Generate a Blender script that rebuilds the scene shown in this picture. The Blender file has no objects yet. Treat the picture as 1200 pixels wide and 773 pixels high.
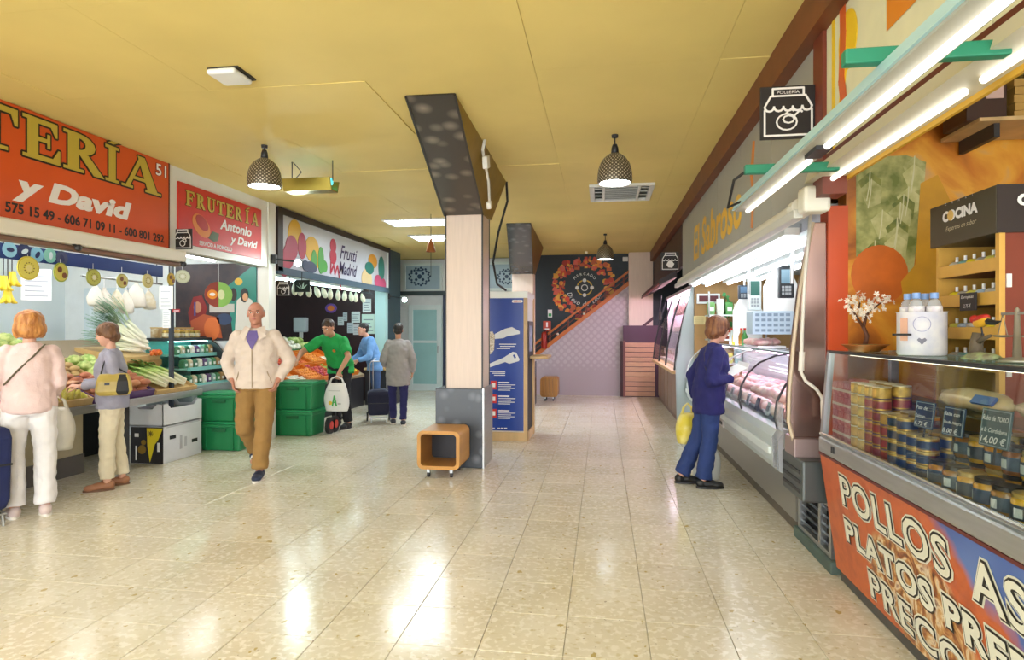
import bpy, bmesh, math, random
from mathutils import Vector, Matrix, Euler, noise
random.seed(7)
SC = bpy.context.scene
COL = SC.collection
PI = math.pi

# ------------------------------------------------------------------ camera, world, exposure
FPX = 720.0; HC = 1.5; YAW = math.atan(106 / 720.0)
cam_d = bpy.data.cameras.new('camera'); cam = bpy.data.objects.new('camera', cam_d)
COL.objects.link(cam)
cam_d.sensor_width = 36.0; cam_d.lens = 36.0 * FPX / 1200.0
cam_d.clip_start = 0.05; cam_d.clip_end = 200
cam.location = (0, 0, HC); cam.rotation_euler = (PI / 2, 0, YAW)
SC.camera = cam
SC.view_settings.view_transform = 'Standard'
SC.view_settings.look = 'None'
SC.view_settings.gamma = 1.0
SC.view_settings.use_curve_mapping = False
SC.view_settings.exposure = 0.8
world = bpy.data.worlds.new('World'); SC.world = world; world.use_nodes = True
wb = world.node_tree.nodes['Background']
wb.inputs[0].default_value = (0.95, 0.98, 1.0, 1); wb.inputs[1].default_value = 3.8

# ------------------------------------------------------------------ pixel -> world on a known surface
_S, _C = math.sin(YAW), math.cos(YAW)
def ray(x, y):
    u = (x - 600) / FPX; v = (386.5 - y) / FPX
    return Vector((-_S + u * _C, _C + u * _S, v))
def on_z(x, y, z=0.0):
    a = ray(x, y); t = (z - HC) / a.z; return Vector((a.x * t, a.y * t, z))
def on_x(x, y, X):
    a = ray(x, y); t = X / a.x; return Vector((X, a.y * t, HC + a.z * t))
def on_y(x, y, Y):
    a = ray(x, y); t = Y / a.y; return Vector((a.x * t, Y, HC + a.z * t))

# ------------------------------------------------------------------ materials
def lin(h):
    h = h.lstrip('#'); o = []
    for i in (0, 2, 4):
        c = int(h[i:i + 2], 16) / 255.0
        o.append(c / 12.92 if c <= 0.04045 else ((c + 0.055) / 1.055) ** 2.4)
    return (o[0], o[1], o[2], 1.0)
MATS = {}
def mat(key, hexc, rough=0.55, metal=0.0, var=0.0, vscale=8.0, bump=0.0, bscale=60.0, second=None,
        emit=0.0, stretch=None, rnd=0.0, world_co=False, spec=None, coat=0.0, sss=0.0, detail=3.0):
    if key in MATS: return MATS[key]
    m = bpy.data.materials.new(key); m.use_nodes = True; MATS[key] = m
    nt = m.node_tree; N = nt.nodes; L = nt.links
    b = N['Principled BSDF']
    col = lin(hexc)
    b.inputs['Base Color'].default_value = col
    b.inputs['Roughness'].default_value = rough
    b.inputs['Metallic'].default_value = metal
    if spec is not None: b.inputs['Specular IOR Level'].default_value = spec
    if coat: b.inputs['Coat Weight'].default_value = coat
    if sss:
        b.inputs['Subsurface Weight'].default_value = sss
        b.inputs['Subsurface Radius'].default_value = (0.02, 0.008, 0.004)
    if emit:
        b.inputs['Emission Color'].default_value = col
        b.inputs['Emission Strength'].default_value = emit
    src = None
    if var or bump or second:
        if world_co:
            g = N.new('ShaderNodeNewGeometry'); co = g.outputs['Position']
        else:
            g = N.new('ShaderNodeTexCoord'); co = g.outputs['Object']
        if stretch:
            mp = N.new('ShaderNodeMapping'); mp.inputs['Scale'].default_value = stretch
            L.new(co, mp.inputs['Vector']); co = mp.outputs['Vector']
    if var or second:
        nz = N.new('ShaderNodeTexNoise'); nz.inputs['Scale'].default_value = vscale
        nz.inputs['Detail'].default_value = detail
        L.new(co, nz.inputs['Vector'])
        rp = N.new('ShaderNodeValToRGB')
        if second:
            c2 = lin(second); rp.color_ramp.elements[0].position = 0.38; rp.color_ramp.elements[1].position = 0.62
            rp.color_ramp.elements[0].color = col; rp.color_ramp.elements[1].color = c2
        else:
            rp.color_ramp.elements[0].position = 0.3; rp.color_ramp.elements[1].position = 0.7
            rp.color_ramp.elements[0].color = tuple(max(0, c * (1 - var)) for c in col[:3]) + (1,)
            rp.color_ramp.elements[1].color = tuple(min(1, c * (1 + var)) for c in col[:3]) + (1,)
        L.new(nz.outputs['Fac'], rp.inputs['Fac']); src = rp.outputs['Color']
    if rnd:
        oi = N.new('ShaderNodeObjectInfo'); hs = N.new('ShaderNodeHueSaturation')
        mr = N.new('ShaderNodeMapRange'); mr.inputs['To Min'].default_value = 1 - rnd; mr.inputs['To Max'].default_value = 1 + rnd
        L.new(oi.outputs['Random'], mr.inputs['Value']); L.new(mr.outputs['Result'], hs.inputs['Value'])
        mr2 = N.new('ShaderNodeMapRange'); mr2.inputs['To Min'].default_value = 0.5 - rnd * 0.08; mr2.inputs['To Max'].default_value = 0.5 + rnd * 0.08
        L.new(oi.outputs['Random'], mr2.inputs['Value']); L.new(mr2.outputs['Result'], hs.inputs['Hue'])
        if src: L.new(src, hs.inputs['Color'])
        else: hs.inputs['Color'].default_value = col
        src = hs.outputs['Color']
    if src: L.new(src, b.inputs['Base Color'])
    if bump:
        nb = N.new('ShaderNodeTexNoise'); nb.inputs['Scale'].default_value = bscale; nb.inputs['Detail'].default_value = 4
        L.new(co, nb.inputs['Vector'])
        bp = N.new('ShaderNodeBump'); bp.inputs['Strength'].default_value = bump; bp.inputs['Distance'].default_value = 0.01
        L.new(nb.outputs['Fac'], bp.inputs['Height']); L.new(bp.outputs['Normal'], b.inputs['Normal'])
    return m
def emat(key, hexc, strength):
    if key in MATS: return MATS[key]
    m = bpy.data.materials.new(key); m.use_nodes = True; MATS[key] = m
    nt = m.node_tree; nt.nodes.clear()
    e = nt.nodes.new('ShaderNodeEmission'); o = nt.nodes.new('ShaderNodeOutputMaterial')
    e.inputs[0].default_value = lin(hexc); e.inputs[1].default_value = strength
    nt.links.new(e.outputs[0], o.inputs[0]); return m
def glassmat(key, hexc='ffffff', gloss=0.06, rough=0.02, tint=1.0, edge=0.28):
    if key in MATS: return MATS[key]
    m = bpy.data.materials.new(key); m.use_nodes = True; MATS[key] = m
    nt = m.node_tree; nt.nodes.clear(); N = nt.nodes; L = nt.links
    t = N.new('ShaderNodeBsdfTransparent'); t.inputs[0].default_value = lin(hexc)
    g = N.new('ShaderNodeBsdfGlossy'); g.inputs['Roughness'].default_value = rough
    f = N.new('ShaderNodeLayerWeight'); f.inputs['Blend'].default_value = 0.5
    pw = N.new('ShaderNodeMath'); pw.operation = 'POWER'; pw.inputs[1].default_value = 4.0; L.new(f.outputs['Facing'], pw.inputs[0])
    ml = N.new('ShaderNodeMath'); ml.operation = 'MULTIPLY'; ml.inputs[1].default_value = edge; L.new(pw.outputs[0], ml.inputs[0])
    a = N.new('ShaderNodeMath'); a.operation = 'ADD'; a.inputs[1].default_value = gloss; a.use_clamp = True
    x = N.new('ShaderNodeMixShader'); o = N.new('ShaderNodeOutputMaterial')
    L.new(ml.outputs[0], a.inputs[0]); L.new(a.outputs[0], x.inputs[0])
    L.new(t.outputs[0], x.inputs[1]); L.new(g.outputs[0], x.inputs[2]); L.new(x.outputs[0], o.inputs[0])
    return m
def thinmat(key, hexc, alpha=0.6, rough=0.4):            # thin plastic film
    m = mat(key, hexc, rough); m.node_tree.nodes['Principled BSDF'].inputs['Alpha'].default_value = alpha
    return m

# ------------------------------------------------------------------ mesh builder
class Frame:                                              # a flat face: origin, right, up
    def __init__(s, o, r, u=(0, 0, 1)):
        s.o = Vector(o); s.r = Vector(r).normalized(); s.u = Vector(u).normalized(); s.n = s.r.cross(s.u)
    def p(s, a, b, c=0.0): return s.o + s.r * a + s.u * b + s.n * c
    def mat4(s):
        m = Matrix((s.r, s.u, s.n)).transposed().to_4x4(); m.translation = s.o; return m
def FL(x, y, z): return Frame((x, y, z), (0, 1, 0))       # faces +x (left stalls)
def FR(x, y, z): return Frame((x, y, z), (0, -1, 0))      # faces -x (right stalls)
def FF(x, y, z): return Frame((x, y, z), (1, 0, 0))       # faces the camera end (-y)
class MB:
    def __init__(s): s.v = []; s.f = []; s.k = 0
    def add(s, vs, fs):
        k = len(s.v); s.v += [Vector(a) for a in vs]; s.f += [tuple(i + k for i in f) for f in fs]; return s
    def box(s, x0, x1, y0, y1, z0, z1):
        return s.add([(x0, y0, z0), (x1, y0, z0), (x1, y1, z0), (x0, y1, z0), (x0, y0, z1), (x1, y0, z1), (x1, y1, z1), (x0, y1, z1)],
                     [(0, 3, 2, 1), (4, 5, 6, 7), (0, 1, 5, 4), (1, 2, 6, 5), (2, 3, 7, 6), (3, 0, 4, 7)])
    def cbox(s, c, d, R=None):
        c = Vector(c); h = Vector(d) / 2; vs = []
        for z in (-1, 1):
            for (x, y) in ((-1, -1), (1, -1), (1, 1), (-1, 1)):
                q = Vector((x * h.x, y * h.y, z * h.z)); vs.append(c + (R @ q if R else q))
        return s.add(vs, [(0, 3, 2, 1), (4, 5, 6, 7), (0, 1, 5, 4), (1, 2, 6, 5), (2, 3, 7, 6), (3, 0, 4, 7)])
    def hexa(s, p):                                       # 8 corners: bottom ring then top ring
        return s.add(p, [(0, 3, 2, 1), (4, 5, 6, 7), (0, 1, 5, 4), (1, 2, 6, 5), (2, 3, 7, 6), (3, 0, 4, 7)])
    def rings(s, R, cap=True, closed=True):
        k = len(s.v); n = len(R[0])
        for r in R: s.v += [Vector(a) for a in r]
        for i in range(len(R) - 1):
            for j in range(n if closed else n - 1):
                a = k + i * n + j; b = k + i * n + (j + 1) % n
                s.f.append((a, b, b + n, a + n))
        if cap:
            s.f.append(tuple(k + j for j in reversed(range(n)))); e = k + (len(R) - 1) * n
            s.f.append(tuple(e + j for j in range(n)))
        return s
    def cyl(s, p0, p1, r0, r1=None, n=12, cap=True):
        p0 = Vector(p0); p1 = Vector(p1); r1 = r0 if r1 is None else r1
        d = (p1 - p0).normalized(); a = d.orthogonal().normalized(); b = d.cross(a)
        R = [[p + (a * math.cos(2 * PI * j / n) + b * math.sin(2 * PI * j / n)) * r for j in range(n)] for p, r in ((p0, r0), (p1, r1))]
        return s.rings(R, cap)
    def tube(s, pts, r, n=8, cap=True):
        pts = [Vector(p) for p in pts]; R = []; a = None
        for i, p in enumerate(pts):
            d = (pts[min(i + 1, len(pts) - 1)] - pts[max(i - 1, 0)]).normalized()
            a = d.orthogonal().normalized() if a is None else (a - d * a.dot(d)).normalized()
            b = d.cross(a); rr = r[i] if isinstance(r, (list, tuple)) else r
            R.append([p + (a * math.cos(2 * PI * j / n) + b * math.sin(2 * PI * j / n)) * rr for j in range(n)])
        return s.rings(R, cap)
    def ell(s, c, r, n=12, m=8, R=None):
        c = Vector(c); r = (r, r, r) if not isinstance(r, (tuple, list)) else r
        def pt(x, y, z):
            q = Vector((x * r[0], y * r[1], z * r[2])); return c + (R @ q if R else q)
        k = len(s.v); s.v.append(pt(0, 0, -1))
        for i in range(1, m):
            t = -PI / 2 + PI * i / m
            for j in range(n): s.v.append(pt(math.cos(t) * math.cos(2 * PI * j / n), math.cos(t) * math.sin(2 * PI * j / n), math.sin(t)))
        s.v.append(pt(0, 0, 1)); top = len(s.v) - 1
        for j in range(n): s.f.append((k, k + 1 + (j + 1) % n, k + 1 + j))
        for i in range(m - 2):
            for j in range(n):
                a = k + 1 + i * n + j; b = k + 1 + i * n + (j + 1) % n; s.f.append((a, b, b + n, a + n))
        e = k + 1 + (m - 2) * n
        for j in range(n): s.f.append((e + j, e + (j + 1) % n, top))
        return s
    def lathe(s, prof, c=(0, 0, 0), n=16, cap=False):
        c = Vector(c)
        R = [[c + Vector((r * math.cos(2 * PI * j / n), r * math.sin(2 * PI * j / n), z)) for j in range(n)] for r, z in prof]
        return s.rings(R, cap)
    def poly(s, F, pts, c0=0.0, c1=0.004):                # extruded outline on a frame (c = distance off the face)
        if abs(c1 - c0) < .02: c1 += s.k * 4e-5; s.k += 1     # overlapping flat pieces never share one plane
        n = len(pts); ar = sum(pts[i][0] * pts[(i + 1) % n][1] - pts[(i + 1) % n][0] * pts[i][1] for i in range(n))
        if ar < 0: pts = list(reversed(pts))
        vs = [F.p(a, b, c0) for a, b in pts] + [F.p(a, b, c1) for a, b in pts]
        fs = [tuple(reversed(range(n))), tuple(range(n, 2 * n))] + [(i, (i + 1) % n, n + (i + 1) % n, n + i) for i in range(n)]
        return s.add(vs, fs)
    def rect(s, F, a0, a1, b0, b1, c0=0.0, c1=0.004): return s.poly(F, [(a0, b0), (a1, b0), (a1, b1), (a0, b1)], c0, c1)
    def disc(s, F, a, b, r, c0=0.0, c1=0.004, n=20, ry=None, rot=0):
        ry = r if ry is None else ry; o = []
        for j in range(n):
            x = r * math.cos(2 * PI * j / n); y = ry * math.sin(2 * PI * j / n)
            o.append((a + x * math.cos(rot) - y * math.sin(rot), b + x * math.sin(rot) + y * math.cos(rot)))
        return s.poly(F, o, c0, c1)
    def stroke(s, F, pts, w, c0=0.0, c1=0.004):           # polyline of width w on a frame
        for (a, b) in zip(pts[:-1], pts[1:]):
            d = Vector((b[0] - a[0], b[1] - a[1])); L_ = d.length
            if L_ < 1e-6: continue
            d /= L_; q = Vector((-d.y, d.x)) * w / 2; e = d * w * 0.25
            s.poly(F, [(a[0] - e.x - q.x, a[1] - e.y - q.y), (b[0] + e.x - q.x, b[1] + e.y - q.y), (b[0] + e.x + q.x, b[1] + e.y + q.y), (a[0] - e.x + q.x, a[1] - e.y + q.y)], c0, c1)
        return s
    def ring(s, F, a, b, r, w, c0=0.0, c1=0.004, n=24, ry=None, a0=0, a1=2 * PI):
        ry = r if ry is None else ry
        return s.stroke(F, [(a + r * math.cos(a0 + (a1 - a0) * j / n), b + ry * math.sin(a0 + (a1 - a0) * j / n)) for j in range(n + 1)], w, c0, c1)
    def mesh(s, name, smooth=False):
        me = bpy.data.meshes.new(name); me.from_pydata([tuple(v) for v in s.v], [], s.f); me.update()
        if smooth:
            for p in me.polygons: p.use_smooth = True
        return me
    def build(s, name, m, parent=None, smooth=False, bevel=0.0, local=False, seg=2, auto=None, under=None):
        """one mesh object; verts given in world coordinates (or local=True: in the parent's)."""
        xs = [v.x for v in s.v]; ys = [v.y for v in s.v]; zs = [v.z for v in s.v]
        c = Vector(((min(xs) + max(xs)) / 2, (min(ys) + max(ys)) / 2, min(zs)))
        s.v = [v - c for v in s.v]
        me = s.mesh(name, smooth or auto is not None); me.materials.append(m)
        if auto is not None:
            try: me.set_sharp_from_angle(angle=math.radians(auto))
            except Exception: pass
        o = bpy.data.objects.new(name, me); COL.objects.link(o)
        if under is not None:
            o.parent = under; o.location = c - under.location if local else c - world_loc(under)
        elif parent is not None:
            o.parent = parent
            o.location = c if local else c - world_loc(parent)
        else: o.location = c
        if bevel:
            bv = o.modifiers.new('bevel', 'BEVEL'); bv.width = bevel; bv.segments = seg; bv.limit_method = 'ANGLE'; bv.angle_limit = math.radians(40)
        return o
def world_loc(o):
    p = Vector(o.location)
    while o.parent is not None:
        o = o.parent; p = p + Vector(o.location)
    return p
def tag(o, label, cat, group=None):
    o['label'] = label; o['category'] = cat
    if group: o['group'] = group
    return o
def thing(name, label, cat, loc, group=None):
    o = bpy.data.objects.new(name, None); o.empty_display_size = 0.1; COL.objects.link(o); o.location = loc
    return tag(o, label, cat, group)
def struct(o):
    o['kind'] = 'structure'; return o
def sroot(name, loc):
    o = bpy.data.objects.new(name, None); COL.objects.link(o); o.location = loc; o['kind'] = 'structure'; return o
def dup(root, loc, rz=None, label=None, scale=None, rot=None):
    r = root.copy(); COL.objects.link(r); r.location = loc
    if rz is not None: r.rotation_euler = (root.rotation_euler.x, root.rotation_euler.y, rz)
    if rot is not None: r.rotation_euler = rot
    if scale is not None: r.scale = scale
    if label: r['label'] = label
    for ch in list(root.children):
        if ch.name == r.name: continue
        c = ch.copy(); COL.objects.link(c); c.parent = r
        for g in list(ch.children):
            q = g.copy(); COL.objects.link(q); q.parent = c
    return r
def wpart(root, name, m, fn, **k):
    b = MB(); fn(b); return b.build(name, m, root, **k)
ORD = ('first', 'second', 'third', 'fourth', 'fifth', 'sixth', 'seventh', 'eighth', 'ninth', 'tenth', 'eleventh', 'twelfth', 'thirteenth', 'fourteenth')
WORK = bpy.data.scenes.new('work')                         # scratch scene, removed at the end
def evaluated_mesh(ob):
    par = ob.parent; ob.parent = None
    WORK.collection.objects.link(ob); vl = WORK.view_layers[0]; vl.update()
    me = bpy.data.meshes.new_from_object(ob.evaluated_get(vl.depsgraph))
    WORK.collection.objects.unlink(ob); ob.parent = par
    return me
def text(body, F, a, b, h, m, parent, w=None, bold=0.0, shear=0.0, c=0.001, ext=0.002, name='lettering', align='LEFT', rot=0.0, spacing=1.0):
    cu = bpy.data.curves.new('lettering', 'FONT'); cu.body = body; cu.size = 1.0; cu.offset = bold; cu.shear = shear
    cu.space_character = spacing; cu.extrude = 0.0; cu.resolution_u = 3
    ob = bpy.data.objects.new('tmp_text', cu); me0 = evaluated_mesh(ob)
    bpy.data.objects.remove(ob); bpy.data.curves.remove(cu)
    xs = [v.co.x for v in me0.vertices]; ys = [v.co.y for v in me0.vertices]
    x0, x1, y0, y1 = min(xs), max(xs), min(ys), max(ys)
    sy = h / (y1 - y0); sx = sy if w is None else w / (x1 - x0)
    W = (x1 - x0) * sx; off = {'LEFT': 0, 'CENTER': -W / 2, 'RIGHT': -W}[align]
    mb = MB(); cr, sr = math.cos(rot), math.sin(rot)
    vs = []
    for v in me0.vertices:
        X = (v.co.x - x0) * sx + off; Y = (v.co.y - y0) * sy
        vs.append(F.p(a + X * cr - Y * sr, b + X * sr + Y * cr, c + ext))
    mb.add(vs, [tuple(p.vertices) for p in me0.polygons])
    bpy.data.meshes.remove(me0)
    return mb.build(name, m, parent)
# ------------------------------------------------------------------ the setting
CZ = 3.25
def floor_material():
    m = bpy.data.materials.new('terrazzo'); m.use_nodes = True; MATS['terrazzo'] = m
    nt = m.node_tree; N = nt.nodes; L = nt.links; b = N['Principled BSDF']
    g = N.new('ShaderNodeNewGeometry')
    def ramp(fac, p0, p1, c0, c1):
        r = N.new('ShaderNodeValToRGB'); r.color_ramp.elements[0].position = p0; r.color_ramp.elements[1].position = p1
        r.color_ramp.elements[0].color = c0; r.color_ramp.elements[1].color = c1; L.new(fac, r.inputs['Fac']); return r.outputs['Color']
    def nz(s, d, st=None):
        n = N.new('ShaderNodeTexNoise'); n.inputs['Scale'].default_value = s; n.inputs['Detail'].default_value = d
        if st:
            mp = N.new('ShaderNodeMapping'); mp.inputs['Scale'].default_value = st; L.new(g.outputs['Position'], mp.inputs['Vector']); L.new(mp.outputs['Vector'], n.inputs['Vector'])
        else: L.new(g.outputs['Position'], n.inputs['Vector'])
        return n.outputs['Fac']
    base = ramp(nz(2.2, 4), 0.35, 0.65, lin('d0c7ae'), lin('dcd5c2'))
    def mix(a, bcol, fac):
        x = N.new('ShaderNodeMix'); x.data_type = 'RGBA'; L.new(fac, x.inputs['Factor']); L.new(a, x.inputs['A']); x.inputs['B'].default_value = bcol; return x.outputs['Result']
    W = (1, 1, 1, 1); K = (0, 0, 0, 1)
    c = mix(base, lin('e4decf'), ramp(nz(26, 2), 0.52, 0.60, K, W))
    c = mix(c, lin('cdc2a4'), ramp(nz(19, 2, (1, 1.4, 1)), 0.60, 0.68, K, W))
    c = mix(c, lin('b5a26c'), ramp(nz(11, 2, (1.5, 1, 1)), 0.685, 0.72, K, W))
    c = mix(c, lin('a89e8c'), ramp(nz(38, 1), 0.72, 0.76, K, W))
    oi = N.new('ShaderNodeObjectInfo'); hs = N.new('ShaderNodeHueSaturation'); mr = N.new('ShaderNodeMapRange')
    mr.inputs['To Min'].default_value = 0.96; mr.inputs['To Max'].default_value = 1.03
    L.new(oi.outputs['Random'], mr.inputs['Value']); L.new(mr.outputs['Result'], hs.inputs['Value']); L.new(c, hs.inputs['Color'])
    L.new(hs.outputs['Color'], b.inputs['Base Color'])
    r = N.new('ShaderNodeMapRange'); L.new(nz(3.0, 5), r.inputs['Value']); r.inputs['To Min'].default_value = 0.10; r.inputs['To Max'].default_value = 0.24
    L.new(r.outputs['Result'], b.inputs['Roughness'])
    bp = N.new('ShaderNodeBump'); bp.inputs['Strength'].default_value = 0.05; bp.inputs['Distance'].default_value = 0.02
    L.new(nz(3.5, 2), bp.inputs['Height']); L.new(bp.outputs['Normal'], b.inputs['Normal'])
    return m
M_floor = floor_material()
M_grout = mat('grout', 'b4a98e', 0.6)
M_white = mat('white_paint', 'dcdad2', 0.5, var=0.04, vscale=3)
M_steel = mat('brushed_steel', 'b4b6b6', 0.32, metal=0.9, var=0.08, vscale=4, stretch=(1, 1, 12))
M_dark = mat('dark_metal', '26262a', 0.45)
M_black = mat('matte_black', '141416', 0.6)
M_brown = mat('brown_beam', '6e3a1c', 0.5, var=0.15, vscale=5)
M_ceil = mat('ceiling_paint', 'dcc578', 0.62, var=0.05, vscale=1.3, world_co=True, bump=0.02, bscale=30)
M_pale = mat('pale_blue_wall', 'cdd9dc', 0.5, var=0.04, vscale=2)
M_wood = mat('light_wood', 'c9a877', 0.45, var=0.16, vscale=6, stretch=(1, 1, 0.12))
M_beige = mat('beige_laminate', 'd8c4b4', 0.4, var=0.04, vscale=8, stretch=(6, 6, 0.4))
M_glass = glassmat('clear_glass', 'f2fbf8', 0.03)

flo = struct(MB().box(-7.9, 3.4, -3, 15.6, -0.12, -0.008).build('floor', M_grout))
P_ = 0.40; tl = P_ - 0.0035
tmb = MB(); h = tl / 2
tmb.add([(-h, -h, -0.008), (h, -h, -0.008), (h, h, -0.008), (-h, h, -0.008), (-h, -h, -0.0012), (h, -h, -0.0012), (h, h, -0.0012), (-h, h, -0.0012),
         (-h + .0015, -h + .0015, 0), (h - .0015, -h + .0015, 0), (h - .0015, h - .0015, 0), (-h + .0015, h - .0015, 0)],
        [(0, 1, 5, 4), (1, 2, 6, 5), (2, 3, 7, 6), (3, 0, 4, 7), (4, 5, 9, 8), (5, 6, 10, 9), (6, 7, 11, 10), (7, 4, 8, 11), (8, 9, 10, 11)])
tile_me = tmb.mesh('tile'); tile_me.materials.append(M_floor)
cells = []
for i in range(-23, 6):
    for j in range(-16, 32):
        x = 1.02 + (i + 0.5) * P_; y = 3.23 + (j + 0.5) * P_
        if -7.8 < x < 3.3 and -2.9 < y < 15.5: cells.append((x, y))
def tile_seen(x, y):
    if y < 2.3 or x > 1.45 or x < -5.4: return False
    t = -_S * x + _C * y; u = 600 + FPX * (_C * x + _S * y) / t; v = 386.5 + FPX * HC / t
    return -20 < u < 1210 and v < 800
vis = sorted([c for c in cells if tile_seen(*c)], key=lambda c: c[1])[:300]
vset = set(vis)
fw = world_loc(flo)
for (x, y) in vis:
    o = bpy.data.objects.new('tile', tile_me); COL.objects.link(o); o.parent = flo
    o.location = Vector((x, y, 0)) - fw
rb = MB()
for (x, y) in cells:
    if (x, y) not in vset: rb.add([v + Vector((x, y, 0)) for v in tmb.v], tmb.f)
rest = rb.build('tiles', M_floor, flo); rest['kind'] = 'stuff'

# ceiling with boards
cei = struct(MB().box(-7.9, 3.4, -3, 15.6, CZ + 0.012, CZ + 0.14).build('ceiling', mat('ceiling_gap', '8a7434', 0.8)))
bw, bl = 1.2, 1.17
def board(w, l):
    a, c = w / 2 - .001, l / 2 - .001
    mb = MB().box(-a, a, -c, c, 0, 0.012); me = mb.mesh('board'); me.materials.append(M_ceil); return me
bme = board(bw, bl); cw = world_loc(cei); rr = random.Random(4)
for i in range(9):
    for j in range(16):
        x = 0.75 + 0.6 - i * bw + 2 * 0.6; y = -2.9 + (j + 0.5) * bl
        if x - bw / 2 < -7.9 or x + bw / 2 > 3.4 or y + bl / 2 > 15.6: continue
        o = bpy.data.objects.new('board', bme); COL.objects.link(o); o.parent = cei
        sag = rr.choice([0, 0, 0, 0, -0.003, -0.005]); o.location = Vector((x, y, CZ + sag)) - cw
        if sag: o.rotation_euler = (rr.uniform(-.004, .004), rr.uniform(-.004, .004), 0)
# edge strip where boards do not reach the left stalls
MB().box(-7.9, -7.66, -3, 15.6, CZ, CZ + 0.012).build('board', M_ceil, cei)

# left side
struct(MB().box(-4.66, -4.52, -3, 12.55, 2.36, CZ).build('wall_left', M_white))
struct(MB().box(-7.9, -7.7, -3, 15.6, 0, CZ).build('wall_left_inner', M_pale))
struct(MB().box(-7.7, -4.66, 7.86, 7.98, 0, CZ).build('wall_partition', mat('partition_white', 'cfd6d8', 0.5, var=0.04)))
struct(MB().box(-4.66, -4.50, 7.80, 7.98, 0, CZ).build('trim_1', M_white))
struct(MB().box(-4.68, -4.56, 7.98, 8.06, 0, 2.36).build('trim_2', mat('tan_strip', 'b98d52', 0.5, var=0.1)))
struct(MB().box(-7.7, -4.75, 12.42, 12.55, 0, CZ).build('wall_plum', mat('plum_panel', '2c1418', 0.45, var=0.15)))
struct(MB().box(-4.75, -4.52, 12.40, 12.56, 0, 2.36).build('trim_3', mat('pale_teal_post', 'a9cfcf', 0.4)))
struct(MB().box(-5.6, -4.56, 12.56, 13.5, 0, CZ).build('wall_teal', mat('teal_panel', '24404a', 0.45, var=0.08)))
struct(MB().box(-4.80, -4.50, 12.56, 12.66, 2.55, CZ).build('trim_4', mat('navy_panel', '1d2340', 0.5)))
struct(MB().box(-7.9, -1.95, 14.8, 14.95, 0, CZ).build('wall_back_left', mat('back_white', 'd5dddc', 0.5, var=0.03)))
struct(MB().box(-2.05, -1.95, 14.2, 14.8, 0, CZ).build('wall_return', M_white))
# glass door in the back wall
DY = 14.8
a = on_y(480, 400, DY).x; b_ = on_y(517, 400, DY).x
dr = sroot('door_1', ((a + b_) / 2, DY, 0))
M_df = mat('door_frame_white', 'd2e2e0', 0.35)
def _(m):
    m.box(a - .02, a + .10, DY - .05, DY, 0, 2.12); m.box(b_ - .10, b_ + .02, DY - .05, DY, 0, 2.12)
    m.box(a + .10, b_ - .10, DY - .05, DY, 2.0, 2.12); m.box(a + .10, b_ - .10, DY - .05, DY, 0, .16); m.box(a + .10, b_ - .10, DY - .045, DY, 1.18, 1.24)
wpart(dr, 'door_frame', M_df, _, bevel=.004)
wpart(dr, 'pane', mat('teal_glass', '9cc9c8', 0.12, var=0.06, vscale=2), lambda m: m.box(a + .10, b_ - .10, DY - .028, DY - .018, 1.24, 2.0))
wpart(dr, 'pane', MATS['teal_glass'], lambda m: m.box(a + .10, b_ - .10, DY - .028, DY - .018, .16, 1.18))
wpart(dr, 'handle', M_steel, lambda m: m.tube([(b_ - .06, DY - .05, .95), (b_ - .06, DY - .1, .95), (b_ - .06, DY - .1, 1.1), (b_ - .06, DY - .05, 1.1)], .012))
# side frames beside the door and dark bar above
struct(MB().box(-5.5, -3.2, DY - .09, DY, 2.36, 2.46).build('trim_5', mat('lintel', '3a4a4c', 0.5)))
struct(MB().box(b_ + .06, b_ + .16, DY - .06, DY, 0, 2.36).build('trim_6', mat('dark_blue_post', '1e2a4a', 0.4)))
struct(MB().box(b_ + .17, b_ + .34, DY - .14, DY, 0, 1.45).build('trim_7', mat('brown_wood_panel', '6a4630', 0.5, var=.15)))
# upper windows with a printed emblem
def emblem_window(n, x0, x1, z0, z1, cx, cz, r):
    w = sroot('window_%d' % n, ((x0 + x1) / 2, DY, z0))
    F = FF(0, DY, 0)
    wpart(w, 'pane', mat('frosted_blue', 'a9c4d2', 0.25, var=0.05, vscale=2), lambda m: m.box(x0, x1, DY - .02, DY - .008, z0, z1))
    def fr(m):
        m.box(x0 - .06, x0, DY - .05, DY, z0 - .06, z1 + .06); m.box(x1, x1 + .06, DY - .05, DY, z0 - .06, z1 + .06)
        m.box(x0, x1, DY - .05, DY, z0 - .06, z0); m.box(x0, x1, DY - .05, DY, z1, z1 + .06)
    wpart(w, 'window_frame', M_df, fr)
    def em(m):
        for k in range(26):
            t = k * 2 * PI / 26; q = r * (0.86 if k % 2 else 1.0)
            m.disc(F, cx + q * math.cos(t), cz + q * .8 * math.sin(t), r * .11, .021, .024, 8)
        m.disc(F, cx, cz, r * .22, .021, .024, 12)
        for k in range(4):
            m.disc(F, cx + r * .45 * math.cos(k * PI / 2 + .78), cz + r * .4 * math.sin(k * PI / 2 + .78), r * .14, .021, .024, 10)
        m.rect(F, cx - r * .3, cx + r * .3, cz + r * .5, cz + r * .62, .021, .024)
    wpart(w, 'emblem', mat('emblem_navy', '2f4a66', 0.5), em)
p = on_y(492, 324, DY)
emblem_window(1, on_y(476, 300, DY).x, on_y(516, 300, DY).x, 2.52, 3.1, p.x, p.z, .27)
p = on_y(594, 324, DY)
emblem_window(2, on_y(562, 300, DY).x, on_y(604, 300, DY).x, 2.52, 3.1, p.x, p.z, .22)

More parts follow.
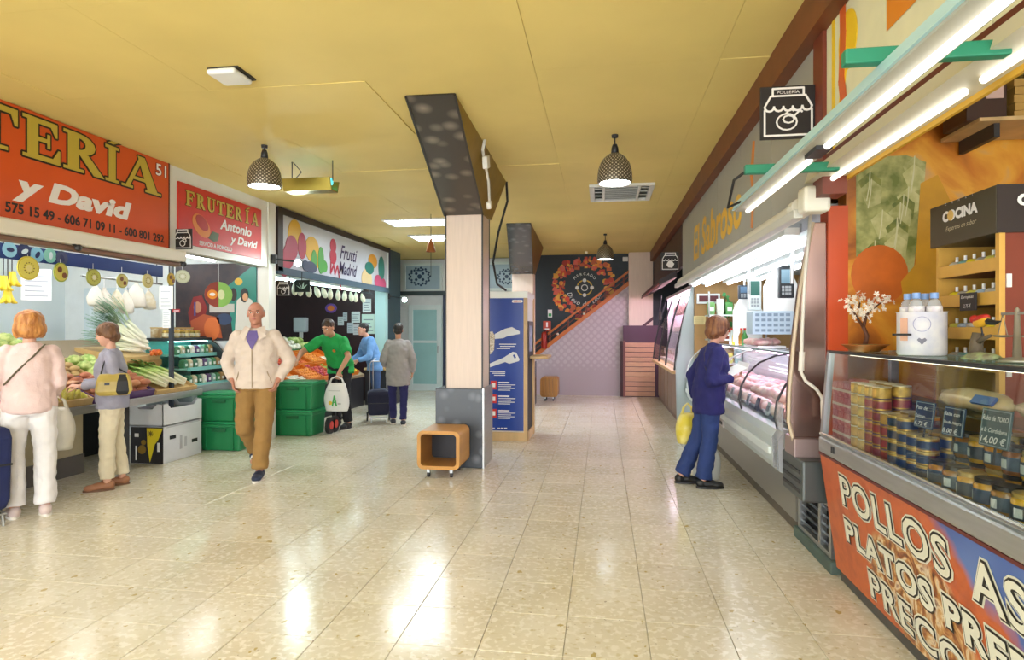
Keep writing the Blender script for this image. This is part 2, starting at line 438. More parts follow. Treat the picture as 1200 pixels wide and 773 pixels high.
# right side back: dark mural wall, patterned stair side, column
struct(MB().box(-1.95, 3.4, 14.32, 14.45, 0, CZ).build('wall_back', mat('mural_dark', '1d2a33', 0.5, var=0.08)))
def scale_material():
    m = bpy.data.materials.new('scale_pattern'); m.use_nodes = True
    nt = m.node_tree; N = nt.nodes; L = nt.links; b = N['Principled BSDF']; b.inputs['Roughness'].default_value = .5
    g = N.new('ShaderNodeNewGeometry'); sp = N.new('ShaderNodeSeparateXYZ'); L.new(g.outputs['Position'], sp.inputs[0])
    def mth(op, a, c=None):
        n = N.new('ShaderNodeMath'); n.operation = op
        for i, q in enumerate((a, c)):
            if q is None: continue
            if isinstance(q, (int, float)): n.inputs[i].default_value = q
            else: L.new(q, n.inputs[i])
        return n.outputs[0]
    pa_ = mth('ADD', sp.outputs['X'], sp.outputs['Z']); ma_ = mth('SUBTRACT', sp.outputs['X'], sp.outputs['Z'])
    sx = mth('SINE', mth('MULTIPLY', pa_, 2 * PI / 0.34)); sz = mth('SINE', mth('MULTIPLY', ma_, 2 * PI / 0.34))
    v = mth('ABSOLUTE', mth('MULTIPLY', sx, sz))
    fade = N.new('ShaderNodeMapRange'); L.new(sp.outputs['Z'], fade.inputs['Value']); fade.inputs['From Min'].default_value = .45; fade.inputs['From Max'].default_value = .8
    v = mth('MULTIPLY', v, fade.outputs['Result'])
    r = N.new('ShaderNodeValToRGB'); r.color_ramp.elements[0].color = lin('ab9ea4'); r.color_ramp.elements[1].color = lin('b8adb2')
    r.color_ramp.elements[0].position = .25; r.color_ramp.elements[1].position = .6
    L.new(v, r.inputs['Fac']); L.new(r.outputs['Color'], b.inputs['Base Color'])
    return m
sl = (2.60 - 1.07) / (0.59 + 1.39)
M_scale = scale_material()
def zst(x): return 1.03 + (x + 1.39) * sl
struct(MB().poly(FF(0, 14.30, 0), [(-1.95, 0), (0.62, 0), (0.62, zst(.62)), (-1.95, zst(-1.95))], 0, .10).build('wall_stair_side', M_scale))
struct(MB().box(.59, 1.12, 14.1, 14.32, 1.55, CZ).build('trim_8', M_beige))
struct(MB().poly(FF(0, 14.1, 0), [(.42, 1.22), (.47, 1.22), (1.12, 1.72), (1.12, 1.8)], 0, .03).build('trim_9', mat('maroon_edge', '4a2630', 0.5)))
struct(MB().box(.40, .46, 14.06, 14.3, 0, 1.25).build('trim_10', MATS['maroon_edge']))

# right side: beam, back wall, partition walls
struct(MB().box(1.06, 1.24, -3, 14.2, 3.04, CZ).build('trim_beam', M_brown))
struct(MB().box(3.2, 3.4, -3, 14.32, 0, CZ).build('wall_right', M_white))
struct(MB().box(1.36, 3.2, 9.45, 9.55, 0, 3.04).build('wall_partition_far', mat('ochre_panel', 'a9824c', 0.5, var=.06)))
# partition between the two right-hand stalls with the food mural facing the near stall
def mural_food():
    m = bpy.data.materials.new('food_mural'); m.use_nodes = True
    nt = m.node_tree; N = nt.nodes; L = nt.links; b = N['Principled BSDF']; b.inputs['Roughness'].default_value = .4
    g = N.new('ShaderNodeNewGeometry')
    n1 = N.new('ShaderNodeTexNoise'); n1.inputs['Scale'].default_value = 2.2; n1.inputs['Detail'].default_value = 6; n1.inputs['Distortion'].default_value = 1.2
    L.new(g.outputs['Position'], n1.inputs['Vector'])
    r = N.new('ShaderNodeValToRGB'); cr = r.color_ramp
    cr.elements[0].position = .3; cr.elements[0].color = lin('7c3c0c'); cr.elements[1].position = .5; cr.elements[1].color = lin('c8771c')
    e = cr.elements.new(.62); e.color = lin('e0a034'); e = cr.elements.new(.74); e.color = lin('b89a7c')
    L.new(n1.outputs['Fac'], r.inputs['Fac']); L.new(r.outputs['Color'], b.inputs['Base Color']); return m
struct(MB().box(1.55, 3.2, 4.22, 4.36, 0, 3.04).build('wall_partition_near', mural_food()))
# ------------------------------------------------------------------ pillars in the middle
def bark_material():
    m = bpy.data.materials.new('spotted_panel'); m.use_nodes = True; MATS['spotted_panel'] = m
    nt = m.node_tree; N = nt.nodes; L = nt.links; b = N['Principled BSDF']; b.inputs['Roughness'].default_value = .35
    g = N.new('ShaderNodeNewGeometry'); v = N.new('ShaderNodeTexVoronoi'); v.inputs['Scale'].default_value = 5.5; v.inputs['Randomness'].default_value = .8
    L.new(g.outputs['Position'], v.inputs['Vector'])
    r = N.new('ShaderNodeValToRGB'); r.color_ramp.elements[0].position = .0; r.color_ramp.elements[0].color = lin('8a7f72')
    r.color_ramp.elements[1].position = .45; r.color_ramp.elements[1].color = lin('2e2720')
    L.new(v.outputs['Distance'], r.inputs['Fac']); L.new(r.outputs['Color'], b.inputs['Base Color']); return m
M_bark = bark_material()
M_olive = mat('olive_side', '8a6f22', 0.45, var=.1)
def spotted_dark():
    m = bpy.data.materials.new('spotted_dark'); m.use_nodes = True; MATS['spotted_dark'] = m
    nt = m.node_tree; N = nt.nodes; L = nt.links; b = N['Principled BSDF']; b.inputs['Roughness'].default_value = .25
    g = N.new('ShaderNodeNewGeometry'); v = N.new('ShaderNodeTexVoronoi'); v.inputs['Scale'].default_value = 6.5
    L.new(g.outputs['Position'], v.inputs['Vector'])
    r = N.new('ShaderNodeValToRGB'); r.color_ramp.elements[0].position = .0; r.color_ramp.elements[0].color = lin('6a6f78')
    r.color_ramp.elements[1].position = .4; r.color_ramp.elements[1].color = lin('3a4048')
    L.new(v.outputs['Distance'], r.inputs['Fac']); L.new(r.outputs['Color'], b.inputs['Base Color']); return m
M_sdark = spotted_dark()
M_edge = mat('black_edge', '201c18', 0.4)
def wedge(root, B, T, m_front, m_side):
    """B: four corners of the foot ring (front-left, front-right, back-right, back-left), T: the ring at the ceiling"""
    b = MB().hexa([Vector(q) for q in B] + [Vector(q) for q in T])
    side = b.build('bracket', m_side, root)
    fl, fr_, tl_, tr = Vector(B[0]), Vector(B[1]), Vector(T[0]), Vector(T[1])
    n = (fr_ - fl).cross(tl_ - fl).normalized() * .012
    n = n if n.y < 0 else -n
    MB().hexa([fl, fr_, tr, tl_, fl + n, fr_ + n, tr + n, tl_ + n]).build('bracket_panel', m_front, root)
    for p, q in ((fl, tl_), (fr_, tr)):
        MB().tube([p + n, q + n], .012, 4).build('edge_strip', M_edge, root)
    return root
pil = thing('pillar', 'square pillar with beige upper cladding and dark spotted base beside the wooden tube planter', 'pillar', (-1.53, 6.8, 0))
pil['kind'] = 'structure'
X0, X1, Y0, Y1 = -1.71, -1.30, 6.6, 7.0
MB().box(X0, X1, Y0, Y1, .86, 2.78).build('shaft', M_beige, pil)
for (x, y) in ((X0, Y0), (X1, Y0), (X1, Y1)):
    MB().box(x - .008, x + .008, y - .008, y + .008, .86, 2.78).build('edge_strip', M_edge, pil)
MB().box(-1.81, -1.28, 6.54, 7.05, 0, .86).build('base', M_sdark, pil, bevel=.006)
MB().box(-1.285, -1.268, 6.535, 7.055, 0, .87).build('corner_strip', M_steel, pil)
wedge(pil, [(-1.72, 6.58, 2.77), (-1.29, 6.58, 2.77), (-1.27, 7.0, 2.77), (-1.72, 7.0, 2.77)],
      [(-1.45, 4.42, CZ), (-1.08, 4.43, CZ), (-1.12, 7.15, CZ), (-1.50, 7.15, CZ)], M_bark, M_olive)
# white wiring fittings on the bracket flank
w = [on_y(566, 172, 6.0), on_y(567, 178, 6.05), on_y(566, 215, 6.35), on_y(565, 247, 6.7)]
w = [Vector((-1.09 - .02 * k, q.y, q.z)) for k, q in enumerate(w)]
wf = thing('cable_conduit', 'white junction box and cable conduit on the flank of the near ceiling bracket', 'conduit', w[0])
MB().tube([Vector((-1.07, 5.55, CZ)), Vector((-1.1, 5.6, CZ - .08)), Vector((-1.12, 6.0, 2.98)), Vector((-1.2, 6.5, 2.84))], .014).build('conduit', mat('white_plastic', 'e4e2da', .4), wf)
MB().cbox((-1.09, 5.72, 3.09), (.05, .14, .12), Euler((.35, 0, 0)).to_matrix()).build('junction_box', MATS['white_plastic'], wf, bevel=.01)
MB().cbox((-1.2, 6.48, 2.84), (.05, .1, .08), Euler((.35, 0, 0)).to_matrix()).build('connector', MATS['white_plastic'], wf, bevel=.01)
ck = [Vector((-1.12, 7.15, CZ)), Vector((-1.13, 7.3, 3.05)), Vector((-1.26, 7.42, 2.7)), Vector((-1.36, 7.6, 2.35)), Vector((-1.36, 7.9, 2.1)), Vector((-1.3, 8.25, 2.04))]
tag(MB().tube(ck, .014).build('power_cable', M_black, smooth=True), 'thick black power cable drooping from the ceiling to the blue kiosk', 'cable')

pi2 = thing('pillar', 'far square pillar with a dark spotted ceiling bracket behind the blue kiosk', 'pillar', (-1.57, 12.3, 0))
pi2['kind'] = 'structure'
MB().box(-1.78, -1.36, 12.1, 12.5, .86, 2.66).build('shaft', M_beige, pi2)
MB().box(-1.88, -1.34, 12.04, 12.55, 0, .86).build('base', M_sdark, pi2)
wedge(pi2, [(-1.80, 12.08, 2.62), (-1.36, 12.08, 2.62), (-1.36, 12.5, 2.62), (-1.80, 12.5, 2.62)],
      [(-1.55, 9.95, CZ), (-1.16, 9.98, CZ), (-1.24, 13.0, CZ), (-1.6, 13.0, CZ)], M_sdark, mat('brown_side', '7a5a28', .45))

# ------------------------------------------------------------------ wooden tube planters on casters
def tube_planter(label, x0, x1, y0, y1, z0, z1, wall=.035, m=None, closed=False):
    t = thing('wooden_planter', label, 'planter', ((x0 + x1) / 2, (y0 + y1) / 2, 0), 'wooden tube planters on casters')
    R = .06
    def rr(a0, a1, b0, b1, r):
        o = []
        for (cx, cy, s) in ((a1 - r, b1 - r, 0), (a0 + r, b1 - r, 1), (a0 + r, b0 + r, 2), (a1 - r, b0 + r, 3)):
            for k in range(5):
                q = (s + k / 4) * PI / 2; o.append((cx + r * math.cos(q), cy + r * math.sin(q)))
        return o
    out = rr(x0, x1, z0, z1, R); inn = rr(x0 + wall, x1 - wall, z0 + wall, z1 - wall, R * .6); n = len(out)
    b = MB()
    R0 = [[Vector((p[0], y, p[1])) for p in q] for q, y in ((inn, y1 - .04), (inn, y0 + .01), (inn, y0 + .004), (out, y0 + .004), (out, y0 + .012), (out, y1), (inn, y1), (inn, y1 - .04))]
    b.rings(R0, cap=False)
    b.build('shell', m or mat('honey_wood', 'c08a42', .4, var=.15, vscale=7, stretch=(1, .15, 1)), t, auto=40)
    MB().poly(FF(0, y1 - .04, 0), inn, 0, .012).build('back_panel', mat('dark_inside', '1c1a22', .5), t)
    if closed:
        for k in range(4):
            xa = x0 + wall + (x1 - x0 - 2 * wall) * k / 4; xb = x0 + wall + (x1 - x0 - 2 * wall) * (k + 1) / 4
            MB().box(xa + .002, xb - .002, y0 + .004, y0 + .02, z0 + wall * .8, z1 - wall * .8).build('front_board', m, t)
    for x in (x0 + .1, x1 - .1):
        for y in (y0 + .08, y1 - .08):
            w = MB().box(x - .015, x + .015, y - .02, y + .02, .045, z0 + .004).build('caster', M_steel, t)
            MB().cyl((x - .012, y, .028), (x + .012, y, .028), .028, n=12).build('wheel', M_dark, w)
    return t
tube_planter('open wooden tube planter on casters at the foot of the near pillar', -1.86, -1.42, 6.02, 6.50, .09, .48)
tube_planter('small wooden planter on casters by the patterned back wall', -1.30, -.93, 12.9, 13.4, .09, .50, m=mat('honey_wood_dark', 'ae7a36', .4, var=.2, vscale=7, stretch=(6, 1, .3)), closed=True)

# ------------------------------------------------------------------ blue key kiosk
kx0, kx1, ky0, ky1 = -1.66, -1.00, 8.2, 8.95
ki = thing('kiosk', 'tall blue key-cutting kiosk panel with white key pictures and wooden frame', 'kiosk', ((kx0 + kx1) / 2, 8.55, 0))
FKI = FF(0, ky0, 0)
M_blue = mat('kiosk_blue', '123a92', .3, var=.05, vscale=1.2)
MB().box(kx0, kx1 - .03, ky0 + .01, ky1 - .02, .09, 1.93).build('body', mat('kiosk_body', 'd9d2c2', .45), ki)
MB().box(kx0 + .04, kx1 - .05, ky0 - .002, ky0 + .012, .14, 1.93).build('front_panel', M_blue, ki)
def _(m):
    m.box(kx1 - .05, kx1, ky0 - .006, ky0 + .05, .05, 2.0); m.box(kx0, kx0 + .04, ky0 - .006, ky0 + .05, .05, 2.0)
    m.box(kx0, kx1, ky0 - .008, ky0 + .06, .0, .12)
wpart(ki, 'frame', M_wood, _, bevel=.004)
MB().box(kx0, kx1 + .01, ky0 - .01, ky1 + .02, 1.93, 2.02).build('top', mat('kiosk_top', 'eef2f0', .35, emit=0), ki, bevel=.008)
wpart(ki, 'side_frame', M_wood, lambda m: (m.box(kx1 - .03, kx1 + .02, ky1 - .12, ky1, 0, 1.95), m.box(kx1 - .03, kx1 + .01, ky0 + .05, ky1 - .12, 0, .12)))
wpart(ki, 'upper_side', mat('kiosk_white', 'e2e2dc', .35), lambda m: m.box(kx1 - .03, kx1 + .005, ky0 + .05, ky1 - .12, 1.62, 1.93))
wpart(ki, 'side_opening', M_black, lambda m: m.box(kx1 - .03, kx1 - .005, ky0 + .05, ky1 - .12, .12, 1.1))
sc = wpart(ki, 'screen', mat('screen_glass', '8fa6c8', .15), lambda m: m.box(kx1 - .03, kx1 + .008, ky0 + .14, ky1 - .2, 1.2, 1.56))
wpart(ki, 'screen_frame', M_black, lambda m: (m.box(kx1 - .03, kx1 + .012, ky0 + .05, ky0 + .14, 1.1, 1.62), m.box(kx1 - .03, kx1 + .012, ky1 - .2, ky1 - .12, 1.1, 1.62), m.box(kx1 - .03, kx1 + .012, ky0 + .14, ky1 - .2, 1.1, 1.2), m.box(kx1 - .03, kx1 + .012, ky0 + .14, ky1 - .2, 1.56, 1.62)))
wpart(ki, 'shelf', M_wood, lambda m: m.box(kx1 - .02, kx1 + .26, ky0 + .2, ky1 + .05, 1.10, 1.14), bevel=.01)
M_pw = mat('print_white', 'e8e8e6', .4); M_pr = mat('print_red', 'cc2a22', .4)
def pk(x, y): q = on_y(x, y, ky0); return (q.x, q.z)
wpart(ki, 'logo', M_pw, lambda m: (m.rect(FKI, -1.19, -1.08, 1.868, 1.905, .003, .005), m.disc(FKI, -1.19, 1.8865, .0185, .003, .005), m.disc(FKI, -1.08, 1.8865, .0185, .003, .005)))
text('ABUS', FKI, -1.135, 1.875, .024, M_pr, ki, w=.1, bold=.02, align='CENTER', c=.006)
def keys(m):
    m.poly(FKI, [pk(580, 391), pk(592, 385), pk(600, 383), pk(609, 388), pk(609, 391), pk(594, 394), pk(590, 396), pk(580, 397)], .003, .006)
    m.poly(FKI, [pk(590, 419), pk(601, 412), pk(605, 413), pk(609, 421), pk(608, 423), pk(597, 426), pk(592, 424), pk(572, 431), pk(570, 430), pk(571, 427)], .003, .006)
wpart(ki, 'key_print', mat('key_silver', 'd4d6d8', .35), keys)
wpart(ki, 'key_hole_print', M_blue, lambda m: m.poly(FKI, [pk(601, 416), pk(603, 415), pk(605, 419), pk(603, 420)], .006, .008))
wpart(ki, 'lock_print', mat('lock_brass', 'a08a68', .3, second='e0d8c8', vscale=60), lambda m: m.poly(FKI, [pk(569, 390), pk(577, 388), pk(580, 393), pk(579, 410), pk(575, 415), pk(569, 415)], .003, .006))
LN = []
class _Col:
    def rect(self, *a): LN.append(a)
def lines(m):
    for (x0, x1, y) in ((585, 605, 403), (586, 603, 405.5), (582, 598, 408), (574, 592, 435), (577, 592, 437), (579, 592, 439.3)):
        A = pk(x0, y); B = pk(x1, y); m.rect(FKI, A[0], B[0], A[1] - .006, A[1] + .004, .003, .005)
    for yy in (448, 464, 481):
        A = pk(584, yy); B = pk(597, yy); m.rect(FKI, A[0], B[0], A[1] - .008, A[1] + .01, .003, .005)
        for k in range(4):
            A = pk(584, yy + 2.6 + k * 2.1); B = pk(604 - (k * 5) % 9, yy); m.rect(FKI, A[0], B[0], A[1] - .004, A[1] + .005, .003, .005)
    A = pk(577, 501.5); B = pk(580, 501); m.rect(FKI, A[0], B[0], A[1] - .007, A[1] + .007, .003, .005)
    for x in (583, 587, 591): A = pk(x, 501.5); B = pk(x + 3.2, 501); m.rect(FKI, A[0], B[0], A[1] - .007, A[1] + .007, .003, .005)
lines(_Col())
for a_ in LN: wpart(ki, 'text_line', M_pw, lambda m: m.rect(*a_))
for yy in (446, 462, 479):
    A = pk(575, yy + 10); B = pk(582, yy)
    q = wpart(ki, 'icon', M_pr, lambda m: m.rect(FKI, A[0], B[0], A[1], B[1], .003, .005))
    wpart(q, 'icon_mark', M_pw, lambda m: m.rect(FKI, A[0] + .018, B[0] - .018, A[1] + .03, B[1] - .03, .005, .007))

# ------------------------------------------------------------------ ceiling things
M_lampmetal = None
def perforated():
    m = bpy.data.materials.new('lit_holes_shade'); m.use_nodes = True
    nt = m.node_tree; N = nt.nodes; L = nt.links; b = N['Principled BSDF']; b.inputs['Roughness'].default_value = .4; b.inputs['Metallic'].default_value = .3
    tc = N.new('ShaderNodeTexCoord'); sp = N.new('ShaderNodeSeparateXYZ'); L.new(tc.outputs['Object'], sp.inputs[0])
    def mth(op, a, c=None):
        n = N.new('ShaderNodeMath'); n.operation = op
        for i, q in enumerate((a, c)):
            if q is None: continue
            if isinstance(q, (int, float)): n.inputs[i].default_value = q
            else: L.new(q, n.inputs[i])
        return n.outputs[0]
    an = mth('ARCTAN2', sp.outputs['Y'], sp.outputs['X'])
    v = mth('MULTIPLY', mth('SINE', mth('MULTIPLY', an, 26)), mth('SINE', mth('MULTIPLY', sp.outputs['Z'], 2 * PI / .032)))  # pale dots paint the lamp light showing through the holes
    r = N.new('ShaderNodeValToRGB'); r.color_ramp.elements[0].position = .25; r.color_ramp.elements[0].color = lin('524a3c')
    r.color_ramp.elements[1].position = .5; r.color_ramp.elements[1].color = lin('c0b8a4')
    L.new(v, r.inputs['Fac']); L.new(r.outputs['Color'], b.inputs['Base Color']); return m
M_perf = perforated()
M_bulb = emat('lamp_glow', 'e4f3ff', 16.0)
def pendant(label, x, y, zb, r=.155):
    t = thing('pendant_lamp', label, 'lamp', (x, y, zb), 'perforated dome pendant lamps')
    hgt = .27
    prof = [(r * .97, 0), (r, .03), (r * .995, .08), (r * .95, .13), (r * .84, .18), (r * .64, .225), (r * .38, .258), (r * .22, hgt)]
    inner = [(a - .008, z) for a, z in reversed(prof)]
    MB().lathe(prof + inner, n=32).build('shade', M_perf, t, smooth=True, local=True)
    MB().lathe([(.001, .035), (r - .02, .035), (r - .02, .02), (.001, .015)], n=24).build('diffuser', M_bulb, t, local=True)
    MB().lathe([(.001, hgt + .08), (.02, hgt + .08), (.03, hgt + .05), (.035, hgt - .01), (.001, hgt - .01)], n=16).build('cap', M_dark, t, smooth=True, local=True)
    top = CZ - zb
    MB().tube([(0, 0, hgt + .07), (0, 0, top - .02)], .006, 6).build('cord', M_black, t, local=True)
    MB().lathe([(.001, top), (.03, top), (.028, top - .025), (.001, top - .025)], n=16).build('ceiling_rose', M_dark, t, local=True)
    return t
pendant('perforated dome pendant lamp hanging at the left before the red fruit stall sign', -3.17, 5.42, on_y(309, 219, 5.42).z)
pendant('perforated dome pendant lamp hanging in front of the ceiling air vent', .11, 5.59, on_y(720, 215, 5.59).z)
pendant('far perforated dome pendant lamp hanging before the dark mural wall', .05, 11.33, on_y(709, 304, 11.33).z)
# two more, unseen behind the viewpoint, added to light the near floor
pendant('unseen perforated dome pendant lamp added for light behind the viewpoint on the left', -3.17, -.6, 2.8)
pendant('unseen perforated dome pendant lamp added for light behind the viewpoint on the right', .11, -.5, 2.8)

# air conditioning cassette
ac = thing('air_conditioner', 'white square air conditioning cassette set in the yellow ceiling', 'air conditioner', (.23, 7.9, CZ - .03))
M_acw = mat('ac_white', 'd8dad6', .4)
A0, A1, B0, B1 = -.16, .62, 7.45, 8.35
def _(m):
    m.box(A0, A1, B0, B0 + .06, CZ - .03, CZ); m.box(A0, A1, B1 - .06, B1, CZ - .03, CZ); m.box(A0, A0 + .06, B0 + .06, B1 - .06, CZ - .03, CZ); m.box(A1 - .06, A1, B0 + .06, B1 - .06, CZ - .03, CZ)
    m.box(A0 + .16, A0 + .19, B0 + .06, B1 - .06, CZ - .03, CZ); m.box(A1 - .19, A1 - .16, B0 + .06, B1 - .06, CZ - .03, CZ)
wpart(ac, 'frame', M_acw, _, bevel=.004)
wpart(ac, 'backing', mat('ac_dark', '6a6e6c', .6), lambda m: m.box(A0 + .06, A1 - .06, B0 + .06, B1 - .06, CZ - .006, CZ))
for k in range(9):
    y = B0 + .12 + k * .083
    wpart(ac, 'slat', M_acw, lambda m: m.cbox((.23, y, CZ - .018), (A1 - A0 - .38, .05, .006), Euler((.35, 0, 0)).to_matrix()))
for x in (A0 + .11, A1 - .11):
    for k in range(4):
        y = B0 + .14 + k * .2
        wpart(ac, 'slat', M_acw, lambda m: m.cbox((x, y, CZ - .018), (.09, .1, .006), Euler((.35, 0, 0)).to_matrix()))
# recessed fluorescent panels
M_panel = emat('panel_glow', 'eaf8ff', 20.0)
def troffer(label, x0, x1, y0, y1):
    t = thing('ceiling_light', label, 'ceiling light', ((x0 + x1) / 2, (y0 + y1) / 2, CZ - .02), 'recessed fluorescent ceiling lights')
    def fr(m):
        m.box(x0, x1, y0, y0 + .04, CZ - .025, CZ); m.box(x0, x1, y1 - .04, y1, CZ - .025, CZ); m.box(x0, x0 + .04, y0 + .04, y1 - .04, CZ - .025, CZ); m.box(x1 - .04, x1, y0 + .04, y1 - .04, CZ - .025, CZ)
    wpart(t, 'frame', M_acw, fr)
    wpart(t, 'diffuser', M_panel, lambda m: m.box(x0 + .04, x1 - .04, y0 + .04, y1 - .04, CZ - .008, CZ))
    for k in range(1, 7):
        x = x0 + .04 + (x1 - x0 - .08) * k / 7
        wpart(t, 'louvre', M_steel, lambda m: m.box(x - .004, x + .004, y0 + .04, y1 - .04, CZ - .024, CZ - .008))
troffer('recessed fluorescent ceiling light nearest the bell between sign and pillar', -3.46, -2.3, 9.3, 9.9)
troffer('recessed fluorescent ceiling light farther back beside the hanging bell', -3.55, -2.3, 10.9, 11.6)
troffer('unseen recessed fluorescent ceiling light added for brightness behind the viewpoint at the left', -3.0, -1.8, -1.8, -1.2)  # added out of view, like the next one, to brighten the hall
troffer('unseen recessed fluorescent ceiling light added for brightness behind the viewpoint at the right', -.8, .4, -2.4, -1.8)
# emergency light box
em = thing('emergency_light', 'small square white emergency light box on the near ceiling', 'ceiling light', (-2.5, 3.86, CZ - .05))
MB().box(-2.61, -2.39, 3.76, 3.98, CZ - .012, CZ).build('base', M_dark, em)
MB().box(-2.61, -2.40, 3.74, 3.96, CZ - .05, CZ - .012).build('cover', mat('cover_white', 'e6e6e2', .35), em, bevel=.02, seg=3)
# hanging insect lamp trough
q0 = on_y(337, 217, 6.0); q1 = on_y(392, 217, 6.0); zi = q0.z
il = thing('insect_lamp', 'gilt insect lamp trough with teal tube hung on two wires', 'lamp', ((q0.x + q1.x) / 2, 6.0, zi - .08))
def _(m):
    m.poly(Frame((q0.x, 6.0, zi), (0, -1, 0)), [(-.12, .02), (.12, .02), (.07, -.09), (-.07, -.09)], -(q1.x - q0.x), 0)
m = MB(); Fz = Frame((0, 6.0, zi), (0, 1, 0)); L_ = q1.x - q0.x
pr = [(-.12, .04), (-.08, -.08), (.08, -.08), (.12, .04), (.10, .04), (.065, -.065), (-.065, -.065), (-.10, .04)]
m.rings([[Vector((x, 6.0 + a, zi + b)) for a, b in pr] for x in (q0.x, q1.x)])
m.build('trough', mat('gilt_metal', '9a8a3c', .3, metal=.7), il)
MB().cyl((q0.x + .03, 6.0, zi + .02), (q1.x - .03, 6.0, zi + .02), .035, n=12).build('tube', emat('teal_tube', '5fd8e0', 1.2), il)
for x in (q0.x + .05, q1.x - .02):
    MB().tube([(x, 6.0, zi + .03), (x, 6.0, CZ)], .005, 6).build('wire', M_dark, il)
MB().tube([(q0.x + .03, 6.03, zi + .03), (q0.x + .14, 6.03, zi + .14), (q0.x + .04, 6.03, zi + .25), (q0.x + .03, 6.02, CZ)], .005, 6).build('flex', M_dark, il)
# bell
bp_ = on_y(505, 295, 9.0)
be = thing('bell', 'small copper bell with a pull cord hanging from the ceiling', 'bell', (bp_.x, 9.0, bp_.z))
MB().lathe([(.072, 0), (.075, .01), (.06, .05), (.048, .11), (.035, .15), (.001, .165)], (bp_.x, 9.0, bp_.z), 20).build('bell_body', mat('copper', 'a8683a', .35, metal=.5), be, smooth=True)
MB().tube([(bp_.x, 9.0, bp_.z + .16), (bp_.x, 9.0, bp_.z + .2)], .02, 8).build('crown', MATS['copper'], be)
MB().tube([(bp_.x, 9.0, bp_.z + .2), (bp_.x, 9.0, CZ)], .005, 6).build('hanger', M_dark, be)
MB().tube([(bp_.x, 9.0, bp_.z + .08), (bp_.x, 9.0, bp_.z - .36)], .004, 6).build('pull_cord', M_dark, be)

# ------------------------------------------------------------------ mural, railing, signs on the back wall
MY = 14.32; FM = FF(0, MY, 0)
mu = thing('mural_emblem', 'round mural of small orange and red market icons on the dark back wall', 'mural', (-.41, MY, 1.9))
c0 = on_y(685, 337, MY)
rm = random.Random(3)
cols = ['c8452a', 'd8832c', 'a83226', 'd9a13a', 'b85a30', 'cf5f4a']
groups = {c: MB() for c in cols}
for k in range(210):
    t = rm.uniform(0, 2 * PI); r = .75 * math.sqrt(rm.uniform(.40, 1.0)); x = c0.x + r * math.cos(t); z = c0.z + r * .98 * math.sin(t)
    if z > CZ - .08 or z < zst(x) + .05: continue
    b = MB(); cc_ = rm.choice(cols); e_ = k * .00006; s = rm.uniform(.034, .066); kind = rm.randrange(4)
    if kind == 0: b.disc(FM, x, z, s, .001, .004 + e_, 10)
    elif kind == 1: b.rect(FM, x - s, x + s, z - s * .7, z + s * .7, .001, .004 + e_)
    elif kind == 2: b.disc(FM, x, z, s, .001, .004 + e_, 8, ry=s * .5, rot=rm.uniform(0, 3))
    else: b.poly(FM, [(x - s, z - s * .6), (x + s * .8, z - s * .8), (x + s, z + s * .5), (x, z + s), (x - s * .7, z + s * .6)], .001, .004 + e_)
    b.build('icon_print', mat('mural_' + cc_, cc_, .5), mu)
MW = mat('mural_white', 'd8dcd8', .5); MYl = mat('mural_yellow', 'c8a83a', .5)
for k in range(4): wpart(mu, 'emblem', MW, lambda m: m.disc(FM, c0.x + .17 * math.cos(k * PI / 2), c0.z + .17 * math.sin(k * PI / 2), .045, .002, .006, 12))
wpart(mu, 'emblem_ring', MYl, lambda m: [m.ring(FM, c0.x, c0.z, .17, .03, .002, .005, 6, a0=k * PI / 2 + .35, a1=k * PI / 2 + 1.2) for k in range(4)])
wpart(mu, 'emblem_centre', MW, lambda m: m.ring(FM, c0.x, c0.z, .07, .018, .002, .005, 12))
for k, ch in enumerate('MERCADO'):
    t = PI / 2 + (3 - k) * .26; r = .29
    text(ch, FM, c0.x + r * math.cos(t), c0.z + r * math.sin(t), .06, MW, mu, align='CENTER', rot=t - PI / 2, c=.003)
s_ = 'Diego de León'
for k, ch in enumerate(s_):
    if ch == ' ': continue
    t = -PI / 2 + (k - 6) * .19; r = .42
    text(ch, FM, c0.x + r * math.cos(t), c0.z + r * math.sin(t), .10 if ch in 'DLdLó' else .07, MW, mu, align='CENTER', rot=t + PI / 2, c=.003, shear=.3)
ra = thing('stair_railing', 'orange diagonal stair railing across the dark mural wall', 'railing', (-.4, 14.26, 1.1))
M_or = mat('orange_rail', 'b4611f', .4, var=.08)
xs0, xs1 = -1.9, .6
def bar(m, off, w, y0=14.18, y1=14.22):
    m.poly(FF(0, y0, 0), [(xs0, zst(xs0) + off - w), (xs1, zst(xs1) + off - w), (xs1, zst(xs1) + off + w), (xs0, zst(xs0) + off + w)], -(y1 - y0), 0)
wpart(ra, 'stringer', M_or, lambda m: bar(m, 0.0, .055))
wpart(ra, 'handrail', M_or, lambda m: bar(m, .27, .03))
wpart(ra, 'mid_rail', mat('dark_red_rail', '6a2a1c', .4), lambda m: bar(m, .15, .012, 14.19, 14.205))
for k in range(5):
    x = -1.2 + k * .42
    wpart(ra, 'baluster', MATS['dark_red_rail'], lambda m: m.box(x - .018, x + .018, 14.185, 14.215, zst(x) + .04, zst(x) + .25))
for x in (-1.02, -.42):
    z = zst(x) + .09
    tag(MB().ell((x, 14.165, z), .028, 10, 6).build('wall_lamp', mat('opal', 'e8dcc8', .3), smooth=True), 'small round %s lamp on the orange stair railing' % ('lower' if x < -.8 else 'upper'), 'lamp')
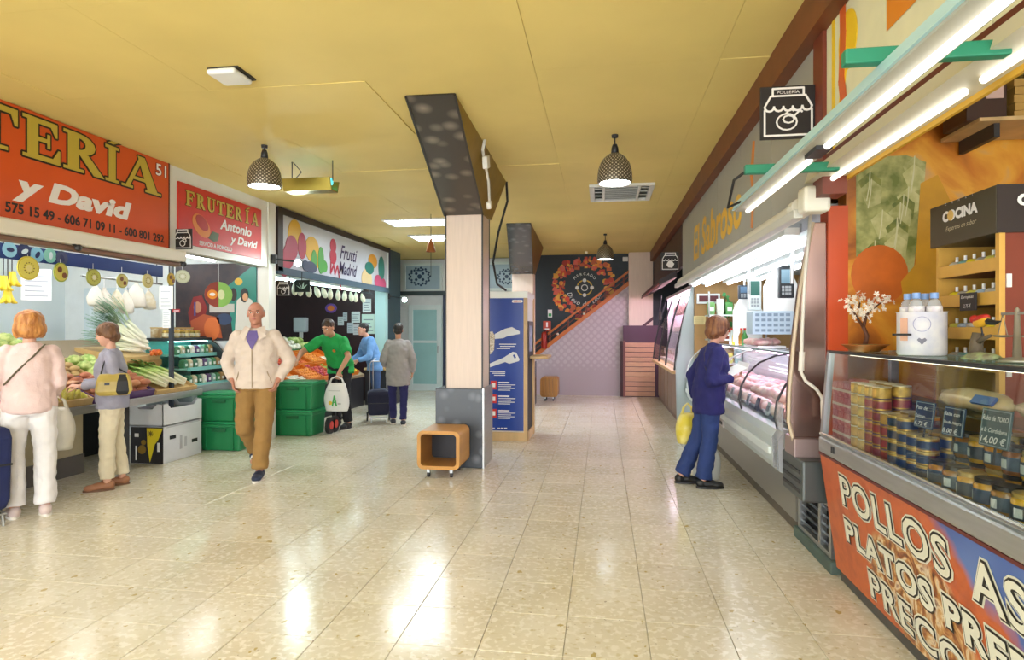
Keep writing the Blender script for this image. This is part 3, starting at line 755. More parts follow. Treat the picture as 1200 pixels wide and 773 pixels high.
# fire signs and extinguisher, left of mural
p1 = on_y(640.5, 381, 14.2)
fs = thing('fire_sign', 'red and white fire extinguisher sign on the dark wall by the kiosk', 'sign', (p1.x, 14.3, p1.z - .15))
wpart(fs, 'plate', mat('sign_red', 'b8402a', .4), lambda m: m.rect(FM, p1.x - .09, p1.x + .09, p1.z - .14, p1.z + .10, 0, .01))
wpart(fs, 'pictogram', M_pw, lambda m: (m.rect(FM, p1.x - .02, p1.x + .02, p1.z - .04, p1.z + .07, .01, .013), m.rect(FM, p1.x - .05, p1.x + .05, p1.z - .1, p1.z - .07, .01, .013)))
p2 = on_y(644, 367, 14.2)
es = thing('exit_sign', 'small green and white escape sign above the red fire sign', 'sign', (p2.x, 14.3, p2.z))
wpart(es, 'plate', M_pw, lambda m: m.rect(FM, p2.x - .05, p2.x + .05, p2.z - .09, p2.z + .09, 0, .01))
wpart(es, 'pictogram', mat('sign_green', '2f9a58', .4), lambda m: m.rect(FM, p2.x - .035, p2.x + .035, p2.z - .07, p2.z + .0, .01, .013))
p3 = on_y(638, 398, 14.2)
fe = thing('fire_extinguisher', 'red fire extinguisher hanging on the dark wall behind the kiosk shelf', 'extinguisher', (p3.x, 14.15, p3.z - .25))
MB().lathe([(.001, -.2), (.07, -.2), (.075, -.18), (.075, .12), (.05, .18), (.02, .2), (.001, .2)], (p3.x, 14.22, p3.z), 16).build('cylinder', mat('ext_red', '9a2418', .3), fe, smooth=True)
MB().tube([(p3.x, 14.2, p3.z + .19), (p3.x + .06, 14.15, p3.z + .17), (p3.x + .09, 14.15, p3.z - .05)], .012).build('hose', M_black, fe)
MB().box(p3.x - .05, p3.x + .04, 14.2, 14.24, p3.z + .2, p3.z + .24).build('valve', M_dark, fe)
p4 = on_y(733, 303, 14.2)
tag(MB().box(p4.x - .06, p4.x + .06, 14.27, 14.32, p4.z - .05, p4.z + .05).build('control_box', M_acw, bevel=.008), 'small white control box at the top right of the mural wall', 'box')
tag(MB().ell((on_y(687, 293, 13.8).x, 13.8, CZ - .02), .035, 12, 6).build('smoke_detector', mat('sd', 'f2efe4', .4), smooth=True), 'small round white smoke detector on the ceiling before the mural', 'detector')
# wooden slat shutter in the niche
ss = thing('slat_panel', 'stack of pale horizontal wooden slats closing the niche under the stairs', 'panel', (.78, 14.05, 0))
M_slat = mat('pale_slat', 'c89a80', .5, var=.15, vscale=8, stretch=(.3, 1, 1), rnd=.12)
for k in range(11):
    z = .02 + k * .11
    wpart(ss, 'slat', M_slat, lambda m: m.box(.50, 1.16, 14.02, 14.05 + (k % 2) * .006, z, z + .098), bevel=.004)
wpart(ss, 'stile', mat('maroon_wood', '7a4a48', .5), lambda m: m.box(.46, .51, 14.0, 14.06, 0, 1.26))
struct(MB().box(.46, 1.3, 14.06, 14.3, 0, 1.6).build('trim_11', mat('niche_dark', '54384a', .6)))
# ------------------------------------------------------------------ right stalls: fascias
FX = 1.14
M_grey = mat('fascia_grey', '9c9a90', .5, var=.05, vscale=2)
fa = thing('fascia_sign', 'long grey fascia board with yellow lettering El Sabroso', 'sign', (FX, 6.2, 2.26))
seams = [3.50, 4.4, 5.35, 6.4, 7.15, 8.05, 9.12]
for y0, y1 in zip(seams[:-1], seams[1:]):
    wpart(fa, 'panel', M_grey, lambda m: m.box(FX, FX + .05, y0 + .003, y1 - .003, 2.26, 3.04), bevel=.003)
FS = FR(FX, 8.0, 2.36)
text('El Sabroso', FS, 0.0, 0.0, .42, mat('yellow_letters', 'e2b01c', .45), fa, w=2.72, bold=.025, shear=.15)
wpart(fa, 'flourish', mat('orange_letters', 'd07a1c', .45), lambda m: m.stroke(FR(FX, 4.95, 2.3), [(0, .0), (.05, .25), (-.02, .4), (.06, .62), (.02, .45)], .06, .001, .004))
struct(MB().box(FX - .02, FX + .1, 3.36, 3.50, 2.2, CZ).build('trim_12', mat('red_brown_post', '6a2a16', .5, var=.12)))
# near fascia
fn = thing('fascia_sign', 'white fascia board with orange letters above the roast chicken stall', 'sign', (FX, 1.8, 2.4))
M_cream = mat('fascia_cream', 'd4d0ae', .5, var=.04)
for y0, y1 in ((-1.0, .6), (.6, 2.0), (2.0, 3.36)):
    wpart(fn, 'panel', M_cream, lambda m: m.box(FX, FX + .05, y0 + .002, y1 - .002, 2.40, CZ - .01))
FN = FR(FX, 3.3, 2.4)
text('LO', FN, .62, .30, .5, mat('orange_letters', 'd07a1c', .45), fn, w=.8, bold=.06)
wpart(fn, 'yellow_print', mat('yellow_print', 'e0b81c', .45), lambda m: (m.disc(FN, .22, .46, .11, .001, .004, 18, ry=.14), m.stroke(FN, [(.2, .4), (.14, .2), (.1, .05)], .05, .001, .004), m.rect(FN, 0.02, .06, 0, .84, .001, .003)))
wpart(fn, 'orange_print', mat('red_orange_print', 'c85a20', .45), lambda m: (m.stroke(FN, [(.16, .75), (.17, .5), (.15, .3), (.2, .1)], .07, .004, .006),))
wpart(fn, 'lower_edge', mat('red_brown_edge', '5a1c10', .5), lambda m: m.box(FX - .004, FX + .06, -1.0, 3.36, 2.36, 2.40))
# square hanging trade signs
M_sb = mat('sign_black', '1c1614', .5); M_sw = mat('sign_white', 'e4e0dc', .5)
def trade_sign(label, F, s, kind, arm=None, word=None):
    """square board centred on frame origin, side s"""
    t = thing('trade_sign', label, 'sign', F.o, 'square black trade signs')
    h = s / 2
    wpart(t, 'board', M_sb, lambda m: m.rect(F, -h, h, -h, h, -.012, 0), bevel=.003)
    e = s * .022
    def art(m):
        b = h * .86; w = s * .035
        m.stroke(F, [(-h * .84, h * .1), (-h * .84, -b), (h * .84, -b), (h * .84, h * .1)], w, 0, .003)
        m.stroke(F, [(-h * .84, h * .22), (-h * .62, h * .62), (h * .62, h * .62), (h * .84, h * .22)], w, 0, .003)
        m.stroke(F, [(-h * .55, h * .66), (-h * .55, h * .9), (h * .55, h * .9), (h * .55, h * .66)], w, 0, .003)
        for k in range(5):
            c = -h * .84 + (k + .5) * h * 1.68 / 5; m.ring(F, c, h * .22, h * .168, w, 0, .003, 6, a0=PI, a1=2 * PI)
    wpart(t, 'outline', M_sw, art)
    def sym(m):
        w = s * .028; cy = -h * .36
        if kind == 'chicken':
            m.ring(F, -h * .05, cy, h * .36, w, 0, .003, 16, ry=h * .30); m.stroke(F, [(h * .2, cy + h * .2), (h * .42, cy + h * .42), (h * .5, cy + h * .36)], w * 1.2, 0, .003)
            m.ring(F, h * .02, cy + h * .1, h * .2, w, 0, .003, 8, ry=h * .14); m.stroke(F, [(-h * .1, cy + h * .3), (h * .1, cy + h * .48), (h * .2, cy + h * .4)], w, 0, .003)
        elif kind == 'steak':
            m.poly(F, [(-h * .42, cy), (-h * .2, cy + h * .38), (h * .2, cy + h * .36), (h * .42, cy + h * .05), (h * .2, cy - h * .35), (-h * .2, cy - h * .3)], 0, .003)
        else:
            m.ring(F, 0, cy - h * .05, h * .28, w, 0, .003, 14); m.stroke(F, [(0, cy + h * .22), (h * .1, cy + h * .42)], w, 0, .003); m.ring(F, h * .22, cy + h * .2, h * .16, w, 0, .003, 10)
    wpart(t, 'symbol', M_sw, sym)
    if word: text(word, F, 0, h * .70, s * .07, M_sw, t, align='CENTER', c=.001, w=s * .4)
    if arm: wpart(t, 'bracket', M_dark, lambda m: m.box(*arm))
    return t
pc = on_y(923.5, 131.5, 3.47)
trade_sign('square black trade sign with a roast chicken drawing beside the grey fascia', FF(pc.x, 3.47, pc.z), .285, 'chicken', arm=(pc.x + .13, FX + .02, 3.475, 3.50, pc.z + .09, pc.z + .11), word='POLLERÍA')
pc = on_y(785.5, 306, 9.6)
trade_sign('far square black trade sign with a white steak above the dark red canopy', FF(pc.x, 9.6, pc.z), .28, 'steak', arm=(pc.x + .1, FX + .15, 9.60, 9.63, pc.z - .02, pc.z))

# fluorescent fixtures and brackets
M_tube = emat('tube_glow', 'fff8ea', 1.5)
M_tubec = emat('tube_cool', 'f2f8ff', 9.0)
M_fixw = mat('fixture_white', 'dfe6e6', .4)
M_fixb = mat('fixture_blue', 'a9d0d8', .4)
M_green = mat('bracket_green', '1d7a5c', .45)
f1 = thing('strip_light', 'long pale blue strip light held out on green brackets above the aisle', 'strip light', (.84, 2.3, 2.2))
wpart(f1, 'housing', M_fixb, lambda m: m.hexa([Vector(q) for q in [(.78, -.3, 2.225), (.90, -.3, 2.225), (.90, 3.9, 2.225), (.78, 3.9, 2.225), (.80, -.3, 2.275), (.88, -.3, 2.275), (.88, 3.9, 2.275), (.80, 3.9, 2.275)]]))
wpart(f1, 'reflector', mat('reflector_grey', 'a8a698', .5), lambda m: m.box(.79, .89, -.28, 3.88, 2.216, 2.225))
for y0, y1 in ((.05, 1.25), (1.35, 2.5), (2.7, 3.8)):
    wpart(f1, 'tube', M_tube, lambda m: m.cyl((.85, y0, 2.203), (.85, y1, 2.203), .013, n=10))
wpart(f1, 'clip', M_dark, lambda m: m.box(.82, .88, 2.53, 2.67, 2.2, 2.217))
for k, y in enumerate((1.93, 3.2)):
    tag(MB().box(.70, FX, y - .02, y + .02, 2.275, 2.32).build('light_bracket', M_green, bevel=.005), 'green steel arm holding the blue strip light, %s the chicken stall' % ('over the middle of' if k == 0 else 'at the far end of'), 'bracket', 'green light brackets')
MB_ = MB().tube([(.72, 3.2, 2.30), (.66, 3.25, 2.26), (.68, 3.5, 2.17), (.79, 3.7, 2.24)], .007)
tag(MB_.build('light_cable', M_black), 'thin black cable looping from the green bracket to the strip light', 'cable')
f2 = thing('strip_light', 'long cream strip light along the lower edge of the roast chicken fascia', 'strip light', (1.16, 1.7, 2.28))
wpart(f2, 'housing', mat('fixture_cream', 'c4beaa', .45), lambda m: m.hexa([Vector(q) for q in [(1.08, -.6, 2.29), (1.24, -.6, 2.29), (1.24, 3.52, 2.29), (1.08, 3.52, 2.29), (1.10, -.6, 2.35), (1.20, -.6, 2.35), (1.20, 3.52, 2.35), (1.10, 3.52, 2.35)]]))
wpart(f2, 'edge', mat('gold_edge', 'c89a28', .4), lambda m: m.box(1.235, 1.25, -.6, 3.52, 2.27, 2.35))
for y0, y1 in ((-.4, .8), (.9, 2.1), (2.2, 3.4)):
    wpart(f2, 'tube', M_tube, lambda m: m.cyl((1.17, y0, 2.277), (1.17, y1, 2.277), .013, n=10))
# ------------------------------------------------------------------ El Sabroso stall
ah = thing('awning_box', 'rolled cream awning housing under the grey fascia', 'awning', (1.12, 6.3, 2.14))
M_awn = mat('awning_cream', 'd9d4c4', .45)
wpart(ah, 'roll', M_awn, lambda m: m.cyl((1.14, 3.52, 2.2), (1.14, 9.3, 2.2), .055, n=16), auto=40)
wpart(ah, 'front_bar', mat('awning_bar', 'c4c2b8', .4), lambda m: m.box(1.05, 1.10, 3.6, 9.3, 2.12, 2.17), bevel=.006)
wpart(ah, 'gearbox', M_awn, lambda m: (m.box(1.06, 1.2, 3.46, 3.58, 2.13, 2.27),), bevel=.02)
wpart(ah, 'gearbox', M_awn, lambda m: (m.cyl((1.1, 3.64, 2.19), (1.1, 3.74, 2.19), .05, n=14),))
for i, (x, z) in enumerate(((1.30, 2.14), (1.48, 2.14), (1.78, 2.16), (2.1, 2.18))):
    s = thing('strip_light', '%s row of white tubes under the grey fascia stall roof' % ('frontmost', 'second', 'third', 'rearmost')[i], 'strip light', (x, 6.9, z), 'tube rows over the poultry counter')
    wpart(s, 'housing', M_fixw, lambda m: m.box(x - .05, x + .05, 4.5, 9.3, z + .02, z + .07))
    wpart(s, 'hanger', M_steel, lambda m: [m.cyl((x, y, z + .07), (x, y, 2.31), .008, n=6) for y in (4.9, 6.9, 8.9)])
    for k in range(3):
        wpart(s, 'tube', M_tubec, lambda m: m.cyl((x, 4.55 + k * 1.57, z), (x, 6.0 + k * 1.57, z), .016, n=10))
struct(MB().box(1.2, 3.2, 4.36, 9.45, 2.30, 2.34).build('ceiling_stall', mat('stall_ceiling', 'a4a8a8', .5)))
for k, y in enumerate((5.6, 7.2)):
    tag(MB().cyl((1.62, y, 1.9), (1.62, y, 2.30), .016, n=10).build('ceiling_rod', M_steel), '%s steel rod hanging from the lit stall roof over the poultry counter' % ('near', 'far')[k], 'rod')
# counter
prof = [(1.45, 0.0), (1.45, .10), (1.40, .10), (1.40, .40), (1.27, .47), (1.235, .53), (1.23, .72), (1.26, .775), (1.34, .775), (1.36, .74), (2.05, .80), (2.05, 0)]
ca = thing('display_counter', 'long refrigerated poultry counter with curved glass front under El Sabroso fascia', 'counter', (1.65, 7.0, 0))
CY0, CY1 = 4.72, 9.38
def extr(m, pr, y0, y1): m.rings([[Vector((x, y, z)) for x, z in pr] for y in (y1, y0)])
M_ctr = mat('counter_grey', 'b9c2c2', .3, var=.04, vscale=2)
wpart(ca, 'body', M_ctr, lambda m: extr(m, [(1.40, .40), (1.27, .47), (1.235, .53), (1.23, .72), (1.26, .775), (1.34, .775), (1.36, .74), (2.05, .80), (2.05, .40)], CY0, CY1), bevel=.006)
wpart(ca, 'base_panel', mat('base_steel', '9a9890', .35, metal=.6), lambda m: m.box(1.40, 2.0, CY0 + .03, CY1, .10, .40))
wpart(ca, 'plinth', mat('plinth_dark', '5c5448', .6, var=.15), lambda m: m.box(1.43, 2.0, CY0, CY1, 0, .10))
wpart(ca, 'bumper', mat('bumper_pale', 'd4dcda', .3), lambda m: m.box(1.215, 1.24, CY0 + .06, CY1, .58, .64), bevel=.008)
wpart(ca, 'vent_plate', M_steel, lambda m: m.box(1.225, 1.24, 6.55, 6.8, .50, .57))
wpart(ca, 'vent_slot', M_black, lambda m: m.box(1.22, 1.228, 6.6, 6.75, .52, .55))
gp = [(1.265, .775), (1.245, .86), (1.26, .98), (1.32, 1.10), (1.42, 1.20), (1.56, 1.265), (1.70, 1.285)]
M_gc = glassmat('case_glass', 'f4fbfa', .04, edge=.2)
ys = [CY0, 5.9, 7.05, 8.2, CY1]
for y0, y1 in zip(ys[:-1], ys[1:]):
    m = MB()
    m.rings([[Vector((x, y, z)) for x, z in gp] + [Vector((x + .006, y, z - .004)) for x, z in reversed(gp)] for y in (y1 - .006, y0 + .006)])
    m.build('pane', M_gc, ca, auto=50)
for y in ys:
    MB().tube([(x, y, z) for x, z in gp], .009, 6).build('rib', M_dark if y < 7 else M_steel, ca)
wpart(ca, 'top_shelf', glassmat('shelf_glass', 'd8f0ea', .12), lambda m: m.box(1.66, 2.05, CY0, CY1, 1.285, 1.297))
wpart(ca, 'top_rail', M_steel, lambda m: m.cyl((1.69, CY0, 1.29), (1.69, CY1, 1.29), .014, n=10))
wpart(ca, 'rear_wall', M_ctr, lambda m: m.box(2.0, 2.05, CY0, CY1, .8, 1.28))
wpart(ca, 'case_light', emat('pink_case', 'ffc6ee', 18.0), lambda m: m.box(1.72, 1.76, CY0 + .1, CY1 - .1, 1.262, 1.276))
m = MB(); extr(m, [(1.235, .50), (1.225, .72), (1.26, .78), (1.245, .86), (1.26, .98), (1.26, .50)], CY0 - .16, CY0 - .0)
m.build('end_wrap', thinmat('clear_film', 'c8ccd4', .45, .15), ca)
# meat trays and poultry pieces
M_tray = mat('white_tray', 'e2dcdc', .35)
M_meat = mat('poultry_pink', 'dfa6a2', .35, second='eccfc4', vscale=12, rnd=.10, bump=.2, bscale=30, coat=.3)
M_meat2 = mat('poultry_pale', 'e2c4b4', .35, second='d8b09c', vscale=14, rnd=.1, coat=.3)
rm = random.Random(11)
def lump(seed, n=14, mm=9):
    r = random.Random(seed); b = MB().ell((0, 0, 0), 1.0, n, mm); off = r.uniform(0, 50)
    for v in b.v:
        k = 1 + .22 * noise.noise(v * 1.6 + Vector((off, 0, 0))); v *= k
    return b
piece_me = []
for k in range(3):
    b = lump(k); b.v = [Vector((v.x * .085, v.y * .06, v.z * .045 + .04)) for v in b.v]
    for mm_ in (M_meat, M_meat2):
        me = b.mesh('poultry_piece', True); me.materials.append(mm_); piece_me.append(me)
y = 4.85; ti = 0
while y < 9.1:
    tr = thing('meat_tray', 'white tray of poultry, %s from the near end of the curved glass counter' % ORD[ti], 'tray', (1.62, y + .17, .79), 'trays in the poultry counter')
    z0 = .785
    MB().box(1.38, 1.92, y + .01, y + .33, z0 + .0, z0 + .012).build('tray_base', M_tray, tr)
    wpart(tr, 'rim', M_tray, lambda m: (m.box(1.38, 1.39, y + .01, y + .33, z0, z0 + .03), m.box(1.91, 1.92, y + .01, y + .33, z0, z0 + .03)))
    tone = ti % 3
    for a in range(4):
        for c in range(2):
            for lay in range(2 if a > 0 else 1):
                me = piece_me[(rm.randrange(3)) * 2 + (0 if tone != 1 else 1)]
                o = bpy.data.objects.new('poultry_piece', me); COL.objects.link(o)
                o.location = (1.45 + a * .125 + rm.uniform(-.01, .01), y + .09 + c * .155, z0 + .012 + lay * .06 + a * .012)
                o.rotation_euler = (rm.uniform(-.2, .2), rm.uniform(-.3, .1), rm.uniform(0, 6.28))
                s = rm.uniform(.88, 1.05); o.scale = (s, s, s)
                tag(o, ('raw pink poultry piece' if tone != 1 else 'pale skinned poultry piece') + ' in the %s tray from the near end of the counter' % ORD[ti], 'meat', 'poultry pieces in the %s tray' % ORD[ti])
    # price card
    pcd = thing('price_card', 'small price card before the %s poultry tray from the near end' % ORD[ti], 'price card', (1.37, y + .17, .79), 'price cards in the poultry counter')
    wpart(pcd, 'card', mat('card_grey', 'c8c8cc', .5) if ti % 2 else mat('card_dark', '54505c', .5), lambda m: m.cbox((1.365, y + .16, .845), (.006, .10, .11), Euler((0, .25, 0)).to_matrix()))
    wpart(pcd, 'print', mat('card_print', '8a8690', .5), lambda m: m.cbox((1.359, y + .16, .85), (.004, .07, .05), Euler((0, .25, 0)).to_matrix()))
    y += .355; ti += 1

# interior fittings of the stall (end wall at y = 9.45)
EY = 9.45; FE = FF(0, EY, 0)
def pe(x, y): q = on_y(x, y, EY); return q.x, q.z
led = thing('led_display', 'dark red LED price display with white case on the ochre stall wall', 'display', (pe(830, 353)[0], EY, pe(830, 353)[1]))
(a0, b0), (a1, b1) = pe(816, 356), pe(843, 344)
wpart(led, 'case', M_fixw, lambda m: m.rect(FE, a0, a1, b0, b1, 0, .06), bevel=.008)
wpart(led, 'screen', mat('led_red', '5a1420', .3), lambda m: m.rect(FE, a0 + .03, a1 - .03, b0 + .03, b1 - .03, .06, .064))
(a0, b0), (a1, b1) = pe(813, 380), pe(827, 370)
nt_ = thing('notice', 'yellowed paper notice below the LED display', 'notice', (a0, EY, b0))
wpart(nt_, 'sheet', mat('old_paper', 'd8c890', .7), lambda m: m.rect(FE, a0, a1, b0, b1, 0, .004))
wpart(nt_, 'print', mat('paper_print', 'a89868', .7), lambda m: [m.rect(FE, a0 + .02, a1 - .03, b0 + .02 + k * .025, b0 + .03 + k * .025, .004, .005) for k in range(4)])
# shelf unit and wrapped goods along the back wall
sh = thing('wall_shelf', 'white metal shelf with packets at the back of the poultry stall', 'shelf', (2.1, 9.2, 1.0))
for z in (1.0, 1.35, 1.7):
    wpart(sh, 'board', M_fixw, lambda m: m.box(1.50, 2.3, 9.1, 9.42, z, z + .02))
wpart(sh, 'upright', M_steel, lambda m: (m.box(1.50, 1.52, 9.1, 9.13, .8, 2.05), m.box(2.28, 2.3, 9.1, 9.13, .8, 2.05)))
pcols = ['5a9a52', 'd8d4c0', 'c8cc58', '9cc8c0', 'e4e0d8', 'a84a30', '7fb26a', 'dcdcd0']
cn = ['green', 'cream', 'lime', 'pale teal', 'white', 'rust red', 'leaf green', 'ivory']
lv = ['lowest', 'middle', 'top']
for zi_, z in enumerate((1.02, 1.37, 1.72)):
    for k in range(6):
        x = 1.56 + k * .125; hh = rm.uniform(.14, .26); ci = (k + zi_ * 3) % 8
        pk_ = thing('packet', '%s food packet on the %s white shelf of the poultry stall, place %s' % (cn[ci], lv[zi_], ('first', 'second', 'third', 'fourth', 'fifth', 'sixth')[k]), 'packet', (x, 9.25, z), 'packets on the poultry stall shelf')
        wpart(pk_, 'bag', mat('packet_' + pcols[ci], pcols[ci], .4, var=.1, vscale=20), lambda m: m.rings([[Vector((x + sx * w_, 9.25 + sy * d_, z + zz)) for sx, sy in ((-1, -1), (1, -1), (1, 1), (-1, 1))] for w_, d_, zz in ((.04, .03, 0), (.05, .05, hh * .3), (.05, .04, hh * .75), (.05, .004, hh))]), bevel=.01)
        wpart(pk_, 'label', mat('packet_label', 'efeee6', .5), lambda m: m.box(x - .03, x + .03, 9.19, 9.2, z + hh * .3, z + hh * .6))
pl = thing('hanging_plant', 'green trailing plastic ivy beside the LED display', 'plant', (pe(847, 380)[0], 9.3, 1.5))
gx, gz = pe(848, 350)
wpart(pl, 'stem', mat('ivy_stem', '3a5a2c', .6), lambda m: m.tube([(gx, 9.32, gz + .05), (gx - .02, 9.3, gz - .2), (gx + .02, 9.3, gz - .5)], .008))
leaf = MB().add([(0, 0, 0), (.03, .004, -.02), (0, .01, -.06), (-.03, .004, -.02)], [(0, 1, 2, 3), (3, 2, 1, 0)]).mesh('leaf'); leaf.materials.append(mat('ivy_green', '3f8a48', .5, rnd=.2))
for k in range(34):
    o = bpy.data.objects.new('leaf', leaf); COL.objects.link(o); o.parent = pl
    o.location = Vector((gx + rm.uniform(-.07, .07), 9.27 + rm.uniform(-.03, .03), gz + .08 - k * .018)) - Vector(pl.location); o.rotation_euler = (rm.uniform(-.5, .5), rm.uniform(-.8, .8), rm.uniform(0, 6.28))
# white coats, scale, screens, crate hanging on the back (wall at x 2.55)
def coat(label, x, y, zt, col='e8e8e4'):
    t = thing('apron', label, 'apron', (x, y, zt - .7)); b = MB(); R = []
    for i in range(9):
        z = zt - i * .085; w = .06 + .13 * min(1, i / 3); R.append([Vector((x + w * math.cos(a), y + .05 * math.sin(a) * (1 + .3 * math.sin(3 * a + i)), z)) for a in [2 * PI * j / 14 for j in range(14)]])
    b.rings(list(reversed(R))).build('cloth', mat('apron_white', col, .7, bump=.2, bscale=14), t, smooth=True)
    MB().tube([(x, y, zt), (x, y + .02, zt + .06), (x, y + .06, zt + .06)], .006).build('hook', M_steel, t)
a = on_y(876, 372, 8.6); coat('white apron hanging left of the weighing scale in the poultry stall', a.x, 8.6, a.z + .35)
a = on_y(915, 340, 7.3); coat('white coat hanging beside the black ticket screen', a.x, 7.3, a.z + .3)
def device(name, label, cat, x, y, z, w, h, d, scol, bcol, Y):
    t = thing(name, label, cat, (x, Y, z)); F = FF(x, Y, z)
    wpart(t, 'case', mat('dev_' + bcol, bcol, .4), lambda m: m.rect(F, -w / 2, w / 2, -h / 2, h / 2, -d, 0), bevel=.01)
    wpart(t, 'screen', mat('scr_' + scol, scol, .2), lambda m: m.rect(F, -w * .36, w * .36, -h * .05, h * .38, .001, .005))
    wpart(t, 'keypad', mat('keypad_grey', '9aa0a2', .4), lambda m: [m.rect(F, -w * .32 + i * w * .22, -w * .16 + i * w * .22, -h * .4 + j * h * .1, -h * .33 + j * h * .1, .001, .006) for i in range(3) for j in range(3)])
    wpart(t, 'hanger', M_steel, lambda m: m.cyl((x, Y + .03, z + h / 2), (x, Y + .03, 2.31), .012, n=8))
    return t
q = on_y(885, 344, 7.4); device('weighing_scale', 'white hanging weighing scale with a green screen over the poultry counter', 'scale', q.x, 7.4, q.z, .14, .38, .08, '3f6a60', 'd2d8d6', 7.4)
q = on_y(922, 330, 6.6); device('ticket_screen', 'black ticket screen hanging at the right of the poultry stall', 'screen', q.x, 6.6, q.z, .15, .33, .06, '6c8a98', '1c2226', 6.6)
q = on_y(873, 342, 8.4); device('ticket_screen', 'small dark monitor hanging behind the white weighing scale', 'screen', q.x, 8.4, q.z, .16, .18, .06, '54708a', '2a3440', 8.4)
cr_ = on_y(906, 378, 7.2)
bc = thing('plastic_crate', 'pale blue perforated plastic crate behind the poultry counter', 'crate', (cr_.x, 7.2, cr_.z - .15))
MB().box(cr_.x - .22, cr_.x + .22, 7.2, 7.5, cr_.z - .13, cr_.z + .13).build('body', mat('crate_blue', 'b4c6d2', .4), bc, bevel=.01)
for i in range(6):
    for j in range(4):
        x = cr_.x - .19 + i * .065; z = cr_.z - .10 + j * .058
        wpart(bc, 'slot', mat('slot_shadow', '7a8c9c', .6), lambda m: m.box(x, x + .045, 7.197, 7.2, z, z + .03))
tag(MB().box(2.3, 2.9, 6.2, 9.0, 0, .92).build('work_bench', M_steel, bevel=.01), 'steel work bench behind the poultry counter', 'bench')
wb_ = thing('cutting_board', 'white cutting board with raw meat on top of the poultry counter', 'board', (1.86, 7.6, 1.3))
wpart(wb_, 'board', M_tray, lambda m: m.box(1.72, 2.02, 7.2, 7.9, 1.297, 1.322), bevel=.005)
for k in range(7):
    o = bpy.data.objects.new('poultry_piece', piece_me[(k % 3) * 2]); COL.objects.link(o); o.location = (1.78 + .09 * (k % 3), 7.3 + .085 * k, 1.32); o.rotation_euler = (0, 0, k)
    tag(o, 'raw meat piece on the white board on top of the counter', 'meat', 'meat pieces on the cutting board')
bk = on_x(870, 402, 1.78)
# red parcels and bottles standing on the glass top
bn = ['green', 'amber', 'white', 'yellow', 'clear']
for k in range(5):
    y = 8.3 + k * .2
    t = thing('bottle', '%s sauce bottle on the glass top at the far end of the poultry counter' % bn[k], 'bottle', (1.82, y, 1.297), 'sauce bottles on the counter top')
    MB().lathe([(.001, 0), (.035, 0), (.037, .01), (.037, .12), (.015, .17), (.014, .2), (.001, .2)], (1.82, y, 1.297), 14).build('bottle_body', mat('btl%d' % k, ['3f7a3a', '9a6a1c', 'dcdcd4', 'd8b82c', 'b8c4c0'][k], .2), t, smooth=True)
    MB().cyl((1.82, y, 1.495), (1.82, y, 1.525), .016).build('cap', M_pr, t)

# steel partition post between the two stalls
pp = thing('partition_panel', 'tall brushed copper-toned steel partition with a curved front edge and red inner face', 'partition', (1.4, 4.3, 0))
M_cop = mat('copper_steel', '9c8078', .24, metal=.85, var=.14, vscale=3, stretch=(1, 1, .3))
edge = [(1.245, .76), (1.21, .9), (1.215, 1.1), (1.24, 1.4), (1.28, 1.75), (1.33, 2.05), (1.36, 2.2)]
wpart(pp, 'panel', M_cop, lambda m: m.poly(FF(0, 4.24, 0), edge + [(1.44, 2.2), (1.44, .76)], -.10, 0), bevel=.006)
wpart(pp, 'red_face', mat('red_lacquer', 'd04e1a', .35, var=.12, vscale=3, stretch=(1, 1, .2)), lambda m: m.box(1.44, 1.56, 4.215, 4.36, .76, 2.3))
wpart(pp, 'edge_trim', mat('cream_trim', 'c8b498', .4), lambda m: m.tube([(x - .006, 4.235, z) for x, z in edge], .012, 6))
wpart(pp, 'foot_box', mat('foot_steel', '565c5c', .35, metal=.5), lambda m: m.box(1.235, 1.56, 4.06, 4.5, .42, .68), bevel=.015)
wpart(pp, 'upper_foot', mat('foot_pink', '9a8684', .35, metal=.4), lambda m: m.box(1.225, 1.50, 4.18, 4.4, .68, .80), bevel=.004)
wpart(pp, 'foot_slot', M_dark, lambda m: [m.box(1.228, 1.24, 4.1, 4.46, .47 + k * .06, .49 + k * .06) for k in range(3)])
vg = thing('vent_grille', 'metal ventilation grille with slanted slats at floor level between the stalls', 'grille', (1.42, 4.35, 0))
wpart(vg, 'frame', M_steel, lambda m: (m.box(1.40, 1.44, 4.05, 4.09, .08, .42), m.box(1.40, 1.44, 4.66, 4.70, .08, .42), m.box(1.40, 1.44, 4.09, 4.66, .08, .11), m.box(1.40, 1.44, 4.09, 4.66, .39, .42), m.box(1.40, 1.44, 4.24, 4.28, .11, .39)))
for k in range(5):
    z = .13 + k * .055
    wpart(vg, 'slat', mat('slat_dark', '4c5254', .4, metal=.4), lambda m: m.cbox((1.43, 4.375, z), (.03, .57, .012), Euler((0, .6, 0)).to_matrix()))
wpart(vg, 'backing', M_black, lambda m: m.box(1.46, 1.5, 4.05, 4.70, .08, .42))
tag(MB().box(1.38, 1.6, 4.0, 4.74, 0, .08).build('kerb', mat('kerb_green', '4a5a52', .6, var=.2), bevel=.01), 'low dark kerb strip under the ventilation grille', 'kerb')
pts = [(942, 250), (940, 300), (939, 350), (939, 432)]
wp = thing('crank_handle', 'white enamelled awning crank with bent handle hanging on the copper partition', 'crank', (1.3, 4.18, 1.0))
P = [on_y(x, y, 4.17) for x, y in [(950, 250), (943, 330), (940, 390), (939, 436), (944, 446), (957, 456), (963, 465), (965, 475)]]
MB().tube(P, .011, 8).build('rod', mat('enamel_white', 'dcd6cc', .35), wp, smooth=True)
MB().tube([on_y(940, 412, 4.165), on_y(939, 434, 4.165)], .018, 10).build('sleeve', MATS['enamel_white'], wp)
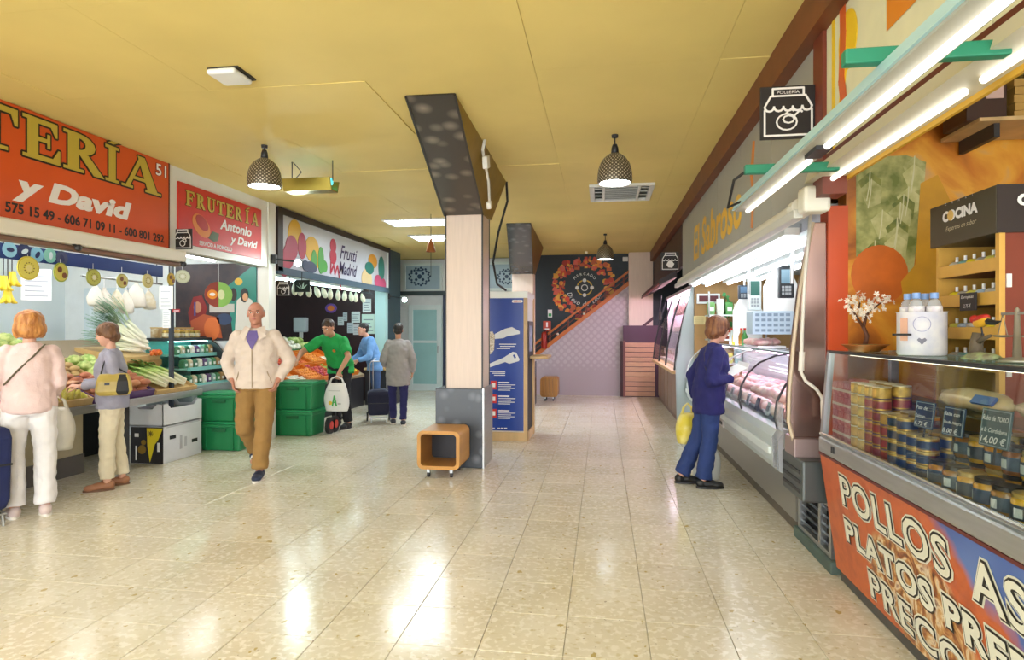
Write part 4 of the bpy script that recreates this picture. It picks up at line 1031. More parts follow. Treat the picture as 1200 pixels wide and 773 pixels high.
MB().tube([on_y(965, 470, 4.165), on_y(965.5, 491, 4.165)], .018, 10).build('grip', MATS['enamel_white'], wp)

# ------------------------------------------------------------------ far butcher
fb = thing('display_counter', 'far butcher counter with slanted glass front and wooden ledge near the back wall', 'counter', (1.5, 11.5, 0))
BY0, BY1 = 9.75, 13.7
wpart(fb, 'base', mat('brown_base', '6a5448', .45, var=.1), lambda m: m.box(1.22, 2.2, BY0, BY1, .0, .80))
for k in range(6):
    y = BY0 + .06 + k * .66
    wpart(fb, 'base_panel', mat('taupe_panel', '85705f', .45, var=.08), lambda m: m.box(1.205, 1.222, y, y + .6, .08, .76))
wpart(fb, 'ledge', M_wood, lambda m: m.box(1.06, 1.4, BY0, BY1, .82, .87), bevel=.006)
wpart(fb, 'case_floor', M_tray, lambda m: m.box(1.25, 2.2, BY0, BY1, .87, .93))
gpf = [(1.10, .88), (1.13, 1.2), (1.25, 1.75), (1.36, 2.1)]
yy = [BY0, 11.1, 12.4, BY1]
for y0, y1 in zip(yy[:-1], yy[1:]):
    m = MB(); m.rings([[Vector((x, y, z)) for x, z in gpf] + [Vector((x + .008, y, z)) for x, z in reversed(gpf)] for y in (y1 - .01, y0 + .01)]); m.build('pane', M_gc, fb)
for y in yy: MB().tube([(x, y, z) for x, z in gpf], .016, 6).build('rib', M_dark, fb)
wpart(fb, 'rear_wall', mat('mirror_pink', 'c8b4bc', .3), lambda m: m.box(2.2, 2.25, BY0, BY1, .87, 2.2))
wpart(fb, 'case_light', emat('pink_tube', 'ffdaf4', 70.0), lambda m: m.box(1.5, 1.56, BY0 + .1, BY1 - .1, 2.12, 2.15))
wpart(fb, 'added_pale_end', mat('lit_end_pink', 'd8c4cc', .4), lambda m: m.box(1.40, 2.2, BY1 - .03, BY1 - .005, .93, 2.15))  # panel added so the dark case end looks pink and lit
wpart(fb, 'roof', mat('stall_roof', 'cfc4c8', .4), lambda m: m.box(1.36, 2.25, BY0, BY1, 2.15, 2.2))
wpart(fb, 'shelf', glassmat('shelf_glass', 'd8f0ea', .12), lambda m: m.box(1.45, 2.2, BY0, BY1, 1.45, 1.465))
pack = MB().box(-.09, .09, -.11, .11, 0, .09); pme = pack.mesh('meat_pack'); pme.materials.append(mat('meat_pack', 'd8a4b0', .3, second='efe0e4', vscale=14, rnd=.15))
ham = lump(9); ham.v = [Vector((v.x * .07, v.y * .07, v.z * .16)) for v in ham.v]; hme = ham.mesh('ham', True); hme.materials.append(mat('ham_pink', 'c88c8c', .35, second='e8d0c8', vscale=18, rnd=.15))
for k in range(15):
    for lv_ in range(2):
        o = bpy.data.objects.new('meat_pack', pme); COL.objects.link(o); o.location = (1.42 + .1 * (k % 2), BY0 + .18 + k * .25, .93 if lv_ == 0 else 1.02)
        o.rotation_euler = (0, 0, rm.uniform(-.2, .2)); tag(o, 'wrapped pink meat pack on the floor of the far butcher case', 'meat', 'meat packs in the far case')
    o = bpy.data.objects.new('meat_pack', pme); COL.objects.link(o); o.location = (1.62, BY0 + .18 + k * .25, 1.466); tag(o, 'wrapped pink meat pack on the glass shelf of the far butcher case', 'meat', 'meat packs on the glass shelf')
for k in range(12):
    o = bpy.data.objects.new('ham', hme); COL.objects.link(o); o.location = (1.55, BY0 + .25 + k * .3, 1.95); o.rotation_euler = (0, rm.uniform(-.15, .15), rm.uniform(0, 6))
    tag(o, 'cured ham hanging along the top of the far butcher case', 'ham', 'hams hanging in the far case')
q = on_x(774, 370, 1.12)
dt = thing('price_board', 'small black price board hung in the far butcher glass', 'sign', q)
wpart(dt, 'board', M_sb, lambda m: m.cbox(q, (.02, .42, .16), None))
wpart(dt, 'wire', M_dark, lambda m: m.tube([q + Vector((0, .15, .08)), q + Vector((.03, .1, .4))], .006))
tag(MB().poly(FF(0, 9.62, 0), [(1.12, 0), (1.10, .8), (1.10, 1.0), (1.2, 1.6), (1.33, 2.15), (1.5, 2.15), (1.5, 0)], 0, .06).build('steel_divider', mat('pale_steel', 'aebcbe', .3, metal=.5)), 'pale steel divider panel between the far butcher and the poultry stall', 'partition')
cp = thing('canopy', 'dark red slanted canopy over the far butcher stall', 'canopy', (1.1, 11.5, 2.2))
A_ = on_x(797, 330, 1.2); B_ = on_y(745, 345, 13.5)
wpart(cp, 'canopy_frame', mat('canopy_dark', '2a1c1e', .5), lambda m: m.hexa([Vector(q) for q in [(.86, 9.7, 2.2), (1.13, 9.7, 2.32), (1.13, 13.9, 2.32), (.86, 13.9, 2.2), (.86, 9.7, 2.27), (1.13, 9.7, 2.42), (1.13, 13.9, 2.42), (.86, 13.9, 2.27)]]))
wpart(cp, 'soffit', mat('soffit_pink', 'b89a9e', .4), lambda m: m.hexa([Vector(q) for q in [(.93, 9.75, 2.215), (1.13, 9.75, 2.305), (1.13, 12.0, 2.305), (.93, 12.0, 2.215), (.93, 9.75, 2.23), (1.13, 9.75, 2.32), (1.13, 12.0, 2.32), (.93, 12.0, 2.23)]]))
wpart(cp, 'red_edge', mat('red_edge', '8a2a26', .4), lambda m: m.box(.85, .865, 9.7, 13.9, 2.19, 2.22))
wpart(cp, 'end_box', mat('green_black', '1c2c2a', .4), lambda m: m.box(.98, 1.135, 9.66, 9.72, 2.42, 2.54))
tag(MB().box(1.14, 1.2, 9.2, 14.05, 2.43, 3.03).build('fascia_board', mat('dark_red_fascia', '3a1c18', .5, var=.1)), 'dark red-brown recessed fascia above the far butcher', 'fascia')
# ------------------------------------------------------------------ roast chicken stall
GX = 1.30
cc = thing('display_counter', 'glass display counter with orange lettered front panel of the roast chicken stall', 'counter', (1.6, 2.3, 0))
Q0, Q1 = .2, 3.96
def front_material():
    m = bpy.data.materials.new('chicken_front'); m.use_nodes = True
    nt = m.node_tree; N = nt.nodes; L = nt.links; b = N['Principled BSDF']; b.inputs['Roughness'].default_value = .35
    g = N.new('ShaderNodeNewGeometry'); sp = N.new('ShaderNodeSeparateXYZ'); L.new(g.outputs['Position'], sp.inputs[0])
    def nz(s, d, di=0):
        n = N.new('ShaderNodeTexNoise'); n.inputs['Scale'].default_value = s; n.inputs['Detail'].default_value = d; n.inputs['Distortion'].default_value = di
        L.new(g.outputs['Position'], n.inputs['Vector']); return n.outputs['Fac']
    def ramp(f, stops):
        r = N.new('ShaderNodeValToRGB'); cr = r.color_ramp
        cr.elements[0].position = stops[0][0]; cr.elements[0].color = lin(stops[0][1]); cr.elements[1].position = stops[-1][0]; cr.elements[1].color = lin(stops[-1][1])
        for p, c in stops[1:-1]: e = cr.elements.new(p); e.color = lin(c)
        L.new(f, r.inputs['Fac']); return r.outputs['Color']
    def mth(op, a, c):
        n = N.new('ShaderNodeMath'); n.operation = op
        for i, q in enumerate((a, c)):
            if isinstance(q, (int, float)): n.inputs[i].default_value = q
            else: L.new(q, n.inputs[i])
        n.use_clamp = False; return n.outputs[0]
    def mix(f, a, c):
        x = N.new('ShaderNodeMix'); x.data_type = 'RGBA'; x.clamp_factor = True; L.new(f, x.inputs['Factor']); L.new(a, x.inputs['A']); L.new(c, x.inputs['B']); return x.outputs['Result']
    orange = ramp(nz(9, 5, .5), [(.3, 'a84a1e'), (.55, 'bf5a26'), (.75, 'b4521f')])
    roast = ramp(nz(10, 7, 1.5), [(.28, '3a1e12'), (.42, '8a4a22'), (.52, 'c08a4a'), (.60, 'd9c3a0'), (.72, '7c2a22')])
    blue = ramp(nz(2, 2), [(.3, '2c4a92'), (.7, '5573b0')])
    # roast band: around y 2.4..3.3 low part
    dy = mth('SUBTRACT', sp.outputs['Y'], 2.95); dz = mth('SUBTRACT', sp.outputs['Z'], .30)
    e = mth('ADD', mth('MULTIPLY', mth('MULTIPLY', dy, dy), 2.8), mth('MULTIPLY', mth('MULTIPLY', dz, dz), 9.0))
    e = mth('ADD', e, mth('MULTIPLY', nz(5, 4), .9))
    f = mth('MULTIPLY', mth('SUBTRACT', 1.12, e), 5.0)
    col = mix(f, orange, roast)
    # blue to the near side, boundary leaning
    bl = mth('ADD', mth('SUBTRACT', 2.55, sp.outputs['Y']), mth('MULTIPLY', mth('SUBTRACT', sp.outputs['Z'], .62), 1.6))
    bl = mth('ADD', bl, mth('MULTIPLY', mth('SUBTRACT', nz(6, 3), .5), .3))
    col = mix(mth('MULTIPLY', bl, 9.0), col, blue)
    L.new(col, b.inputs['Base Color']); return m
pan = [(GX + .005, .76), (GX + .10, .07)]
wpart(cc, 'front_panel', front_material(), lambda m: m.hexa([Vector(q) for q in [(pan[1][0], Q0, .07), (pan[1][0] + .02, Q0, .07), (pan[1][0] + .02, Q1, .07), (pan[1][0], Q1, .07), (pan[0][0], Q0, .76), (pan[0][0] + .02, Q0, .76), (pan[0][0] + .02, Q1, .76), (pan[0][0], Q1, .76)]]))
wpart(cc, 'red_line', mat('red_line', '5a1614', .4), lambda m: m.box(GX - .002, GX + .02, Q0, Q1, .752, .766))
wpart(cc, 'body', M_ctr, lambda m: m.box(GX + .13, 1.72, Q0, Q1 - .01, .05, .84))
wpart(cc, 'plinth', mat('plinth_grey', '4a4640', .6, var=.2), lambda m: m.box(GX + .12, 1.70, Q0, Q1 - .01, 0, .07))
wpart(cc, 'trim_band', M_steel, lambda m: m.hexa([Vector(q) for q in [(GX - .004, Q0, .765), (GX + .14, Q0, .765), (GX + .14, Q1, .765), (GX - .004, Q1, .765), (GX - .004, Q0, .86), (GX + .14, Q0, .86), (GX + .14, Q1, .86), (GX - .004, Q1, .86)]]), bevel=.012)
wpart(cc, 'trim_rail', mat('rail_alu', 'c8cccc', .22, metal=.9), lambda m: m.cyl((GX + .015, Q0, .873), (GX + .015, Q1, .873), .014, n=10))
wpart(cc, 'badge', M_dark, lambda m: [m.box(GX - .008, GX, 3.70 + k * .03, 3.715 + k * .03, .80, .835) for k in range(2)])
wpart(cc, 'deck', mat('deck_white', 'd8d6ce', .4), lambda m: m.hexa([Vector(q) for q in [(GX + .02, Q0, .84), (1.72, Q0, .84), (1.72, Q1 - .02, .84), (GX + .02, Q1 - .02, .84), (GX + .02, Q0, .862), (1.72, Q0, .885), (1.72, Q1 - .02, .885), (GX + .02, Q1 - .02, .862)]]))
M_gf = glassmat('front_glass', 'f0f4f2', .05)
zs = [Q0, 1.55, 2.75, Q1 - .03]
for y0, y1 in zip(zs[:-1], zs[1:]):
    wpart(cc, 'pane', M_gf, lambda m: m.hexa([Vector(q) for q in [(GX + .02, y0, .87), (GX + .026, y0, .87), (GX + .026, y1, .87), (GX + .02, y1, .87), (GX + .055, y0, 1.365), (GX + .061, y0, 1.365), (GX + .061, y1, 1.365), (GX + .055, y1, 1.365)]]))
wpart(cc, 'end_frame', mat('alu_frame', '9a9c9e', .3, metal=.8), lambda m: (m.hexa([Vector(q) for q in [(GX + .005, Q1 - .035, .865), (GX + .04, Q1 - .035, .865), (GX + .04, Q1, .865), (GX + .005, Q1, .865), (GX + .045, Q1 - .035, 1.37), (GX + .08, Q1 - .035, 1.37), (GX + .08, Q1, 1.37), (GX + .045, Q1, 1.37)]]),))
wpart(cc, 'end_pane', M_gf, lambda m: m.box(GX + .08, 1.70, Q1 - .022, Q1 - .016, .9, 1.36))
wpart(cc, 'top_rail', mat('rail_dark', '3c3c3c', .35, metal=.6), lambda m: m.box(GX + .045, GX + .075, Q0, Q1, 1.362, 1.378))
wpart(cc, 'top_glass', glassmat('top_glass', 'd2e6de', .16, .05), lambda m: m.box(GX + .075, 1.70, Q0, Q1, 1.366, 1.376))
wpart(cc, 'glass_shelf', glassmat('inner_shelf', 'dcebe6', .10), lambda m: m.box(1.53, 1.70, Q0, Q1 - .06, 1.13, 1.14))
wpart(cc, 'rear_frame', M_steel, lambda m: (m.box(1.69, 1.73, Q0, Q1, 1.33, 1.378), m.box(1.69, 1.73, Q1 - .04, Q1, .88, 1.33)))
wpart(cc, 'inner_light', emat('inner_warm', 'fff0d0', 2.5), lambda m: m.box(1.42, 1.45, Q0 + .1, Q1 - .15, 1.352, 1.36))
# lettering on the slanted front
up = Vector((pan[0][0] - pan[1][0], 0, .69)).normalized()
FCH = Frame((GX + .10, 3.9, .07), (0, -1, 0), up)
M_let = mat('letter_cream', 'd8d6c2', .45); M_lk = mat('letter_black', '1a1614', .45)
def outlined(s, y, z, h, w, bold, shear=0):
    b = (z - .07) / up.z
    text(s, FCH, 3.9 - y, b, h, M_let, cc, w=w, bold=bold + .05, shear=shear, c=.001, ext=.001, name='letter_edge', spacing=1.12)
    text(s, FCH, 3.9 - y + .012, b + .008, h - .016, M_lk, cc, w=w - .024, bold=bold + .02, shear=shear, c=.002, ext=.002, name='letter_outline', spacing=1.12)
    text(s, FCH, 3.9 - y + .02, b + .018, h - .036, M_let, cc, w=w - .04, bold=bold - .015, shear=shear, c=.003, ext=.003, name='lettering', spacing=1.12)
outlined('POLLOS', 3.69, .51, .20, 1.12, .03)
outlined('ASADOS', 2.47, .51, .20, 1.12, .03)
outlined('PLATOS', 3.71, .30, .165, .96, .05)
outlined('PREPARADOS', 2.70, .30, .165, 1.55, .05)
outlined('PRECOCINADOS', 3.46, .10, .17, 2.2, .03)

# ------------------------------------------------------------------ goods inside the case
rj = random.Random(5)
def master(parts, name):
    o = bpy.data.objects.new(name, None); COL.objects.link(o)
    for pn, mb, m, sm in parts:
        mb.build(pn, m, o, local=True, auto=40 if sm else None)
    return o
def ship(root, loc, label, cat, group, rz=0, first=[]):
    r = dup(root, loc, rz); tag(r, label, cat, group); return r
def kill(root):
    for c in list(root.children): bpy.data.objects.remove(c)
    bpy.data.objects.remove(root)
M_gold = mat('tin_gold', 'b8934a', .3, metal=.7)
def tin(col, lidcol, r=.042, h=.052):
    m_l = mat('tin_label_' + col, col, .4, var=.25, vscale=40, rnd=.15); m_t = mat('tin_lid_' + lidcol, lidcol, .3, metal=.3)
    return master([('can', MB().lathe([(.001, .001), (r, .001), (r, h), (.001, h)], n=16), M_gold, True),
                   ('label', MB().lathe([(r + .0008, .008), (r + .0008, h - .008)], n=16), m_l, True),
                   ('lid', MB().lathe([(r, h), (r + .001, h + .005), (r - .006, h + .006), (.001, h + .004)], n=16), m_t, True)], 'tin')
def jar(body, lab, lid, r=.049, h=.098):
    return master([('glass_body', MB().lathe([(.001, .0), (r * .9, 0), (r, .008), (r, h * .78), (r * .86, h * .88), (.001, h * .88)], n=18), mat('jar_' + body, body, .12, var=.35, vscale=30, rnd=.15, coat=.5), True),
                   ('label', MB().lathe([(r + .001, h * .16), (r + .001, h * .66)], n=18), mat('jar_label_' + lab, lab, .45, var=.3, vscale=35, rnd=.1), True),
                   ('emblem', MB().rings([[Vector(((r + .0018) * math.cos(a), (r + .0018) * math.sin(a), z)) for a in [PI + k * .14 - .28 for k in range(5)]] for z in (h * .24, h * .56)], cap=False, closed=False), mat('jar_emblem', 'b8bcb8', .5), True),
                   ('lid', MB().lathe([(r * .88, h * .86), (r * .92, h * .87), (r * .92, h), (r * .84, h + .004), (.001, h + .003)], n=18), mat('jar_lid_' + lid, lid, .3, metal=.4), True)], 'jar')
pk_red = master([('box', MB().box(-.04, .04, -.04, .04, 0, .082), mat('pack_red', 'b03a4a', .4, second='d88a8a', vscale=30, rnd=.1), False), ('band', MB().box(-.041, .041, -.041, .041, .03, .045), mat('pack_band', 'e0c8b8', .45), False)], 'food_pack')
for row in range(2):
    for k in range(3):
        for lv_ in range(4 if k < 3 else 3):
            ship(pk_red, (GX + .10 + row * .09, 3.87 - k * .088, .866 + row * .012 + lv_ * .0835), 'red food packet stacked at the far end of the chicken stall case', 'packet', 'red packets in the case')
kill(pk_red)
tg = tin('c79a4a', 'e8dcc8'); tp = tin('8a2f3a', '7a5a8a'); tnv = tin('26344e', 'c8b070')
for col in range(5):
    for row in range(2):
        n = 6 if col < 4 else 4
        for lv_ in range(n):
            src = tg if (col < 2 or lv_ == n - 1) else tp
            lab = 'gold labelled tin stacked next to the red packets in the case' if src is tg else 'dark red labelled tin stacked beside the gold tins in the case'
            ship(src, (GX + .085 + row * .092, 3.585 - col * .09, .866 + row * .008 + lv_ * .0585), lab, 'tin', 'gold tins in the case' if src is tg else 'dark red tins in the case', rj.uniform(0, 6))
for col in range(4):
    for row in range(2):
        for lv_ in range(4 - (col // 2)):
            ship(tnv, (GX + .08 + row * .092, 3.135 - col * .09, .866 + row * .008 + lv_ * .0585), 'navy labelled tin stacked between gold tins and glass jars', 'tin', 'navy tins in the case', rj.uniform(0, 6))
for q in (tg, tp, tnv): kill(q)
jars = [jar('b07a1c', '2c3e50', '2a2420'), jar('8a5a24', '34424e', '2a2420'), jar('c79a2c', '2a3440', 'a88a4a')]
for col in range(24):
    y = 2.75 - col * .104
    if y < .3: break
    for row in range(3):
        for lv_ in range(2 if row else 1):
            src = jars[(col * 7 + row * 3 + lv_) % 3]
            ship(src, (GX + .078 + row * .106, y + (row % 2) * .02, .866 + row * .01 + lv_ * .103), 'golden preserve jar with navy label in the %s row of the glass case' % ('front', 'second', 'third')[row], 'jar', 'preserve jars in the %s row of the case' % ('front', 'second', 'third')[row], rj.uniform(-.5, .5))
for q in jars: kill(q)
# bigger goods behind
def blob(name, label, cat, c, d, m, seed, parts=None, rz=0):
    t = thing(name, label, cat, (c[0], c[1], c[2]))
    b = lump(seed, 18, 12); R_ = Matrix.Rotation(rz, 3, 'Z'); zmin = min(v.z for v in b.v)
    b.v = [R_ @ Vector((v.x * d[0], v.y * d[1], (v.z - zmin) * d[2])) for v in b.v]
    b.build('body', m, t, smooth=True, local=True)
    return t
M_wrap = mat('wrapped_bread', 'd8b88a', .25, second='e4cfa8', vscale=7, coat=.6, bump=.3, bscale=20)
b1 = blob('wrapped_loaf', 'large pale loaf wrapped in clear film on the glass shelf of the case', 'bread', (1.61, 2.95, 1.142), (.075, .26, .05), M_wrap, 3)
wpart(b1, 'label', mat('blue_label', '3a64a8', .4), lambda m: m.cbox((1.55, 2.78, 1.21), (.012, .12, .04), Euler((0, .7, .1)).to_matrix()))
blob('wrapped_loaf', 'second wrapped loaf with a pinkish end further right on the shelf', 'bread', (1.61, 2.45, 1.142), (.075, .20, .048), mat('wrapped_pink', 'd8b0a0', .25, second='e0c8b0', vscale=8, coat=.6), 5)
blob('salami', 'dark red cured sausage lying behind the gold tins', 'sausage', (1.64, 3.2, .89), (.045, .2, .06), mat('salami_red', '6a2420', .35, second='4a2a28', vscale=20), 8)
for k, (y, w, h_, c, l) in enumerate(((2.72, .22, .19, 'c8823a', 'orange cardboard box behind the preserve jars'), (2.40, .2, .17, 'cfae86', 'plain beige cardboard box behind the preserve jars'), (2.1, .24, .15, 'd8c6a8', 'low cream cardboard box at the right of the beige box'), (3.62, .3, .22, 'a87850', 'brown carton behind the red packets at the far end'))):
    t = thing('carton', l, 'box', (1.66, y, .89))
    wpart(t, 'box_body', mat('carton_' + c, c, .6, var=.06), lambda m: m.box(1.625, 1.70, y - w / 2, y + w / 2, .895, .895 + h_), bevel=.004)
    wpart(t, 'tape', mat('tape', 'b89a6a', .3), lambda m: m.box(1.623, 1.702, y - .02, y + .02, .896, .897 + h_))
for k, y in enumerate((2.0, 1.6)):
    t = thing('sliced_meat_pack', 'vacuum pack of sliced meat on the glass shelf, %s of the two' % ('far one', 'near one')[k], 'meat', (1.61, y, 1.142))
    wpart(t, 'slices', mat('sliced', 'b46a4a', .35, var=.2, vscale=20), lambda m: [m.box(1.55, 1.68, y - .12 + j * .045, y - .085 + j * .045, 1.142, 1.175) for j in range(6)])
    wpart(t, 'film', thinmat('pack_film', 'e0e0e0', .25, .1), lambda m: m.box(1.54, 1.69, y - .15, y + .16, 1.141, 1.18))
# slate price tags
def slate(label, x, y, z, w, h, col, lines, X=1.36):
    t = thing('price_tag', label, 'price tag', (X, y, z - h / 2), 'slate price tags in the case')
    F = Frame((X, y, z), (0.15, -1, 0.0), (0.12, 0, 1))
    wpart(t, 'slate', mat('slate_' + col, col, .5, var=.1), lambda m: m.rect(F, -w / 2, w / 2, -h / 2, h / 2, -.006, 0), bevel=.008)
    wpart(t, 'edge', mat('slate_edge', '8a949a', .5), lambda m: m.stroke(F, [(-w / 2 + .006, -h / 2 + .006), (w / 2 - .006, -h / 2 + .006), (w / 2 - .006, h / 2 - .006), (-w / 2 + .006, h / 2 - .006), (-w / 2 + .006, -h / 2 + .006)], .003, 0, .001))
    n = len(lines)
    for i, (s, hh) in enumerate(lines):
        text(s, F, -w * .42, h * .5 - (i + 1) * h / n * .93, hh, M_sw, t, w=min(w * .84, len(s) * hh * .62), shear=.2, bold=.01)
    wpart(t, 'stem', M_dark, lambda m: m.cyl(F.p(0, -h / 2, -.01), F.p(0, -h / 2 - .06, -.01), .004, n=6))
q = on_x(1083, 486, 1.36); slate('navy slate price tag at the left above the preserve jars', q.x, q.y, q.z, .12, .115, '1c2a44', [('Pate de', .016), ('Salmon', .016), ('6,75 €', .022)])
q = on_x(1117, 494, 1.36); slate('navy slate price tag in the middle above the preserve jars', q.x, q.y, q.z, .115, .115, '1e2c42', [('Salsa con', .015), ('Trufa Negra', .015), ('8,00 €', .022)])
q = on_x(1166, 502, 1.36); slate('large grey-green slate price tag at the right above the jars', q.x, q.y, q.z, .135, .135, '44565a', [('Rabo de TORO', .018), ('a la Cordobesa', .016), ('14,00 €', .030), ])

# ------------------------------------------------------------------ things on top of the case
TZ = 1.378
q = on_x(1018, 413, 1.50)
bx, by = 1.48, q.y
bo = thing('bonsai', 'small bonsai with white blossom in an oval terracotta dish', 'plant', (bx, by, TZ))
MB().lathe([(.001, 0), (.07, 0), (.115, .035), (.125, .04), (.115, .04), (.1, .03), (.001, .03)], (0, 0, 0), 24).build('dish', mat('terracotta', 'a8622c', .5), bo, smooth=True, local=True)
MB().lathe([(.10, .031), (.06, .04), (.001, .042)], (0, 0, 0), 20).build('soil', mat('moss', '8a7a3a', .9, var=.3, vscale=40), bo, local=True)
tr = MB().tube([(0, 0, .03), (.012, 0, .09), (-.008, 0, .14), (.01, .01, .2), (.05, .02, .27)], [.014, .012, .011, .009, .004], 8)
tr.tube([(-.004, 0, .13), (-.05, -.01, .2), (-.085, 0, .27)], [.009, .006, .003], 6); tr.tube([(.005, 0, .17), (-.02, .03, .25), (-.01, .03, .31)], [.007, .005, .003], 6); tr.tube([(.02, .01, .22), (.1, .0, .29)], [.006, .003], 6)
tr.build('trunk', mat('bonsai_bark', '5a3420', .7, var=.2, bump=.4), bo, smooth=True, local=True)
fm = MB()
for j in range(5):
    a = j * 2 * PI / 5; fm.add([(0, 0, 0), (.009 * math.cos(a - .5), .009 * math.sin(a - .5), .004), (.014 * math.cos(a), .014 * math.sin(a), .005), (.009 * math.cos(a + .5), .009 * math.sin(a + .5), .004)], [(0, 1, 2, 3)])
fme = fm.mesh('blossom'); fme.materials.append(mat('blossom_white', 'e8dccc', .6))
tips = [(.05, .02, .27), (-.085, 0, .27), (-.01, .03, .31), (.1, 0, .29), (-.05, -.01, .21), (.02, 0, .22)]
for k in range(110):
    c = tips[k % 6]; o = bpy.data.objects.new('blossom', fme); COL.objects.link(o); o.parent = bo
    o.location = (c[0] + rj.gauss(0, .024), c[1] + rj.gauss(0, .024), c[2] + rj.gauss(0, .022)); o.rotation_euler = (rj.uniform(-1.6, 1.6), rj.uniform(-1.6, 1.6), rj.uniform(0, 6)); s = rj.uniform(.8, 1.3); o.scale = (s, s, s)
# drinks bucket with bottles
q = on_x(1080, 417, 1.55); ux, uy = 1.55, q.y
bu = thing('drinks_bucket', 'white printed drinks bucket with black handle on top of the case', 'bucket', (ux, uy, TZ))
rb_ = .105
MB().lathe([(.001, 0), (rb_ * .96, 0), (rb_, .01), (rb_, .205), (rb_ + .004, .21), (rb_ - .006, .21), (rb_ - .006, .02), (.001, .02)], n=28).build('pail', mat('bucket_print', 'c8c6d4', .35, second='dcd8dc', vscale=14), bu, local=True, auto=40)
def onb(m, a0, z0, r):
    F = Frame(Vector((math.cos(a0), math.sin(a0), 0)) * (rb_ + .0005) + Vector((0, 0, z0)), (-math.sin(a0), math.cos(a0), 0))
    return F
Fb = onb(None, -2.0, .07, 0)
m = MB().poly(Fb, [(0, -.018), (.02, .005), (.012, .015), (0, .008), (-.012, .015), (-.02, .005)], 0, .002); m.build('emblem', mat('emblem_grey', '6a6878', .5), bu, local=True)
Fb = onb(None, -2.0, .15, 0); m = MB().ring(Fb, 0, 0, .035, .003, 0, .0025); m.build('ring_print', mat('ring_lilac', '9a98b8', .5), bu, local=True)
Fb = onb(None, -2.75, .12, 0); m = MB().rect(Fb, -.02, .02, -.05, .06, 0, .002); m.build('side_print', mat('side_pink', 'd8a890', .5), bu, local=True)
MB().box(-.16, -.08, -.075, -.06, .095, .105).build('handle', M_black, bu, local=True)
M_clear = thinmat('pet_clear', 'd4dce4', .35, .08); M_capb = mat('cap_blue', '7c9cd0', .4)
for k, (dx, dy) in enumerate(((-.045, .04), (-.04, -.035), (.03, .03), (.035, -.045))):
    t = thing('water_bottle', 'clear water bottle with pale blue cap in the white bucket, %s' % ('front left one', 'front right one', 'rear left one', 'rear right one')[k], 'bottle', (ux + dx, uy + dy, TZ + .022))
    MB().lathe([(.001, 0), (.033, 0), (.034, .02), (.034, .2), (.028, .235), (.014, .255), (.001, .256)], n=18).build('bottle_body', M_clear, t, smooth=True, local=True)
    MB().lathe([(.0345, .12), (.0345, .215)], n=18).build('label', mat('bottle_label', 'c8c0c8', .5, second='e8e4e0', vscale=50), t, smooth=True, local=True)
    MB().lathe([(.017, .252), (.018, .256), (.018, .28), (.001, .281)], n=16).build('cap', M_capb, t, local=True)
# toy bird on a stump
q = on_x(1150, 422, 1.50); px_, py_ = 1.50, q.y
bd = thing('bird_figurine', 'red and yellow bird figurine perched on a mossy stump', 'figurine', (px_, py_, TZ))
b = lump(21, 16, 8); b.v = [Vector((v.x * .055, v.y * .085, max(-.4, v.z) * .022 + .012)) for v in b.v]; b.build('base', mat('moss_base', '7a745c', .9, second='98a878', vscale=30, bump=.4), bd, smooth=True, local=True)
b = MB().tube([(0, .03, .01), (0, .035, .06), (.005, .03, .11)], [.03, .024, .02], 10); b.tube([(0, .03, .07), (0, -.02, .09), (0, -.06, .10)], [.012, .009, .006], 6); b.build('stump', mat('stump_bark', '5c5040', .8, var=.3, bump=.5), bd, smooth=True, local=True)
RB = Matrix.Rotation(-.25, 3, 'X')
MB().ell((0, 0, .155), (.02, .05, .022), 14, 8, RB).build('body', mat('bird_yellow', 'c8941c', .5), bd, smooth=True, local=True)
MB().ell((0, 0, .166), (.021, .048, .016), 14, 8, RB).build('wing', mat('bird_red', 'a81c14', .5), bd, smooth=True, local=True)
MB().ell((0, .045, .165), (.018, .02, .018), 12, 8).build('head', MATS['bird_red'], bd, smooth=True, local=True)
MB().cyl((0, .06, .163), (0, .078, .158), .005, .001).build('beak', M_dark, bd, local=True)
MB().tube([(0, -.045, .155), (0, -.085, .15), (0, -.12, .155)], [.014, .009, .003], 6).build('tail', M_black, bd, local=True)
MB().tube([(0, 0, .135), (0, -.01, .1)], .003, 5).tube([(.006, .01, .135), (.004, .0, .1)], .003, 5).build('legs', M_dark, bd, local=True)
# brass balance at the frame edge
q = on_x(1192, 425, 1.55)
ba = thing('balance_scale', 'small metal balance at the right edge of the case top', 'scale', (1.55, q.y, TZ))
MB().lathe([(.001, 0), (.06, 0), (.055, .012), (.015, .02), (.008, .2), (.001, .21)], n=16).build('stand', mat('pewter', '9a9488', .4, metal=.7), ba, smooth=True, local=True)
MB().box(-.004, .004, -.09, .09, .18, .19).build('beam', MATS['pewter'], ba, local=True)
for s in (-1, 1):
    MB().tube([(0, s * .085, .185), (0, s * .115, .10), (0, s * .055, .10), (0, s * .085, .185)], .002, 5).lathe([(.001, .092), (.03, .096), (.034, .102)], (0, s * .085, 0), 14).build('pan', MATS['pewter'], ba, local=True)

